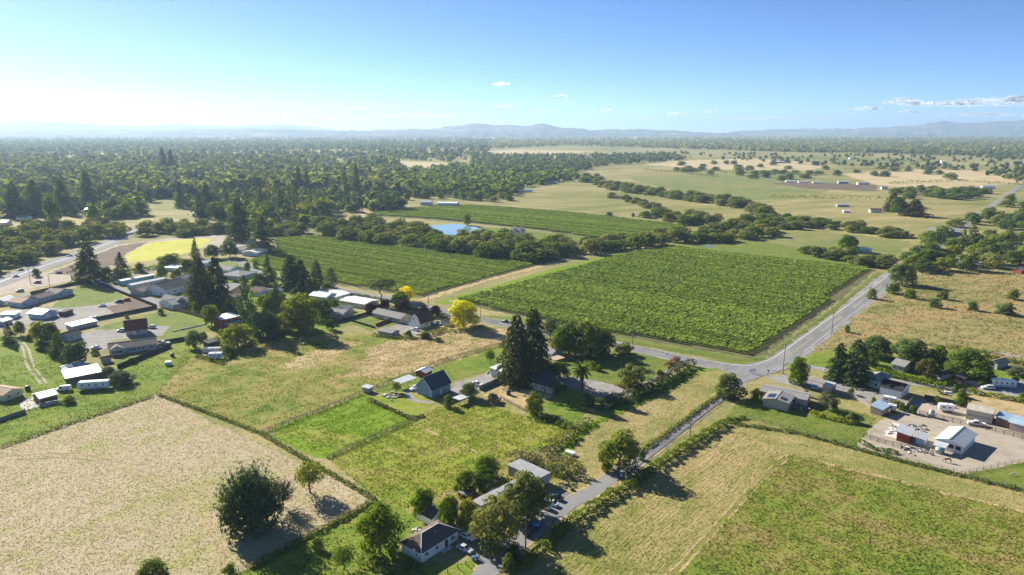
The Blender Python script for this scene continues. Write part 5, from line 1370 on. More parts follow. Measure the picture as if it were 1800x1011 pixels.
wbelt([(1020,308),(1045,310),(1080,327),(1177,341),(1290,356),(1350,374),(1350,384),(1290,366),(1177,349),(1070,334),(1022,320)], 56, (8,13), (17,25), M2, ['green creek tree winding across the middle pastures'], 'creek trees across the middle pastures', 7)
wbelt([(1300,390),(1350,382),(1455,392),(1600,414),(1610,422),(1540,416),(1450,402),(1380,404)], 44, (6,10), (13,19), M2, ['low creek willow left of the straight road'], 'creek willows left of the straight road', 7)
wbelt([(1066,340),(1080,344),(1130,354),(1172,370),(1160,374),(1120,360),(1070,350)], 20, (4,7), (9,15), M2, ['small bush along the side creek in the straw pasture'], 'side creek bushes', 6)
belt([(1130,382),(1180,377),(1262,388),(1265,394),(1200,396)], 16, (8,12), (14,20), M2, ['round tree at the right end of the far vineyard'], 'trees at the end of the far vineyard', 8)
belt([(1590,478),(1610,442),(1622,425),(1650,410),(1700,410),(1830,425),(1830,480),(1740,474),(1640,478)], 44, (8,14), (12,19), [('mid','dark'),('mid','green'),('mid','willow'),('mid','green'),('midcon','conifer')], ['broad tree in the roadside wood on the right','dark conifer in the roadside wood on the right'], 'roadside wood on the right', 12)
belt([(1660,402),(1690,392),(1760,355),(1830,348),(1830,405),(1720,400)], 26, (8,13), (13,20), [('mid','dark'),('mid','green'),('mid','willow')], ['tree along the upper part of the straight road'], 'trees along the upper straight road', 11)
belt([(-40,402),(60,394),(160,400),(236,400),(195,418),(100,446),(0,480),(-40,490)], 52, (9,15), (14,21), M2 + [('mid','dark')], ['bushy tree between the highway and the left edge'], 'bushy trees beyond the highway', 11)
belt([(238,414),(260,404),(330,400),(420,398),(470,402),(545,410),(540,418),(480,414),(400,412),(300,418)], 36, (8,13), (13,19), M2, ['bushy tree in the row behind the yellow green field'], 'row behind the yellow green field', 9)
WD = [('midtall','dark'),('midcon','conifer'),('midtall','green'),('mid','green'),('midcon','redwood'),('mid','willow'),('midcon','conifer'),('mid','yellowgreen')]
belt([(-40,345),(200,340),(250,345),(400,345),(420,335),(520,338),(600,343),(690,348),(690,372),(600,374),(560,386),(540,398),(440,398),(400,388),(345,385),(340,366),(250,384),(160,386),(100,380),(0,384),(-40,392)], 130, (14,24), (15,23), WD, ['tall broad tree in the woods behind the left houses','tall dark conifer in the woods behind the left houses'], 'woods behind the left houses', 9)
belt([(660,372),(680,362),(705,362),(705,370)], 9, (15,20), (15,20), [('midtall','dark'),('midcon','conifer')], ['dark tree in the clump left of the warehouse','dark conifer in the clump left of the warehouse'], 'dark clump left of the warehouse', 5)
belt([(720,338),(800,342),(880,347),(900,354),(850,356),(780,350),(730,348)], 24, (9,16), (12,18), [('mid','bright'),('mid','green'),('mid','dark')], ['rounded tree in the avenue above the warehouse'], 'avenue above the warehouse', 9)
belt([(292,500),(345,480),(400,462),(470,475),(560,498),(605,522),(640,548),(600,575),(540,590),(450,598),(400,590),(330,545)], 42, (4,9), (5,9.5), [('bush','green'),('round','green'),('bush','bright'),('bush','dark'),('round','yellowgreen'),('round','dark'),('bush','willow')], ['garden tree or bush among the packed left hand houses'], 'garden trees among the left hand houses', 14)
belt([(20,565),(110,560),(150,600),(180,560),(280,548),(330,560),(330,600),(290,640),(210,660),(130,660),(60,640)], 14, (2,4), (2.5,4.5), [('bush','green'),('bush','bright'),('bush','olive')], ['small garden bush in the left hand yards'], 'small bushes of the left hand yards', 14)
belt([(1400,700),(1540,690),(1640,690),(1790,650),(1800,690),(1690,712),(1560,745),(1430,735)], 14, (1.8,4), (2.2,4.5), [('bush','green'),('bush','bright'),('bush','olive')], ['small garden bush in the right hand yards'], 'small bushes of the right hand yards', 12)
OK_ = [('mid','dark'),('mid','willow'),('mid','green')]
belt([(1130,296),(1250,284),(1480,288),(1700,296),(1720,318),(1500,312),(1380,318),(1240,308)], 48, (9,15), (18,30), OK_, ['dark oak scattered over the far tan fields'], 'oaks scattered over the far tan fields', 12, name='oak_tree')
belt([(1560,340),(1640,332),(1740,340),(1700,352),(1600,350)], 26, (9,14), (15,24), OK_, ['dark tree beside the farms on the far right road'], 'farm trees on the far right road', 9, name='oak_tree')  # mixed farm trees sharing the name of the field oaks

# ---------------------------------------------------------------- far woods: one mass
def far_forest(poly, n, hm, label, nf=14, con=.5, dark=1.0, leaf='woods', spread=1.0):
    Q = []
    xs = [p[0] for p in poly]; ys = [p[1] for p in poly]
    while len(Q) < n:
        q = (rng.uniform(min(xs), max(xs)), rng.uniform(min(ys), max(ys)))
        if inside(poly, *q) and not any(inside(c, *q) for c in CLEAR): Q.append(q)
    P = np.array([G(q) for q in Q]); k = len(P)
    H = rng.uniform(hm[0], hm[1], k); isc = rng.uniform(0, 1, k) < con
    H = np.where(isc, H * 1.3, H); Wd = np.where(isc, H * .17, H * .42) * spread
    ti = rng.uniform(0, 1, k)
    t = rng.uniform(0, 1, (k, nf)); a = rng.uniform(0, 6.283, (k, nf))
    zc = np.where(isc[:, None], t ** 1.3, .25 + .75 * t)
    rr = np.where(isc[:, None], (1 - t ** 1.3) * .95 + .08, np.sqrt(np.clip(1 - (2 * t - .85) ** 2 / 1.5, .05, 1)) * rng.uniform(.6, 1, (k, nf)))
    X = P[:, 0, None] + np.cos(a) * rr * Wd[:, None]; Y = P[:, 1, None] + np.sin(a) * rr * Wd[:, None]; Z = zc * H[:, None]
    C = np.stack([X, Y, Z], 2).reshape(-1, 3)
    Nn = np.stack([np.cos(a) * rr, np.sin(a) * rr, .3 + t * .8], 2).reshape(-1, 3) + rng.normal(0, .4, (k * nf, 3))
    V, F = leaves(C, Nn, np.repeat(Wd * .62 + H * .035, nf) , rng, .8)
    tt = np.clip(.6 * np.repeat(ti, nf) + .4 * rng.uniform(0, 1, k * nf), 0, 1)
    o = mobj('far_woods', mesh_np('far_woods', V, F, tt), lf[leaf])
    tag(o, label, 'woods', kind='stuff')
far_forest([(-150,268),(0,262),(500,258),(860,254),(860,276),(830,280),(700,296),(720,345),(420,338),(330,348),(-150,352)], 5200, (8,23), 'mixed woods on the left running to the hills', 22, .45, spread=1.2)
far_forest([(-40,345),(200,340),(250,345),(400,345),(420,335),(520,338),(600,343),(720,348),(690,372),(600,374),(560,386),(540,398),(440,398),(400,388),(345,385),(340,366),(250,384),(160,386),(100,380),(0,384),(-40,392)], 420, (6,12), 'low bushy undergrowth of the woods behind the left houses', 40, .1, leaf='green', spread=1.2)
far_forest([(-200,236.5),(860,236.5),(860,260),(500,264),(0,268),(-200,272)], 11000, (14,24), 'distant woods below the left ridges', 9, .6, spread=1.6)
far_forest([(860,236.5),(2000,236.5),(2000,262),(1760,272),(1600,270),(1400,268),(1150,260),(1000,256),(860,262)], 12000, (10,18), 'band of distant woods right of the middle', 9, .25, spread=2.0)
far_forest([(1560,272),(1700,276),(1760,282),(1900,285),(1900,264),(1700,268)], 320, (9,15), 'woods at the far right end of the fields', 18, .1, spread=1.3)
far_forest([(830,272),(1000,274),(1180,272),(1210,282),(1060,292),(1010,304),(900,308),(830,296)], 1100, (8,14), 'broken woods behind the straw pasture', 20, .15, spread=1.25)
far_forest([(700,296),(830,292),(900,310),(1010,306),(1020,316),(920,330),(900,345),(800,338),(720,345)], 700, (8,14), 'bushy woods in the middle above the far vineyard', 24, .1, leaf='green', spread=1.2)
far_forest([(1130,268),(1400,272),(1600,274),(1760,284),(1830,290),(1830,330),(1700,300),(1500,296),(1330,284),(1180,278)], 260, (6,12), 'scattered small trees and hedges over the far right plain', 26, .05, spread=1.3)
for i, ln in enumerate([[(1180,284),(1330,276),(1480,280)],[(1240,302),(1380,308),(1480,304)],[(1480,300),(1600,296),(1800,304)],[(1560,324),(1680,320),(1800,326)],[(1350,346),(1450,350),(1560,352)],[(1130,300),(1200,305),(1260,312)],[(1400,290),(1500,292),(1580,288)]]):
    P, Ln = line_pts(ln, 2); w = 3.0
    hedge(['farthest hedgerow across the plain on the right','hedgerow below the pink tan straw field','hedgerow above the far tan field','hedgerow below the far tan field','hedgerow above the farm eucalyptus','hedgerow beside the creek tree bend','hedgerow behind the scattered oaks'][i], ln, 9, 4.5, 'willow', .22, size=1.1, name='hedgerow', group='hedgerows of the far plain')
for i, c in enumerate(CLEAR[3:]):
    area('clearing', ['straw clearing under the left eucalyptus','far straw clearing in front of the white roof','straw clearing beside the highest conifer','straw clearing at the left of the woods','tiny far clearing above the central woods','small clearing above the tall conifer pair','straw clearing right of the highest conifer'][i], c, f_tan if i % 2 else f_past, 3, cat='clearing')
    x, y = np.mean([p[0] for p in c]), np.mean([p[1] for p in c])
    far('far_building', ['white roof in the clearing under the left eucalyptus','grey roof in the far straw clearing','white roof in the clearing beside the highest conifer','blue roof in the clearing at the left','pale roof in the tiny far clearing','white roof in the clearing above the conifer pair','grey roof in the clearing right of the highest conifer'][i], x, y, 14, 12, 3.5, 1.6, 'white', ['white','grey','metal','blue','white','metal','grey'][i], 'building')
# ---------------------------------------------------------------- fences
def fence(label, pts, h=1.2, gap=3.0, kind='wire', mat=None, group=None, name='fence'):
    P, Ln = line_pts(pts, max(2, min(290, int(round(line_pts(pts, 2)[1] / gap)) + 1)))
    mat = mat or timber
    e = empty(name, (P[0, 0], P[0, 1], 0)); o = P[0]
    post = MB().box(-.07, .07, -.07, .07, -.1, h + .08).mesh('post')
    for p in P:
        b = mobj('post', post, mat, e); b.location = (p[0] - o[0], p[1] - o[1], 0); b.rotation_euler = (rng.normal(0, .03), rng.normal(0, .03), 0)
    Q = np.array([G(q) for q in pts]) - o
    for a, b in zip(Q[:-1], Q[1:]):
        d = b - a; L = np.hypot(*d); ang = math.atan2(d[1], d[0])
        zs = {'wire': [(h*.35, .02), (h*.65, .02), (h*.95, .02)], 'rail': [(h*.3, .07), (h*.62, .07), (h*.97, .08)], 'board': [(h/2, h/2)]}[kind]
        for z, t in zs:
            m = MB().box(0, L, -.025, .025, max(.03, z - t), z + t)
            k = m.build('rail' if kind == 'rail' else 'wire' if kind == 'wire' else 'board_panel', mat, e)
            k.location = (a[0], a[1], 0); k.rotation_euler = (0, 0, ang)
    tag(e, label, 'fence', group)
    return e
darkfence = paint('dark stained boards', (.075,.065,.06), .9, var=.2, scale=2.5)
greyfence = paint('grey boards', (.24,.215,.185), .9, var=.2, scale=2.5)
tanfence = paint('new cedar boards', (.33,.215,.12), .9, var=.2, scale=2.5)
rustpipe = paint('rusty pipe', (.16,.10,.075), .7, .3, .2)
for a in [('wire fence between the hay field and the meadows', [(275,693),(462,762),(660,878)], 1.2, 3.2, 'wire'),
          ('wire fence along the top of the hay field', [(275,693),(140,737),(0,785),(-60,806)], 1.2, 3.2, 'wire'),
          ('wire fence between the hay field and white house strip', [(660,878),(540,942),(420,1006)], 1.2, 3.2, 'wire'),
          ('timber rail fence along the upper edge of the bright paddock', [(462,762),(560,724),(640,690)], 1.35, 2.6, 'rail'),
          ('timber rail fence along the lower edge of the bright paddock', [(575,806),(655,770),(727,738)], 1.2, 2.6, 'rail'),
          ('long dark fence between straw meadow and grassy yard', [(655,684),(700,667),(775,636),(890,603)], 1.3, 2.8, 'rail'),
          ('wire fence along the corral margin', [(1278,744),(1312,735),(1500,784),(1600,812),(1690,834),(1830,868)], 1.2, 3.0, 'wire'),
          ('wire fence from the corral to the sheep paddock', [(1690,834),(1800,812),(1850,802)], 1.2, 3.0, 'wire'),
          ('wire fence between the large vineyard and the road', [(850,560),(1062,596),(1290,634),(1345,630),(1470,540),(1545,482)], 1.1, 5.0, 'wire'),
          ('wire fence beside the verge of the narrow lane', [(1135,797),(1170,772),(1225,735),(1285,690)], 1.1, 3.0, 'wire'),
          ('wire fence across the dry yard of the yellow house', [(880,700),(925,724),(955,734)], 1.1, 2.4, 'rail')]:
    fence(*a)
for lb, pts, h, m in [('dark board fence behind the pale blue houses', [(54,518),(155,495)], 1.9, darkfence), ('dark board fence along the side street', [(166,497),(276,541)], 1.9, darkfence), ('dark board fence of the gravel yard', [(276,542),(170,563)], 1.9, darkfence),
                  ('cedar board fence curving up to the red house', [(305,545),(350,557),(384,573)], 1.8, tanfence), ('dark board fence in front of the long grey house', [(207,648),(300,610)], 1.9, darkfence), ('dark board fence right of the long grey house', [(278,606),(325,598)], 1.8, darkfence),
                  ('dark board fence around the beige L shaped house', [(575,572),(602,566),(655,551)], 1.8, darkfence), ('red board fence beside the gambrel barn yard', [(661,574),(692,563)], 1.6, paint('red boards', (.26,.07,.045), .85)), ('low dark fence below the long beige house', [(603,561),(660,578)], 1.2, darkfence),
                  ('weathered board fence right of the white truck', [(843,686),(884,668)], 1.8, greyfence), ('grey board fence along the solar house garden', [(1463,690),(1500,700),(1530,718)], 1.6, greyfence), ('grey board fence beside the wide light green tree', [(1690,675),(1722,680)], 1.8, greyfence),
                  ('dark board fence beside the white horse trailers', [(1590,722),(1604,704)], 1.8, greyfence), ('dark board fence behind the white horse trailer in the corral', [(1625,700),(1695,714)], 1.5, darkfence), ('dark solid fence at the lower left edge', [(-10,745),(45,726)], 1.5, greyfence)]:
    fence(lb, pts, h, 2.5, 'board', m)
fence('rusty pipe rail fence across the corral', [(1616,729),(1700,748),(1770,765),(1830,780)], 1.6, 2.6, 'rail', rustpipe)
fence('pipe rail fence around the red shed pen', [(1517,770),(1560,782),(1600,790),(1640,800)], 1.5, 2.4, 'rail', rustpipe)
fence('grey rails around the lower left concrete yard', [(38,722),(72,716),(108,708)], 1.4, 2.2, 'rail', steel)

# ---------------------------------------------------------------- utility poles
pole_m = paint('pole timber', (.20,.165,.135), .9, var=.2, scale=2)
POLES = []
def pole(label, bx, by, ty, arm=True, ang=V_ANG, can=False, top=None):
    g = G((bx, by)); H = HT((bx, by), ty)
    e = empty('utility_pole', (g[0], g[1], 0), R(ang))
    MB().tube((0,0,-.3), (0,0,H), .19, .13, 8).build('mast', pole_m, e, True)
    if arm:
        MB().box(-.06, .06, -1.25, 1.25, H-.75, H-.6).build('crossarm', pole_m, e)
        for y in (-1.1, -.4, .4, 1.1): MB().lathe([(.05, H-.6), (.08, H-.5), (.04, H-.4)], 6, (0, y)).build('insulator', trim, e)
    if can: MB().lathe([(.1, H-2.6), (.28, H-2.55), (.28, H-1.6), (.12, H-1.5)], 10, (.48, 0)).build('transformer', steel, e, True)
    tag(e, label, 'utility pole', 'timber utility poles')
    return np.array([g[0], g[1], H - .45])
p0 = pole('near utility pole with crossarm beside the parked truck', 924, 963, 908, True, V_ANG)
p1 = pole('utility pole beside the lane hedge', 1213, 769, 727, False)
p2 = pole('tall utility pole behind the solar roof house', 1376, 657, 604, True, V_ANG, True)
p3 = pole('utility pole on the near stretch of the straight road', 1462, 585, 548)
p4 = pole('utility pole on the far stretch of the straight road', 1528, 526, 504)
p5 = pole('utility pole with transformer beside the green grove', 1112, 606, 568, True, U_ANG, True)
p6 = pole('utility pole between the two vineyards', 753, 536, 503, True, U_ANG)
p7 = pole('utility pole right of the golden tree', 845, 561, 540, False)
p8 = pole('left one of the poles in the highway dirt', 54, 499, 471, True, U_ANG)
p9 = pole('right one of the poles in the highway dirt', 88, 507, 482, True, U_ANG)
p10 = pole('utility pole beside the hip roof house', 417, 470, 447, True, U_ANG)
wire_m = paint('cable', (.03,.03,.03), .6)
def wire(label, a, b, sag=.9, n=14):
    m = MB(); pr = None
    for i in range(n + 1):
        t = i / n; p = a + (b - a) * t; p = (p[0], p[1], p[2] - sag * 4 * t * (1 - t))
        if pr: m.tube(pr, p, .025, .025, 4, False)
        pr = p
    o = m.build('overhead_wire', wire_m); tag(o, label, 'wire', 'overhead wires')
wire('overhead wire along the narrow lane', p0, p1); wire('overhead wire from the lane to the crossroads', p1, p2); wire('overhead wire over the near straight road', p2, p3); wire('overhead wire over the far straight road', p3, p4); wire('overhead wire above the vineyard road', p7, p5); wire('overhead wire from the grove to the crossroads', p5, p2); wire('overhead wire between the vineyard poles', p6, p7)

# ---------------------------------------------------------------- vehicles
tyre_m = paint('tyre', (.02,.02,.02), .9); rim_m = paint('alloy rim', (.45,.45,.46), .35, .8)
lamp_m = paint('lamp glass', (.75,.75,.72), .15, spec=.7); tail_m = paint('tail lamp', (.35,.02,.02), .3)
def carpaint(n, c):
    k = 'car paint ' + n
    if k in MATS: return MATS[k]
    m, nt, N, L, P = nodes(k); P.inputs['Base Color'].default_value = c4(c); P.inputs['Roughness'].default_value = .28; P.inputs['Coat Weight'].default_value = .6; P.inputs['Coat Roughness'].default_value = .08
    MATS[k] = m; return m
CPN = dict(white=carpaint('white', (.78,.78,.77)), silver=carpaint('silver', (.50,.52,.55)), black=carpaint('black', (.015,.015,.018)), blue=carpaint('blue', (.06,.10,.20)), red=carpaint('red', (.30,.02,.02)), darkblue=carpaint('dark blue', (.02,.03,.06)), sky=carpaint('light blue', (.35,.50,.65)), grey=carpaint('grey', (.16,.165,.17)), tan=carpaint('tan', (.45,.40,.32)), yellow=carpaint('yellow', (.6,.42,.03)))
def loft(sections):
    """sections: (x, half width low, half width high, z low, z high); bevelled ring per station"""
    m = MB(); n = 8
    for x, wl, wh, z0, z1 in sections:
        c = .16 * (z1 - z0); b = .10
        m.v += [(x,-wl+b,z0),(x,wl-b,z0),(x,wl,z0+c),(x,wh,z1-c),(x,wh-b,z1),(x,-wh+b,z1),(x,-wh,z1-c),(x,-wl,z0+c)]
    for i in range(len(sections) - 1):
        for k in range(n): m.f.append((i*n+k, i*n+(k+1)%n, (i+1)*n+(k+1)%n, (i+1)*n+k))
    m.f.append(tuple(range(n-1,-1,-1))); m.f.append(tuple(range((len(sections)-1)*n, len(sections)*n)))
    return m
CAR = {}
def car_parts(kind):
    if kind in CAR: return CAR[kind]
    D = []
    wx = (.95, 3.65); wr = .33; hw = .88
    if kind == 'sedan':
        body = loft([(.0,.70,.66,.32,.62),(.12,.84,.80,.22,.70),(.9,.89,.86,.20,.82),(1.5,.90,.87,.20,.92),(3.3,.90,.87,.20,.95),(4.2,.88,.84,.22,.93),(4.5,.82,.78,.30,.88),(4.6,.72,.68,.36,.74)])
        cab = loft([(1.25,.80,.78,.86,.94),(2.0,.78,.62,.88,1.40),(2.5,.78,.62,.88,1.45),(3.2,.78,.61,.88,1.42),(4.0,.78,.72,.88,.97)])
        gl = [[(1.42,.66,1.0),(1.42,-.66,1.0),(1.94,-.55,1.37),(1.94,.55,1.37)],[(3.86,-.66,1.03),(3.86,.66,1.03),(3.28,.55,1.40),(3.28,-.55,1.40)]]
        side = [(1.65,1.0),(3.75,1.02),(3.15,1.36),(2.05,1.36)]
    elif kind == 'suv':
        body = loft([(.0,.74,.70,.36,.75),(.12,.88,.84,.28,.88),(1.0,.92,.89,.26,.98),(1.5,.93,.90,.26,1.02),(4.3,.93,.90,.26,1.05),(4.6,.86,.84,.32,1.0)]); hw = .92; wr = .36
        cab = loft([(1.2,.82,.80,.96,1.04),(1.9,.82,.68,.98,1.62),(2.6,.82,.68,.98,1.70),(4.2,.82,.67,.98,1.66),(4.55,.82,.74,.98,1.10)])
        gl = [[(1.35,.68,1.1),(1.35,-.68,1.1),(1.85,-.6,1.58),(1.85,.6,1.58)],[(4.52,-.68,1.16),(4.52,.68,1.16),(4.28,.6,1.6),(4.28,-.6,1.6)]]
        side = [(1.6,1.1),(4.35,1.12),(4.15,1.56),(2.0,1.56)]
    elif kind == 'pickup':
        body = loft([(.0,.80,.76,.42,.9),(.14,.95,.90,.34,1.02),(1.2,.98,.94,.32,1.10),(3.5,.98,.94,.32,1.12),(5.5,.97,.93,.34,1.12),(5.6,.92,.88,.40,1.06)]); hw = .97; wr = .40; wx = (1.05, 4.5)
        cab = loft([(1.3,.86,.84,1.04,1.12),(1.95,.86,.72,1.05,1.76),(2.5,.86,.72,1.05,1.84),(3.35,.86,.72,1.05,1.82),(3.6,.86,.80,1.05,1.16)])
        gl = [[(1.45,.7,1.2),(1.45,-.7,1.2),(1.9,-.62,1.7),(1.9,.62,1.7)],[(3.58,-.7,1.25),(3.58,.7,1.25),(3.42,.64,1.74),(3.42,-.64,1.74)]]
        side = [(1.65,1.2),(3.4,1.2),(3.25,1.7),(2.0,1.7)]
    else:  # van
        body = loft([(.0,.80,.76,.38,.85),(.15,.94,.90,.30,1.0),(1.0,.97,.93,.28,1.15),(1.6,.98,.88,.28,2.0),(2.1,.98,.86,.28,2.15),(5.2,.98,.86,.28,2.15),(5.4,.95,.84,.34,2.05)]); hw = .97; wr = .36; wx = (.95, 4.3)
        cab = None
        gl = [[(1.06,.78,1.25),(1.06,-.78,1.25),(1.60,-.74,1.93),(1.60,.74,1.93)]]; side = [(1.45,1.25),(2.6,1.25),(2.6,1.85),(1.75,1.85)]
    D.append(('body', body.mesh('body', False), 'paint'))
    if cab: D.append(('cabin', cab.mesh('cabin', False), 'paint'))
    for g in gl:
        a, b, c = map(Vector, g[:3]); n = (b-a).cross(c-a).normalized(); n = n if n.z > 0 else -n
        D.append(('windscreen', MB().prism([Vector(p) + n * .012 for p in g], n * .02).mesh('windscreen'), 'glass'))
    zt = max(p[1] for p in side)
    for s in (-1, 1):
        w0, w1 = (.79, .655) if kind == 'sedan' else (.835, .715) if kind == 'suv' else (.865, .755) if kind == 'pickup' else (.955, .925)
        z0 = min(p[1] for p in side)
        pts = [(x, s * (w0 + (w1 - w0) * (z - z0) / (zt - z0)), z) for x, z in side]
        D.append(('side_window', MB().prism(pts, (0, s * .03, 0)).mesh('side_window'), 'glass'))
    L = {'sedan': 4.6, 'suv': 4.6, 'pickup': 5.6, 'van': 5.4}[kind]
    for s in (-1, 1):
        D.append(('headlight', MB().box(.0, .10, s*.62-.14, s*.62+.14, .58, .72).mesh('headlight'), 'lamp')); D.append(('tail_light', MB().box(L-.08, L+.015, s*.66-.12, s*.66+.12, .66, .84).mesh('tail_light'), 'tail'))
    CAR[kind] = (D, wx, wr, hw, L)
    return CAR[kind]
TYRE = {}
def wheel(par, x, y, r):
    k = round(r, 2)
    if k not in TYRE:
        t = MB().tube((0,-.11,0), (0,.11,0), r, r, 14).mesh('wheel'); q = MB().tube((0,-.125,0), (0,.125,0), r*.6, r*.6, 10).mesh('rim'); TYRE[k] = (t, q)
    w = mobj('wheel', TYRE[k][0], tyre_m, par); w.location = (x, y, r); mobj('rim', TYRE[k][1], rim_m, w)
def car(kind, cname, label, x, y, ang, name='car', cat='car', group=None):
    D, wx, wr, hw, L = car_parts(kind); g = G((x, y))
    e = empty({'van': 'van', 'pickup': 'pickup_truck'}.get(kind, 'parked_car') if name == 'car' else name, (g[0], g[1], 0.06), R(ang))
    for n, me, mk in D:
        o = mobj(n, me, {'paint': CPN[cname], 'glass': GL, 'lamp': lamp_m, 'tail': tail_m}[mk], e); o.location.x = -L/2
    for xx in wx:
        for s in (-1, 1): wheel(e, xx - L/2, s * (hw - .09), wr)
    tag(e, label, {'van': 'van', 'pickup': 'pickup'}.get(kind, cat), group)
    return e
Ua, Va = U_ANG, V_ANG
CARS = [('sedan','white','white sedan parked behind the silver one at the white house',822,947,Ua+180), ('sedan','silver','silver sedan nearest the white house door',817,968,Ua+180),
 ('suv','white','left one of the white cars under the olive green tree',955,892,Va-90), ('sedan','white','right one of the white cars under the olive green tree',968,887,Va-90), ('sedan','black','black and red car beside the white parked cars',977,877,Va-90),
 ('pickup','black','black truck with a blue tarp behind the utility pole',934,936,Va), ('pickup','white','white pickup beside the blue barn drive',838,678,Ua), ('suv','white','white car half hidden behind the blue barn',728,685,Va),
 ('suv','white','white car in front of the gambrel barn',730,581,Ua), ('suv','blue','dark blue car right of the gambrel barn',767,571,Va), ('sedan','white','white car beside the long beige house',717,570,Ua), ('sedan','darkblue','dark car driving on the vineyard road',888,567,Ua),
 ('suv','white','white car left of the red roofed house',214,583,10), ('suv','white','white car right of the red roofed house',266,577,10), ('sedan','white','white car at the end of the long grey house',169,613,5), ('pickup','white','white truck at the right end of the long grey house',288,606,15),
 ('van','white','white van in front of the long white barn',112,687,12), ('sedan','silver','lowest white car on the highway',27,487,30), ('sedan','blue','dark blue car behind the lowest highway car',36,476,30), ('sedan','silver','middle silver car on the highway',123,451,30), ('sedan','white','highest white car on the highway',161,432,30),
 ('suv','grey','grey truck parked beside the ploughed field',103,481,10), ('suv','red','dark red car in the highway dirt',66,498,10), ('suv','white','white truck beside the blue garage',106,551,10), ('suv','black','black car beside the brown garden plot',209,532,15), ('suv','red','red car beside the brown garden plot',222,529,15), ('sedan','white','white car at the lawn end of the gravel yard',180,539,12),
 ('pickup','darkblue','dark pickup parked on the side street',203,500,Ua), ('suv','white','white van at the fence corner on the side street',176,497,Ua), ('suv','white','white car behind the mobile homes street',240,512,Ua), ('suv','silver','silver car beside the cedar board fence',352,541,10),
 ('suv','black','black car beside the taupe solar house',1415,681,Ua), ('suv','sky','blue grey car beside the taupe solar house',1426,683,Ua), ('suv','white','white SUV beside the motorhome',1736,684,-8), ('pickup','white','white pickup in front of the beige barn',1716,748,-22), ('suv','sky','pale blue car behind the wide light green tree',1682,662,-10),
 ('suv','grey','grey cars beside the highway sheds',35,513,25), ('sedan','yellow','yellow vehicle behind the grey roofed cottage',968,613,Ua), ('suv','white','white truck at the left edge of the gravel yard',6,566,20), ('pickup','grey','pickup beside the pale house at the vineyard corner',433,447,Ua)]
for a in CARS: car(*a)
tp_ = MB(); tp_.v = [(-.9,-.8,0),(.9,-.8,0),(.9,.8,0),(-.9,.8,0),(-.5,-.4,.55),(.5,-.4,.5),(.5,.4,.55),(-.5,.4,.5)]; tp_.f = [(0,3,2,1),(4,5,6,7),(0,1,5,4),(1,2,6,5),(2,3,7,6),(3,0,4,7)]
g = G((936,934)); o = tp_.build('tarp', paint('blue tarp', (.03,.28,.55), .5)); o.location = (g[0] + .9, g[1] + 1.1, 1.2); tag(o, 'bright blue tarp heaped on the black truck', 'tarp')
# trailers and motorhomes
def trailer(name, label, cat, x, y, ang, L, w, h, cname='white', stripe=None, nwin=2, axle=2, nose=.0, cab=False):
    g = G((x, y)); e = empty(name, (g[0], g[1], 0.06), R(ang)); z0 = .55; b = .12
    m = MB(); hw = w / 2
    prof = [(-L/2 + nose, z0), (L/2 - b, z0), (L/2, z0 + b), (L/2, h - b), (L/2 - b, h), (-L/2 + nose + b, h), (-L/2 + nose*.2, h - .5), (-L/2, z0 + .9)]
    m.prism([(px, -hw, pz) for px, pz in prof], (0, w, 0)); m.build('body', CPN[cname], e)
    for s in (-1, 1):
        for i in range(nwin):
            xx = -L/2 + L * (i + .8) / (nwin + .6)
            MB().box(xx - .35, xx + .35, s*hw - .015, s*hw + .015, h*.55, h*.75).build('side_window', GL, e)
        if stripe: MB().box(-L/2 + .5, L/2 - .3, s*hw - .012, s*hw + .012, z0 + .35, z0 + .55).build('stripe', stripe, e)
        for k in range(axle): wheel(e, L*.12 + k*.85 - (0 if axle < 3 else .4), s * (hw - .05), .36)
        if cab: wheel(e, -L/2 + 1.0, s * (hw - .05), .36)
    if cab: MB().prism([(-L/2 - .02, -hw*.85, h*.52), (-L/2 - .02, hw*.85, h*.52), (-L/2 + .06, hw*.85, h*.8), (-L/2 + .06, -hw*.85, h*.8)], (-.02, 0, 0)).build('windscreen', GL, e)
    else: MB().tube((-L/2, 0, z0), (-L/2 - 1.1, 0, z0), .06, .05, 6).build('hitch', steel, e)
    MB().box(-.3, .5, -.3, .3, h + .002, h + .22).build('roof_vent', trim, e)
    tag(e, label, cat)
sb_ = paint('blue stripe', (.08,.14,.28), .5)
trailer('travel_trailer', 'long white travel trailer in front of the white barn', 'trailer', 166, 684, 11, 11.5, 2.5, 3.4, 'white', sb_, 4, 2, .5)
trailer('motorhome', 'white motorhome on the meadow beside the dark shed', 'motorhome', 379, 631, 6, 6.2, 2.3, 2.9, 'white', None, 3, 1, .3, True)
trailer('cargo_trailer', 'silver trailer behind the meadow motorhome', 'trailer', 373, 621, 8, 8.0, 2.3, 2.6, 'silver', None, 0, 2, .2)
trailer('motorhome', 'large white motorhome parked under the right hand trees', 'motorhome', 1762, 681, -14, 8.5, 2.5, 3.3, 'white', sb_, 4, 1, .4, True)
trailer('horse_trailer', 'rear white horse trailer beside the black roofed barn', 'trailer', 1563, 709, U_ANG, 4.6, 2.1, 2.6, 'white', None, 2, 2, .3)
trailer('horse_trailer', 'front white horse trailer beside the garden shed', 'trailer', 1566, 722, U_ANG, 3.4, 2.0, 2.4, 'white', None, 1, 2, .3)
trailer('horse_trailer', 'white horse trailer standing alone in the corral', 'trailer', 1662, 723, -16, 5.0, 2.1, 2.8, 'white', None, 2, 2, .3)
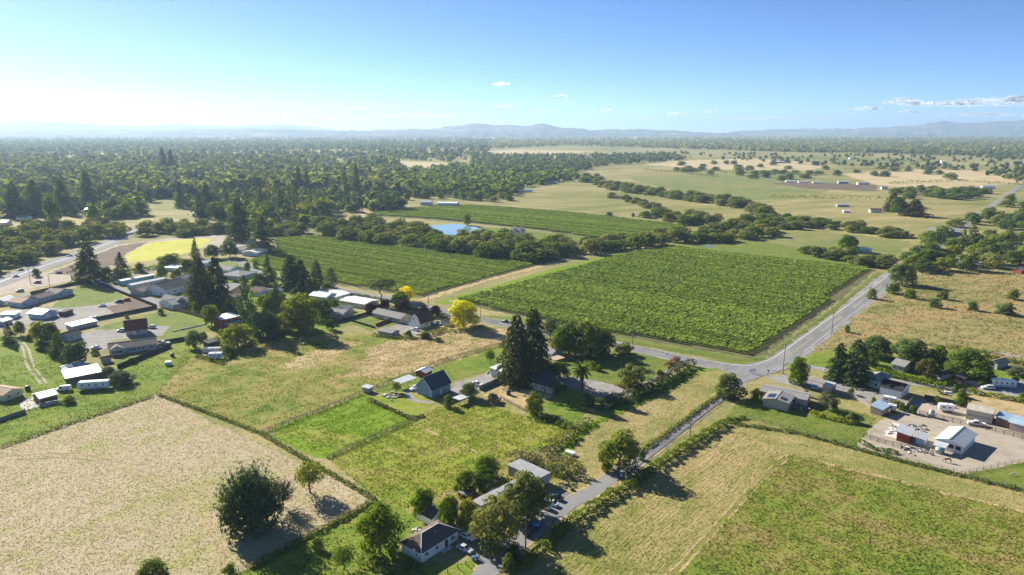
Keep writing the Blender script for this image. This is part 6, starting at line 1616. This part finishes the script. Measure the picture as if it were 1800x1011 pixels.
# tanks and small things
def tank(name, label, x, y, r, h, mat, dome=.25, cat='tank'):
    g = G((x, y)); o = MB().lathe([(r, 0), (r, h*.5), (r*1.01, h*.5), (r*1.01, h*.55), (r, h*.56), (r, h), (r*.7, h + dome*.6), (r*.15, h + dome)], 18).build(name, mat, None, True)
    o.location = (g[0], g[1], 0); tag(o, label, cat)
tank('water_tank', 'dark green water tank in the dry yard', 894, 694, .85, 1.9, paint('green plastic', (.03,.10,.085), .5))
tank('water_tank', 'pale green water tank under the stable roof', 1651, 796, 1.25, 2.0, paint('pale green plastic', (.30,.46,.38), .5))
tank('water_tank', 'grey steel tank behind the corral rail fence', 1637, 733, 1.0, 2.2, steel, .7)
tank('water_tank', 'left one of two white tanks beside the gravel yard', 162, 563, .9, 1.9, trim); tank('water_tank', 'right one of two white tanks beside the gravel yard', 169, 562, .9, 1.9, trim)
tank('water_tank', 'small dark tank beside the lower left stable', 49, 686, .9, 1.7, paint('dark plastic', (.02,.05,.07), .5)); tank('satellite_drum', 'dark drum behind the white tank in the meadow', 303, 627, .8, 1.5, paint('black plastic', (.02,.02,.025), .5))
g = G((296,642)); e = empty('storage_box', (g[0], g[1], 0), R(10)); MB().box(-1.1,1.1,-1,1,0,1.6).build('body', W['paleblue'], e); MB().box(-1.2,1.2,-1.1,1.1,1.602,1.75).build('lid', trim, e); tag(e, 'pale blue storage box standing in the left meadow', 'storage box')
g = G((1002,799)); e = empty('storage_box', (g[0], g[1], 0), R(U_ANG)); MB().box(-1.5,1.5,-.7,.7,0,.9).build('body', W['white'], e); MB().box(-1.6,1.6,-.8,.8,.902,1.02).build('lid', trim, e); tag(e, 'low white box beside the weedy ditch', 'storage box')
for lb, x, y, cc in (('blue wheelie bin at the white house drive', 832, 985, (.03,.16,.45)), ('grey wheelie bin beside the blue one', 838, 984, (.14,.14,.15))):
    g = G((x, y)); e = empty('wheelie_bin', (g[0], g[1], 0), R(20)); mm = paint('bin ' + lb, cc, .5)
    m = MB(); m.v = [(-.25,-.28,.06),(.25,-.28,.06),(.25,.28,.06),(-.25,.28,.06),(-.32,-.36,1.0),(.32,-.36,1.0),(.32,.36,1.0),(-.32,.36,1.0)]; m.f = [(0,3,2,1),(4,5,6,7),(0,1,5,4),(1,2,6,5),(2,3,7,6),(3,0,4,7)]
    m.build('body', mm, e); MB().box(-.35,.35,-.40,.40,1.003,1.08).build('lid', mm, e)
    for s in (-.28, .28): MB().tube((s-.03,.32,.11),(s+.03,.32,.11),.11,.11,10).build('wheel', tyre_m, e)
    tag(e, lb, 'bin')
for i, (x, y) in enumerate(((842,982),(819,993),(805,1000),(787,1008))):
    g = G((x, y)); o = MB().tube((0,0,-.2),(0,0,1.25),.13,.11,7).build('gate_post', timber); o.location = (g[0], g[1], 0)
    tag(o, ['tallest stub post beside the bins','second stub post along the white house yard','third stub post along the white house yard','last stub post at the bottom edge'][i], 'post', 'stub posts of the white house yard')
# sign boards at the crossroads
for lb, x, y, w in (('left white panel of the crossroads sign', 1320, 657, 1.2), ('right white panel of the crossroads sign', 1325, 656, 1.2)):
    g = G((x, y)); e = empty('sign_board', (g[0], g[1], 0), R(-25))
    for s in (-.5, .5): MB().box(s-.05, s+.05, -.05, .05, -.1, 2.1).build('post', timber, e)
    MB().box(-w/2, w/2, -.09, -.052, .7, 2.2).build('panel', trim, e); tag(e, lb, 'sign')
g = G((1350,660)); e = empty('street_sign', (g[0], g[1], 0), R(-30)); MB().tube((0,0,-.2),(0,0,2.6),.04,.04,6).build('post', steel, e); MB().box(-.45,.45,-.06,-.035,1.7,2.5).build('panel', paint('green sign', (.30,.38,.36), .5), e); tag(e, 'small pale sign beside the crossroads drive', 'sign')
# mailboxes
for lb, x, y in (('left mailbox beside the tall utility pole', 1362, 653), ('right mailbox beside the tall utility pole', 1369, 655)):
    g = G((x, y)); e = empty('mailbox', (g[0], g[1], 0), R(20)); MB().box(-.05,.05,-.05,.05,-.1,1.05).build('post', timber, e)
    m = MB(); m.prism([(-.3, -.2, 1.06), (-.3, .2, 1.06), (-.3, .2, 1.3), (-.3, .1, 1.42), (-.3, -.1, 1.42), (-.3, -.2, 1.3)], (.6, 0, 0)); m.build('box', trim, e); tag(e, lb, 'mailbox')
# debris, stones, firewood and a picnic table
for i in range(12):
    t = i / 11; g = G((306 + 54*t, 583 - 12*t)); r = .55 * rng.uniform(.8, 1.2)
    v = IV * np.array([r*1.5, r, r*.8]) * (1 + .18 * rng.normal(0, 1, (len(IV), 1)) * 0 + .15 * np.sin(IV[:, [0]]*4 + i)); o = mobj('garden_stone', mesh_np('garden_stone', v, IF), f_conc); o.location = (g[0], g[1], .25)
    tag(o, 'pale stone in the row across the lawn behind the red roofed house', 'stone', 'stones in a row on the lawn')
def heap(label, pts, n, cols, size, name='scrap_heap', cat='scrap'):
    P = [G(q) for q in pts]; C = np.mean(P, 0); e = empty(name, (C[0], C[1], 0))
    A = np.array(P); lo, hi = A.min(0), A.max(0)
    for i in range(n):
        for _ in range(30):
            q = rng.uniform(lo, hi)
            if inside(P, *q): break
        s = size * rng.uniform(.4, 1.2, 3); m = MB().box(-s[0], s[0], -s[1]*.5, s[1]*.5, 0, s[2]*.6)
        o = m.build('piece', cols[i % len(cols)], e); o.location = (q[0]-C[0], q[1]-C[1], rng.uniform(0, .1)); o.rotation_euler = (rng.normal(0, .1), rng.normal(0, .1), rng.uniform(0, 6))
    tag(e, label, cat)
SC = [timber, steel, trim, darkfence, rustpipe, RF['blue']]
heap('scattered scrap and boards left of the blue barn', [(670,696),(685,690),(706,690),(705,702),(688,706)], 26, SC, .8)
heap('clutter and crates in the pen below the red shed', [(1575,784),(1640,792),(1640,802),(1600,800)], 26, SC, .6)
heap('clutter beside the solar house deck', [(1400,712),(1430,716),(1432,725),(1405,722)], 16, SC, .6)
heap('yard junk beside the white rubble slab', [(1596,744),(1632,748),(1628,760),(1600,756)], 18, SC, .7)
heap('raised beds and timber behind the horse trailer', [(1648,688),(1672,684),(1690,692),(1660,696)], 12, SC, 1.0)
heap('scrap cars and parts beside the meadow motorhome', [(345,624),(365,620),(366,630),(346,632)], 8, [rustpipe, CPN['red'], steel], 1.3)
heap('garden furniture on the long beige house patio', [(664,565),(685,563),(684,570),(668,571)], 10, SC, .5)
heap('garden clutter between the white house and garage', [(724,925),(745,928),(742,940),(722,938)], 14, SC, .5)
heap('white rubble pieces on the slab beside the red shed', [(1556,764),(1569,745),(1589,749),(1578,769)], 40, [f_conc, trim, timber], .45, 'rubble', 'rubble')
heap('log pile at the left edge of the ploughed field', [(88,512),(115,506),(118,511),(92,517)], 12, SC, 1.0)
g = G((905,683)); e = empty('picnic_table', (g[0], g[1], 0), R(U_ANG)); MB().box(-1,1,-.4,.4,.72,.78).build('table_top', greyfence, e)
for s in (-.75, .75):
    MB().box(-1,1,s-.14,s+.14,.42,.47).build('bench', greyfence, e)
for x in (-.8, .8): MB().box(x-.05,x+.05,-.7,.7,.36,.418).build('cross_beam', greyfence, e); MB().box(x-.04,x+.04,-.3,-.2,0,.718).build('leg', greyfence, e); MB().box(x-.04,x+.04,.2,.3,0,.718).build('leg', greyfence, e)
tag(e, 'weathered picnic table in front of the yellow house', 'table')
g = G((1006,862)); m = MB(); m.lathe([(.5,0),(.62,.35),(.4,.7),(.1,.8)], 8); o = m.build('tree_stump', bark); o.location = (g[0], g[1], 0); tag(o, 'dark stump at the corner of the lane parking', 'stump')

# ---------------------------------------------------------------- animals
def beast(name, label, cat, x, y, ang, mat, s, graze=True):
    g = G((x, y)); me = bpy.data.meshes.new('body')
    V = [(-.75,0,1.25),(-.35,0,1.22),(.15,0,1.2),(.6,0,1.28),(.95,0,1.35 if not graze else 1.12),(1.3,0,1.7 if not graze else .62),(1.45,0,1.75 if not graze else .38),(1.72,0,1.55 if not graze else .12),(-.85,0,1.0),(-.98,0,.5)]
    Rr = [.26,.29,.29,.27,.19,.14,.13,.08,.06,.05]
    Ed = [(0,1),(1,2),(2,3),(3,4),(4,5),(5,6),(6,7),(0,8),(8,9)]
    for (bx, up) in ((.6, 3), (-.75, 0)):
        for sd in (-1, 1):
            i = len(V); f = .16 * sd; o = .12 * sd
            if up == 3: pts = [(bx+.02, f, .95, .13), (bx+.04+o*.6, f, .52, .07), (bx+o, f, .08, .05), (bx+o+.08, f, .0, .055)]
            else: pts = [(bx+.08, f, .95, .16), (bx-.16+o, f, .52, .075), (bx-.08+o, f, .08, .05), (bx+o, f, .0, .055)]
            for p in pts: V.append(p[:3]); Rr.append(p[3])
            Ed += [(up, i), (i, i+1), (i+1, i+2), (i+2, i+3)]
    me.from_pydata(V, Ed, [])
    o = bpy.data.objects.new('body', me); col.objects.link(o)
    md = o.modifiers.new('skin', 'SKIN'); me.skin_vertices
    for i, r in enumerate(Rr): me.skin_vertices[0].data[i].radius = (r * .85, r)
    me.skin_vertices[0].data[1].use_root = True
    o.modifiers.new('sub', 'SUBSURF').levels = 1; o.modifiers['sub'].render_levels = 1
    me.materials.append(mat)
    e = empty(name, (g[0], g[1], .02), R(ang)); e.scale = (s, s, s); o.parent = e
    hz_ = .38 if graze else 1.75
    for sd in (-1, 1): q = MB().tube((1.38, sd*.07, hz_ + .10), (1.36, sd*.11, hz_ + .25), .045, .01, 5).build('ear', mat, e)
    tag(e, label, cat)
beast('horse', 'brown horse grazing in front of the stable', 'horse', 1666, 813, 165, paint('bay coat', (.09,.045,.025), .6), 1.0)
beast('sheep', 'pale sheep lying in the paddock corner', 'sheep', 1780, 836, 170, paint('pale fleece', (.5,.47,.4), .95), .62)

# ---------------------------------------------------------------- hedges, thickets, ground growth
hedge('tall ragged hedge along the lower side of the lane', [(915,1004),(945,978),(985,940),(1030,903),(1072,874),(1113,856),(1160,818),(1220,779),(1275,745)], 2.6, 1.9, 'green', 1.3)
hedge('low weedy hedge between lane and straw verge', [(1120,800),(1150,777),(1204,738),(1242,710),(1272,690)], 1.6, .9, 'green', 1.1)
hedge('flowering hedge with pink blossom along the driveway', [(1045,716),(1080,706),(1120,694),(1165,672),(1200,652),(1217,642)], 3.6, 2.6, 'grey', 1.2)
hedge('pink blossoming bush at the road end of the driveway', [(1172,648),(1182,640),(1192,633)], 2.2, 1.8, 'pink', 1.5, name='flowering_bush', cat='shrub')
hedge('dark hedge side facing the weedy ditch', [(1050,724),(1085,714),(1125,700),(1170,680),(1205,658)], 1.8, 1.9, 'dark', 1.2)
hedge('grey bramble thicket above the long grey building', [(905,818),(935,806),(965,815),(1000,830)], 9.0, 2.6, 'grey', .9, name='bramble_thicket', cat='thicket', rag=.2)
hedge('second bramble bank at the end of the long building', [(960,838),(990,838),(1015,828)], 6.0, 3.0, 'olive', .9, name='bramble_thicket', cat='thicket')
hedge('bushy bank at the lower end of the ditch', [(955,790),(985,778),(1010,765)], 4.5, 2.2, 'willow', 1.0, name='bramble_thicket', cat='thicket')
hedge('rough growth behind the yellow house yard', [(985,745),(1010,760),(1035,742)], 4.0, 1.6, 'willow', .9, name='bramble_thicket', cat='thicket')
hedge('clipped hedge behind the black roofed barn', [(1540,655),(1590,668),(1640,680),(1662,684)], 2.6, 2.4, 'yellowgreen', 1.2, rag=.12)
hedge('low hedge along the straw paddock', [(1700,690),(1740,697),(1790,706),(1840,716)], 2.2, 1.5, 'yellowgreen', 1.2)
hedge('vegetable row across the solar house lawn', [(1425,728),(1460,738),(1500,746)], 1.8, 1.3, 'yellowgreen', 1.3)
hedge('hedge along the near edge of the green lawn', [(1275,742),(1310,735)], 1.5, 1.0, 'green', 1.2)
hedge('dark hedge behind the rusty pipe pens', [(1512,778),(1540,792),(1580,798)], 1.6, 1.0, 'green', 1.0)
hedge('dark weeds along the corral margin fence', [(1285,746),(1400,762),(1500,789),(1600,816),(1690,838),(1800,864)], 1.5, .8, 'dark', 1.0, size=.22)
hedge('weeds along the hay field fence', [(278,695),(370,728),(462,765),(560,822),(660,880)], 1.3, .8, 'green', .9, size=.2)
hedge('weeds along the top fence of the hay field', [(270,697),(140,740),(0,788)], 1.2, .7, 'green', .8, size=.2)
hedge('grass bank along the lower hay field fence', [(655,884),(600,914),(540,946),(440,1000)], 1.6, .9, 'olive', 1.0, size=.2)
hedge('dark weeds around the garden plot', [(648,704),(690,722),(722,737),(745,732)], 1.6, .9, 'grey', 1.0, size=.22)
hedge('shrubs along the board fence of the left houses', [(440,606),(470,598),(500,592)], 2.5, 1.4, 'grey', 1.0)
hedge('fence line bushes between meadow and left garden', [(345,628),(390,640),(420,620),(445,604)], 1.8, 1.0, 'green', 1.0)
hedge('bushes below the gambrel barn', [(735,595),(755,590),(775,584),(785,580)], 3.2, 1.6, 'olive', 1.0)
hedge('bushes between the gardens and the straw meadow', [(655,590),(700,596),(735,597)], 2.4, 1.1, 'olive', 1.0)
hedge('shadowed shrubs below the golden tree', [(790,584),(815,584),(850,575)], 3.0, 1.2, 'olive', .9)
hedge('hedge row behind the mobile homes', [(205,482),(250,476),(300,468)], 3.0, 2.2, 'green', 1.0)
hedge('row of shrubs along the vineyard road houses', [(592,514),(640,522),(690,532)], 1.6, 1.2, 'dark', 1.0)
hedge('garden hedge beside the road behind the purple trees', [(722,545),(760,553),(790,560)], 2.4, 1.8, 'green', 1.0)
hedge('dark hedge behind the small creek meadow', [(1730,628),(1790,640),(1840,648)], 2.2, 1.6, 'green', 1.0)
hedge('thicket in front of the white house', [(640,985),(680,1000),(740,1005)], 4.0, 1.2, 'willow', 1.3, name='bramble_thicket', cat='thicket')
hedge('garden border below the yellow house', [(930,735),(960,742),(985,735)], 3.0, 1.2, 'olive', .9)
hedge('long weed bank across the rusty meadow', [(1600,605),(1680,612),(1760,624)], 2.0, .8, 'willow', .6, size=.3)

tufts('long grass of the yellow green meadow below the blue barn', [[(575,806),(660,767),(727,738),(770,715),(860,712),(925,732),(1000,752),(975,780),(905,802),(850,812),(800,858),(720,895),(660,878)]], 3.4, .38, f_mead, clump=-.5)
tufts('long grass of the wide meadow above the hay field', [[(275,693),(330,612),(400,622),(460,600),(560,590),(700,600),(800,585),(890,604),(700,668),(640,690),(462,762)]], 1.7, .42, f_mead2, clump=-.1)
tufts('tall weeds of the rough near field', [[(1390,797),(1900,925),(1900,1060),(1170,1040),(1330,850)]], 3.2, .36, f_rough, clump=-.7)
tufts('long grass of the bright green paddock', [[(462,762),(640,692),(727,738),(655,768),(575,806)]], 4.0, .36, f_lush, clump=-.3)
tufts('weeds of the meadow left of the hay field', [[(275,693),(0,785),(-40,800),(-40,680),(0,620),(130,645),(205,650),(300,612),(352,612)]], 1.7, .42, f_green, clump=-.1)
tufts('weeds of the strip beside the white house', [[(660,878),(730,905),(700,965),(745,995),(745,1040),(300,1060),(420,1008)]], 3.5, .4, f_green, clump=-.2)
tufts('seed heads of the rusty meadow', [[(1425,618),(1600,487),(1650,476),(1830,480),(1830,655),(1620,628),(1520,606)]], .55, .55, f_rust, width=.9, clump=-.1)
tufts('stubble stalks of the cut hay field', [[(275,693),(660,878),(600,912),(420,1008),(250,1060),(-60,1060),(-60,806)]], 2.6, .17, f_hay, width=.6)
tufts('short stalks of the striped mown field', [[(1280,748),(1390,797),(1330,850),(1170,1020),(930,1020),(1000,935),(1105,862)]], 2.4, .15, f_rows, width=.6)
tufts('grass of the mown corral margin', [[(1280,748),(1312,735),(1500,785),(1700,834),(1830,868),(1830,908),(1390,798)]], 2.0, .2, f_rows, width=.5)
tufts('grass of the straw patches and lane verge', [[(640,612),(720,592),(800,583),(893,577),(886,603),(780,638),(690,664),(600,664)],[(985,850),(1010,775),(1060,738),(1180,684),(1215,656),(1290,684),(1240,714),(1170,770),(1100,820)]], 1.6, .22, f_straw, width=.5)
tufts('short grass of lawns and yards', [[(655,690),(700,668),(885,606),(890,640),(862,652),(800,668),(725,688)],[(985,640),(1010,628),(1075,618),(1115,620),(1195,637),(1160,668),(1120,690),(1060,672),(1005,662)],[(1290,714),(1330,700),(1400,700),(1500,722),(1540,735),(1520,768),(1505,790),(1270,742)],[(945,712),(972,697),(1000,668),(1085,700),(1040,715),(1000,752),(925,732)]], 2.2, .2, f_lawn, width=.45, clump=-.1)
tufts('rough grass around the long grey building', [[(720,900),(800,855),(850,812),(905,802),(985,785),(1002,800),(985,852),(950,892),(893,958),(812,935)]], 2.5, .35, f_mead2, clump=-.1)
tufts('long grass along the weedy ditch', [[(978,806),(1005,768),(1058,732),(1118,704),(1172,676),(1213,646),(1220,655),(1180,688),(1065,742),(1015,778)]], 4.0, .5, f_lush, clump=-.4)
tufts('dry tufts on the mown lane verge', [[(985,850),(1010,775),(1060,738),(1180,684),(1215,656),(1290,684),(1240,714),(1170,770),(1100,820)]], .8, .22, f_mown, clump=.1)
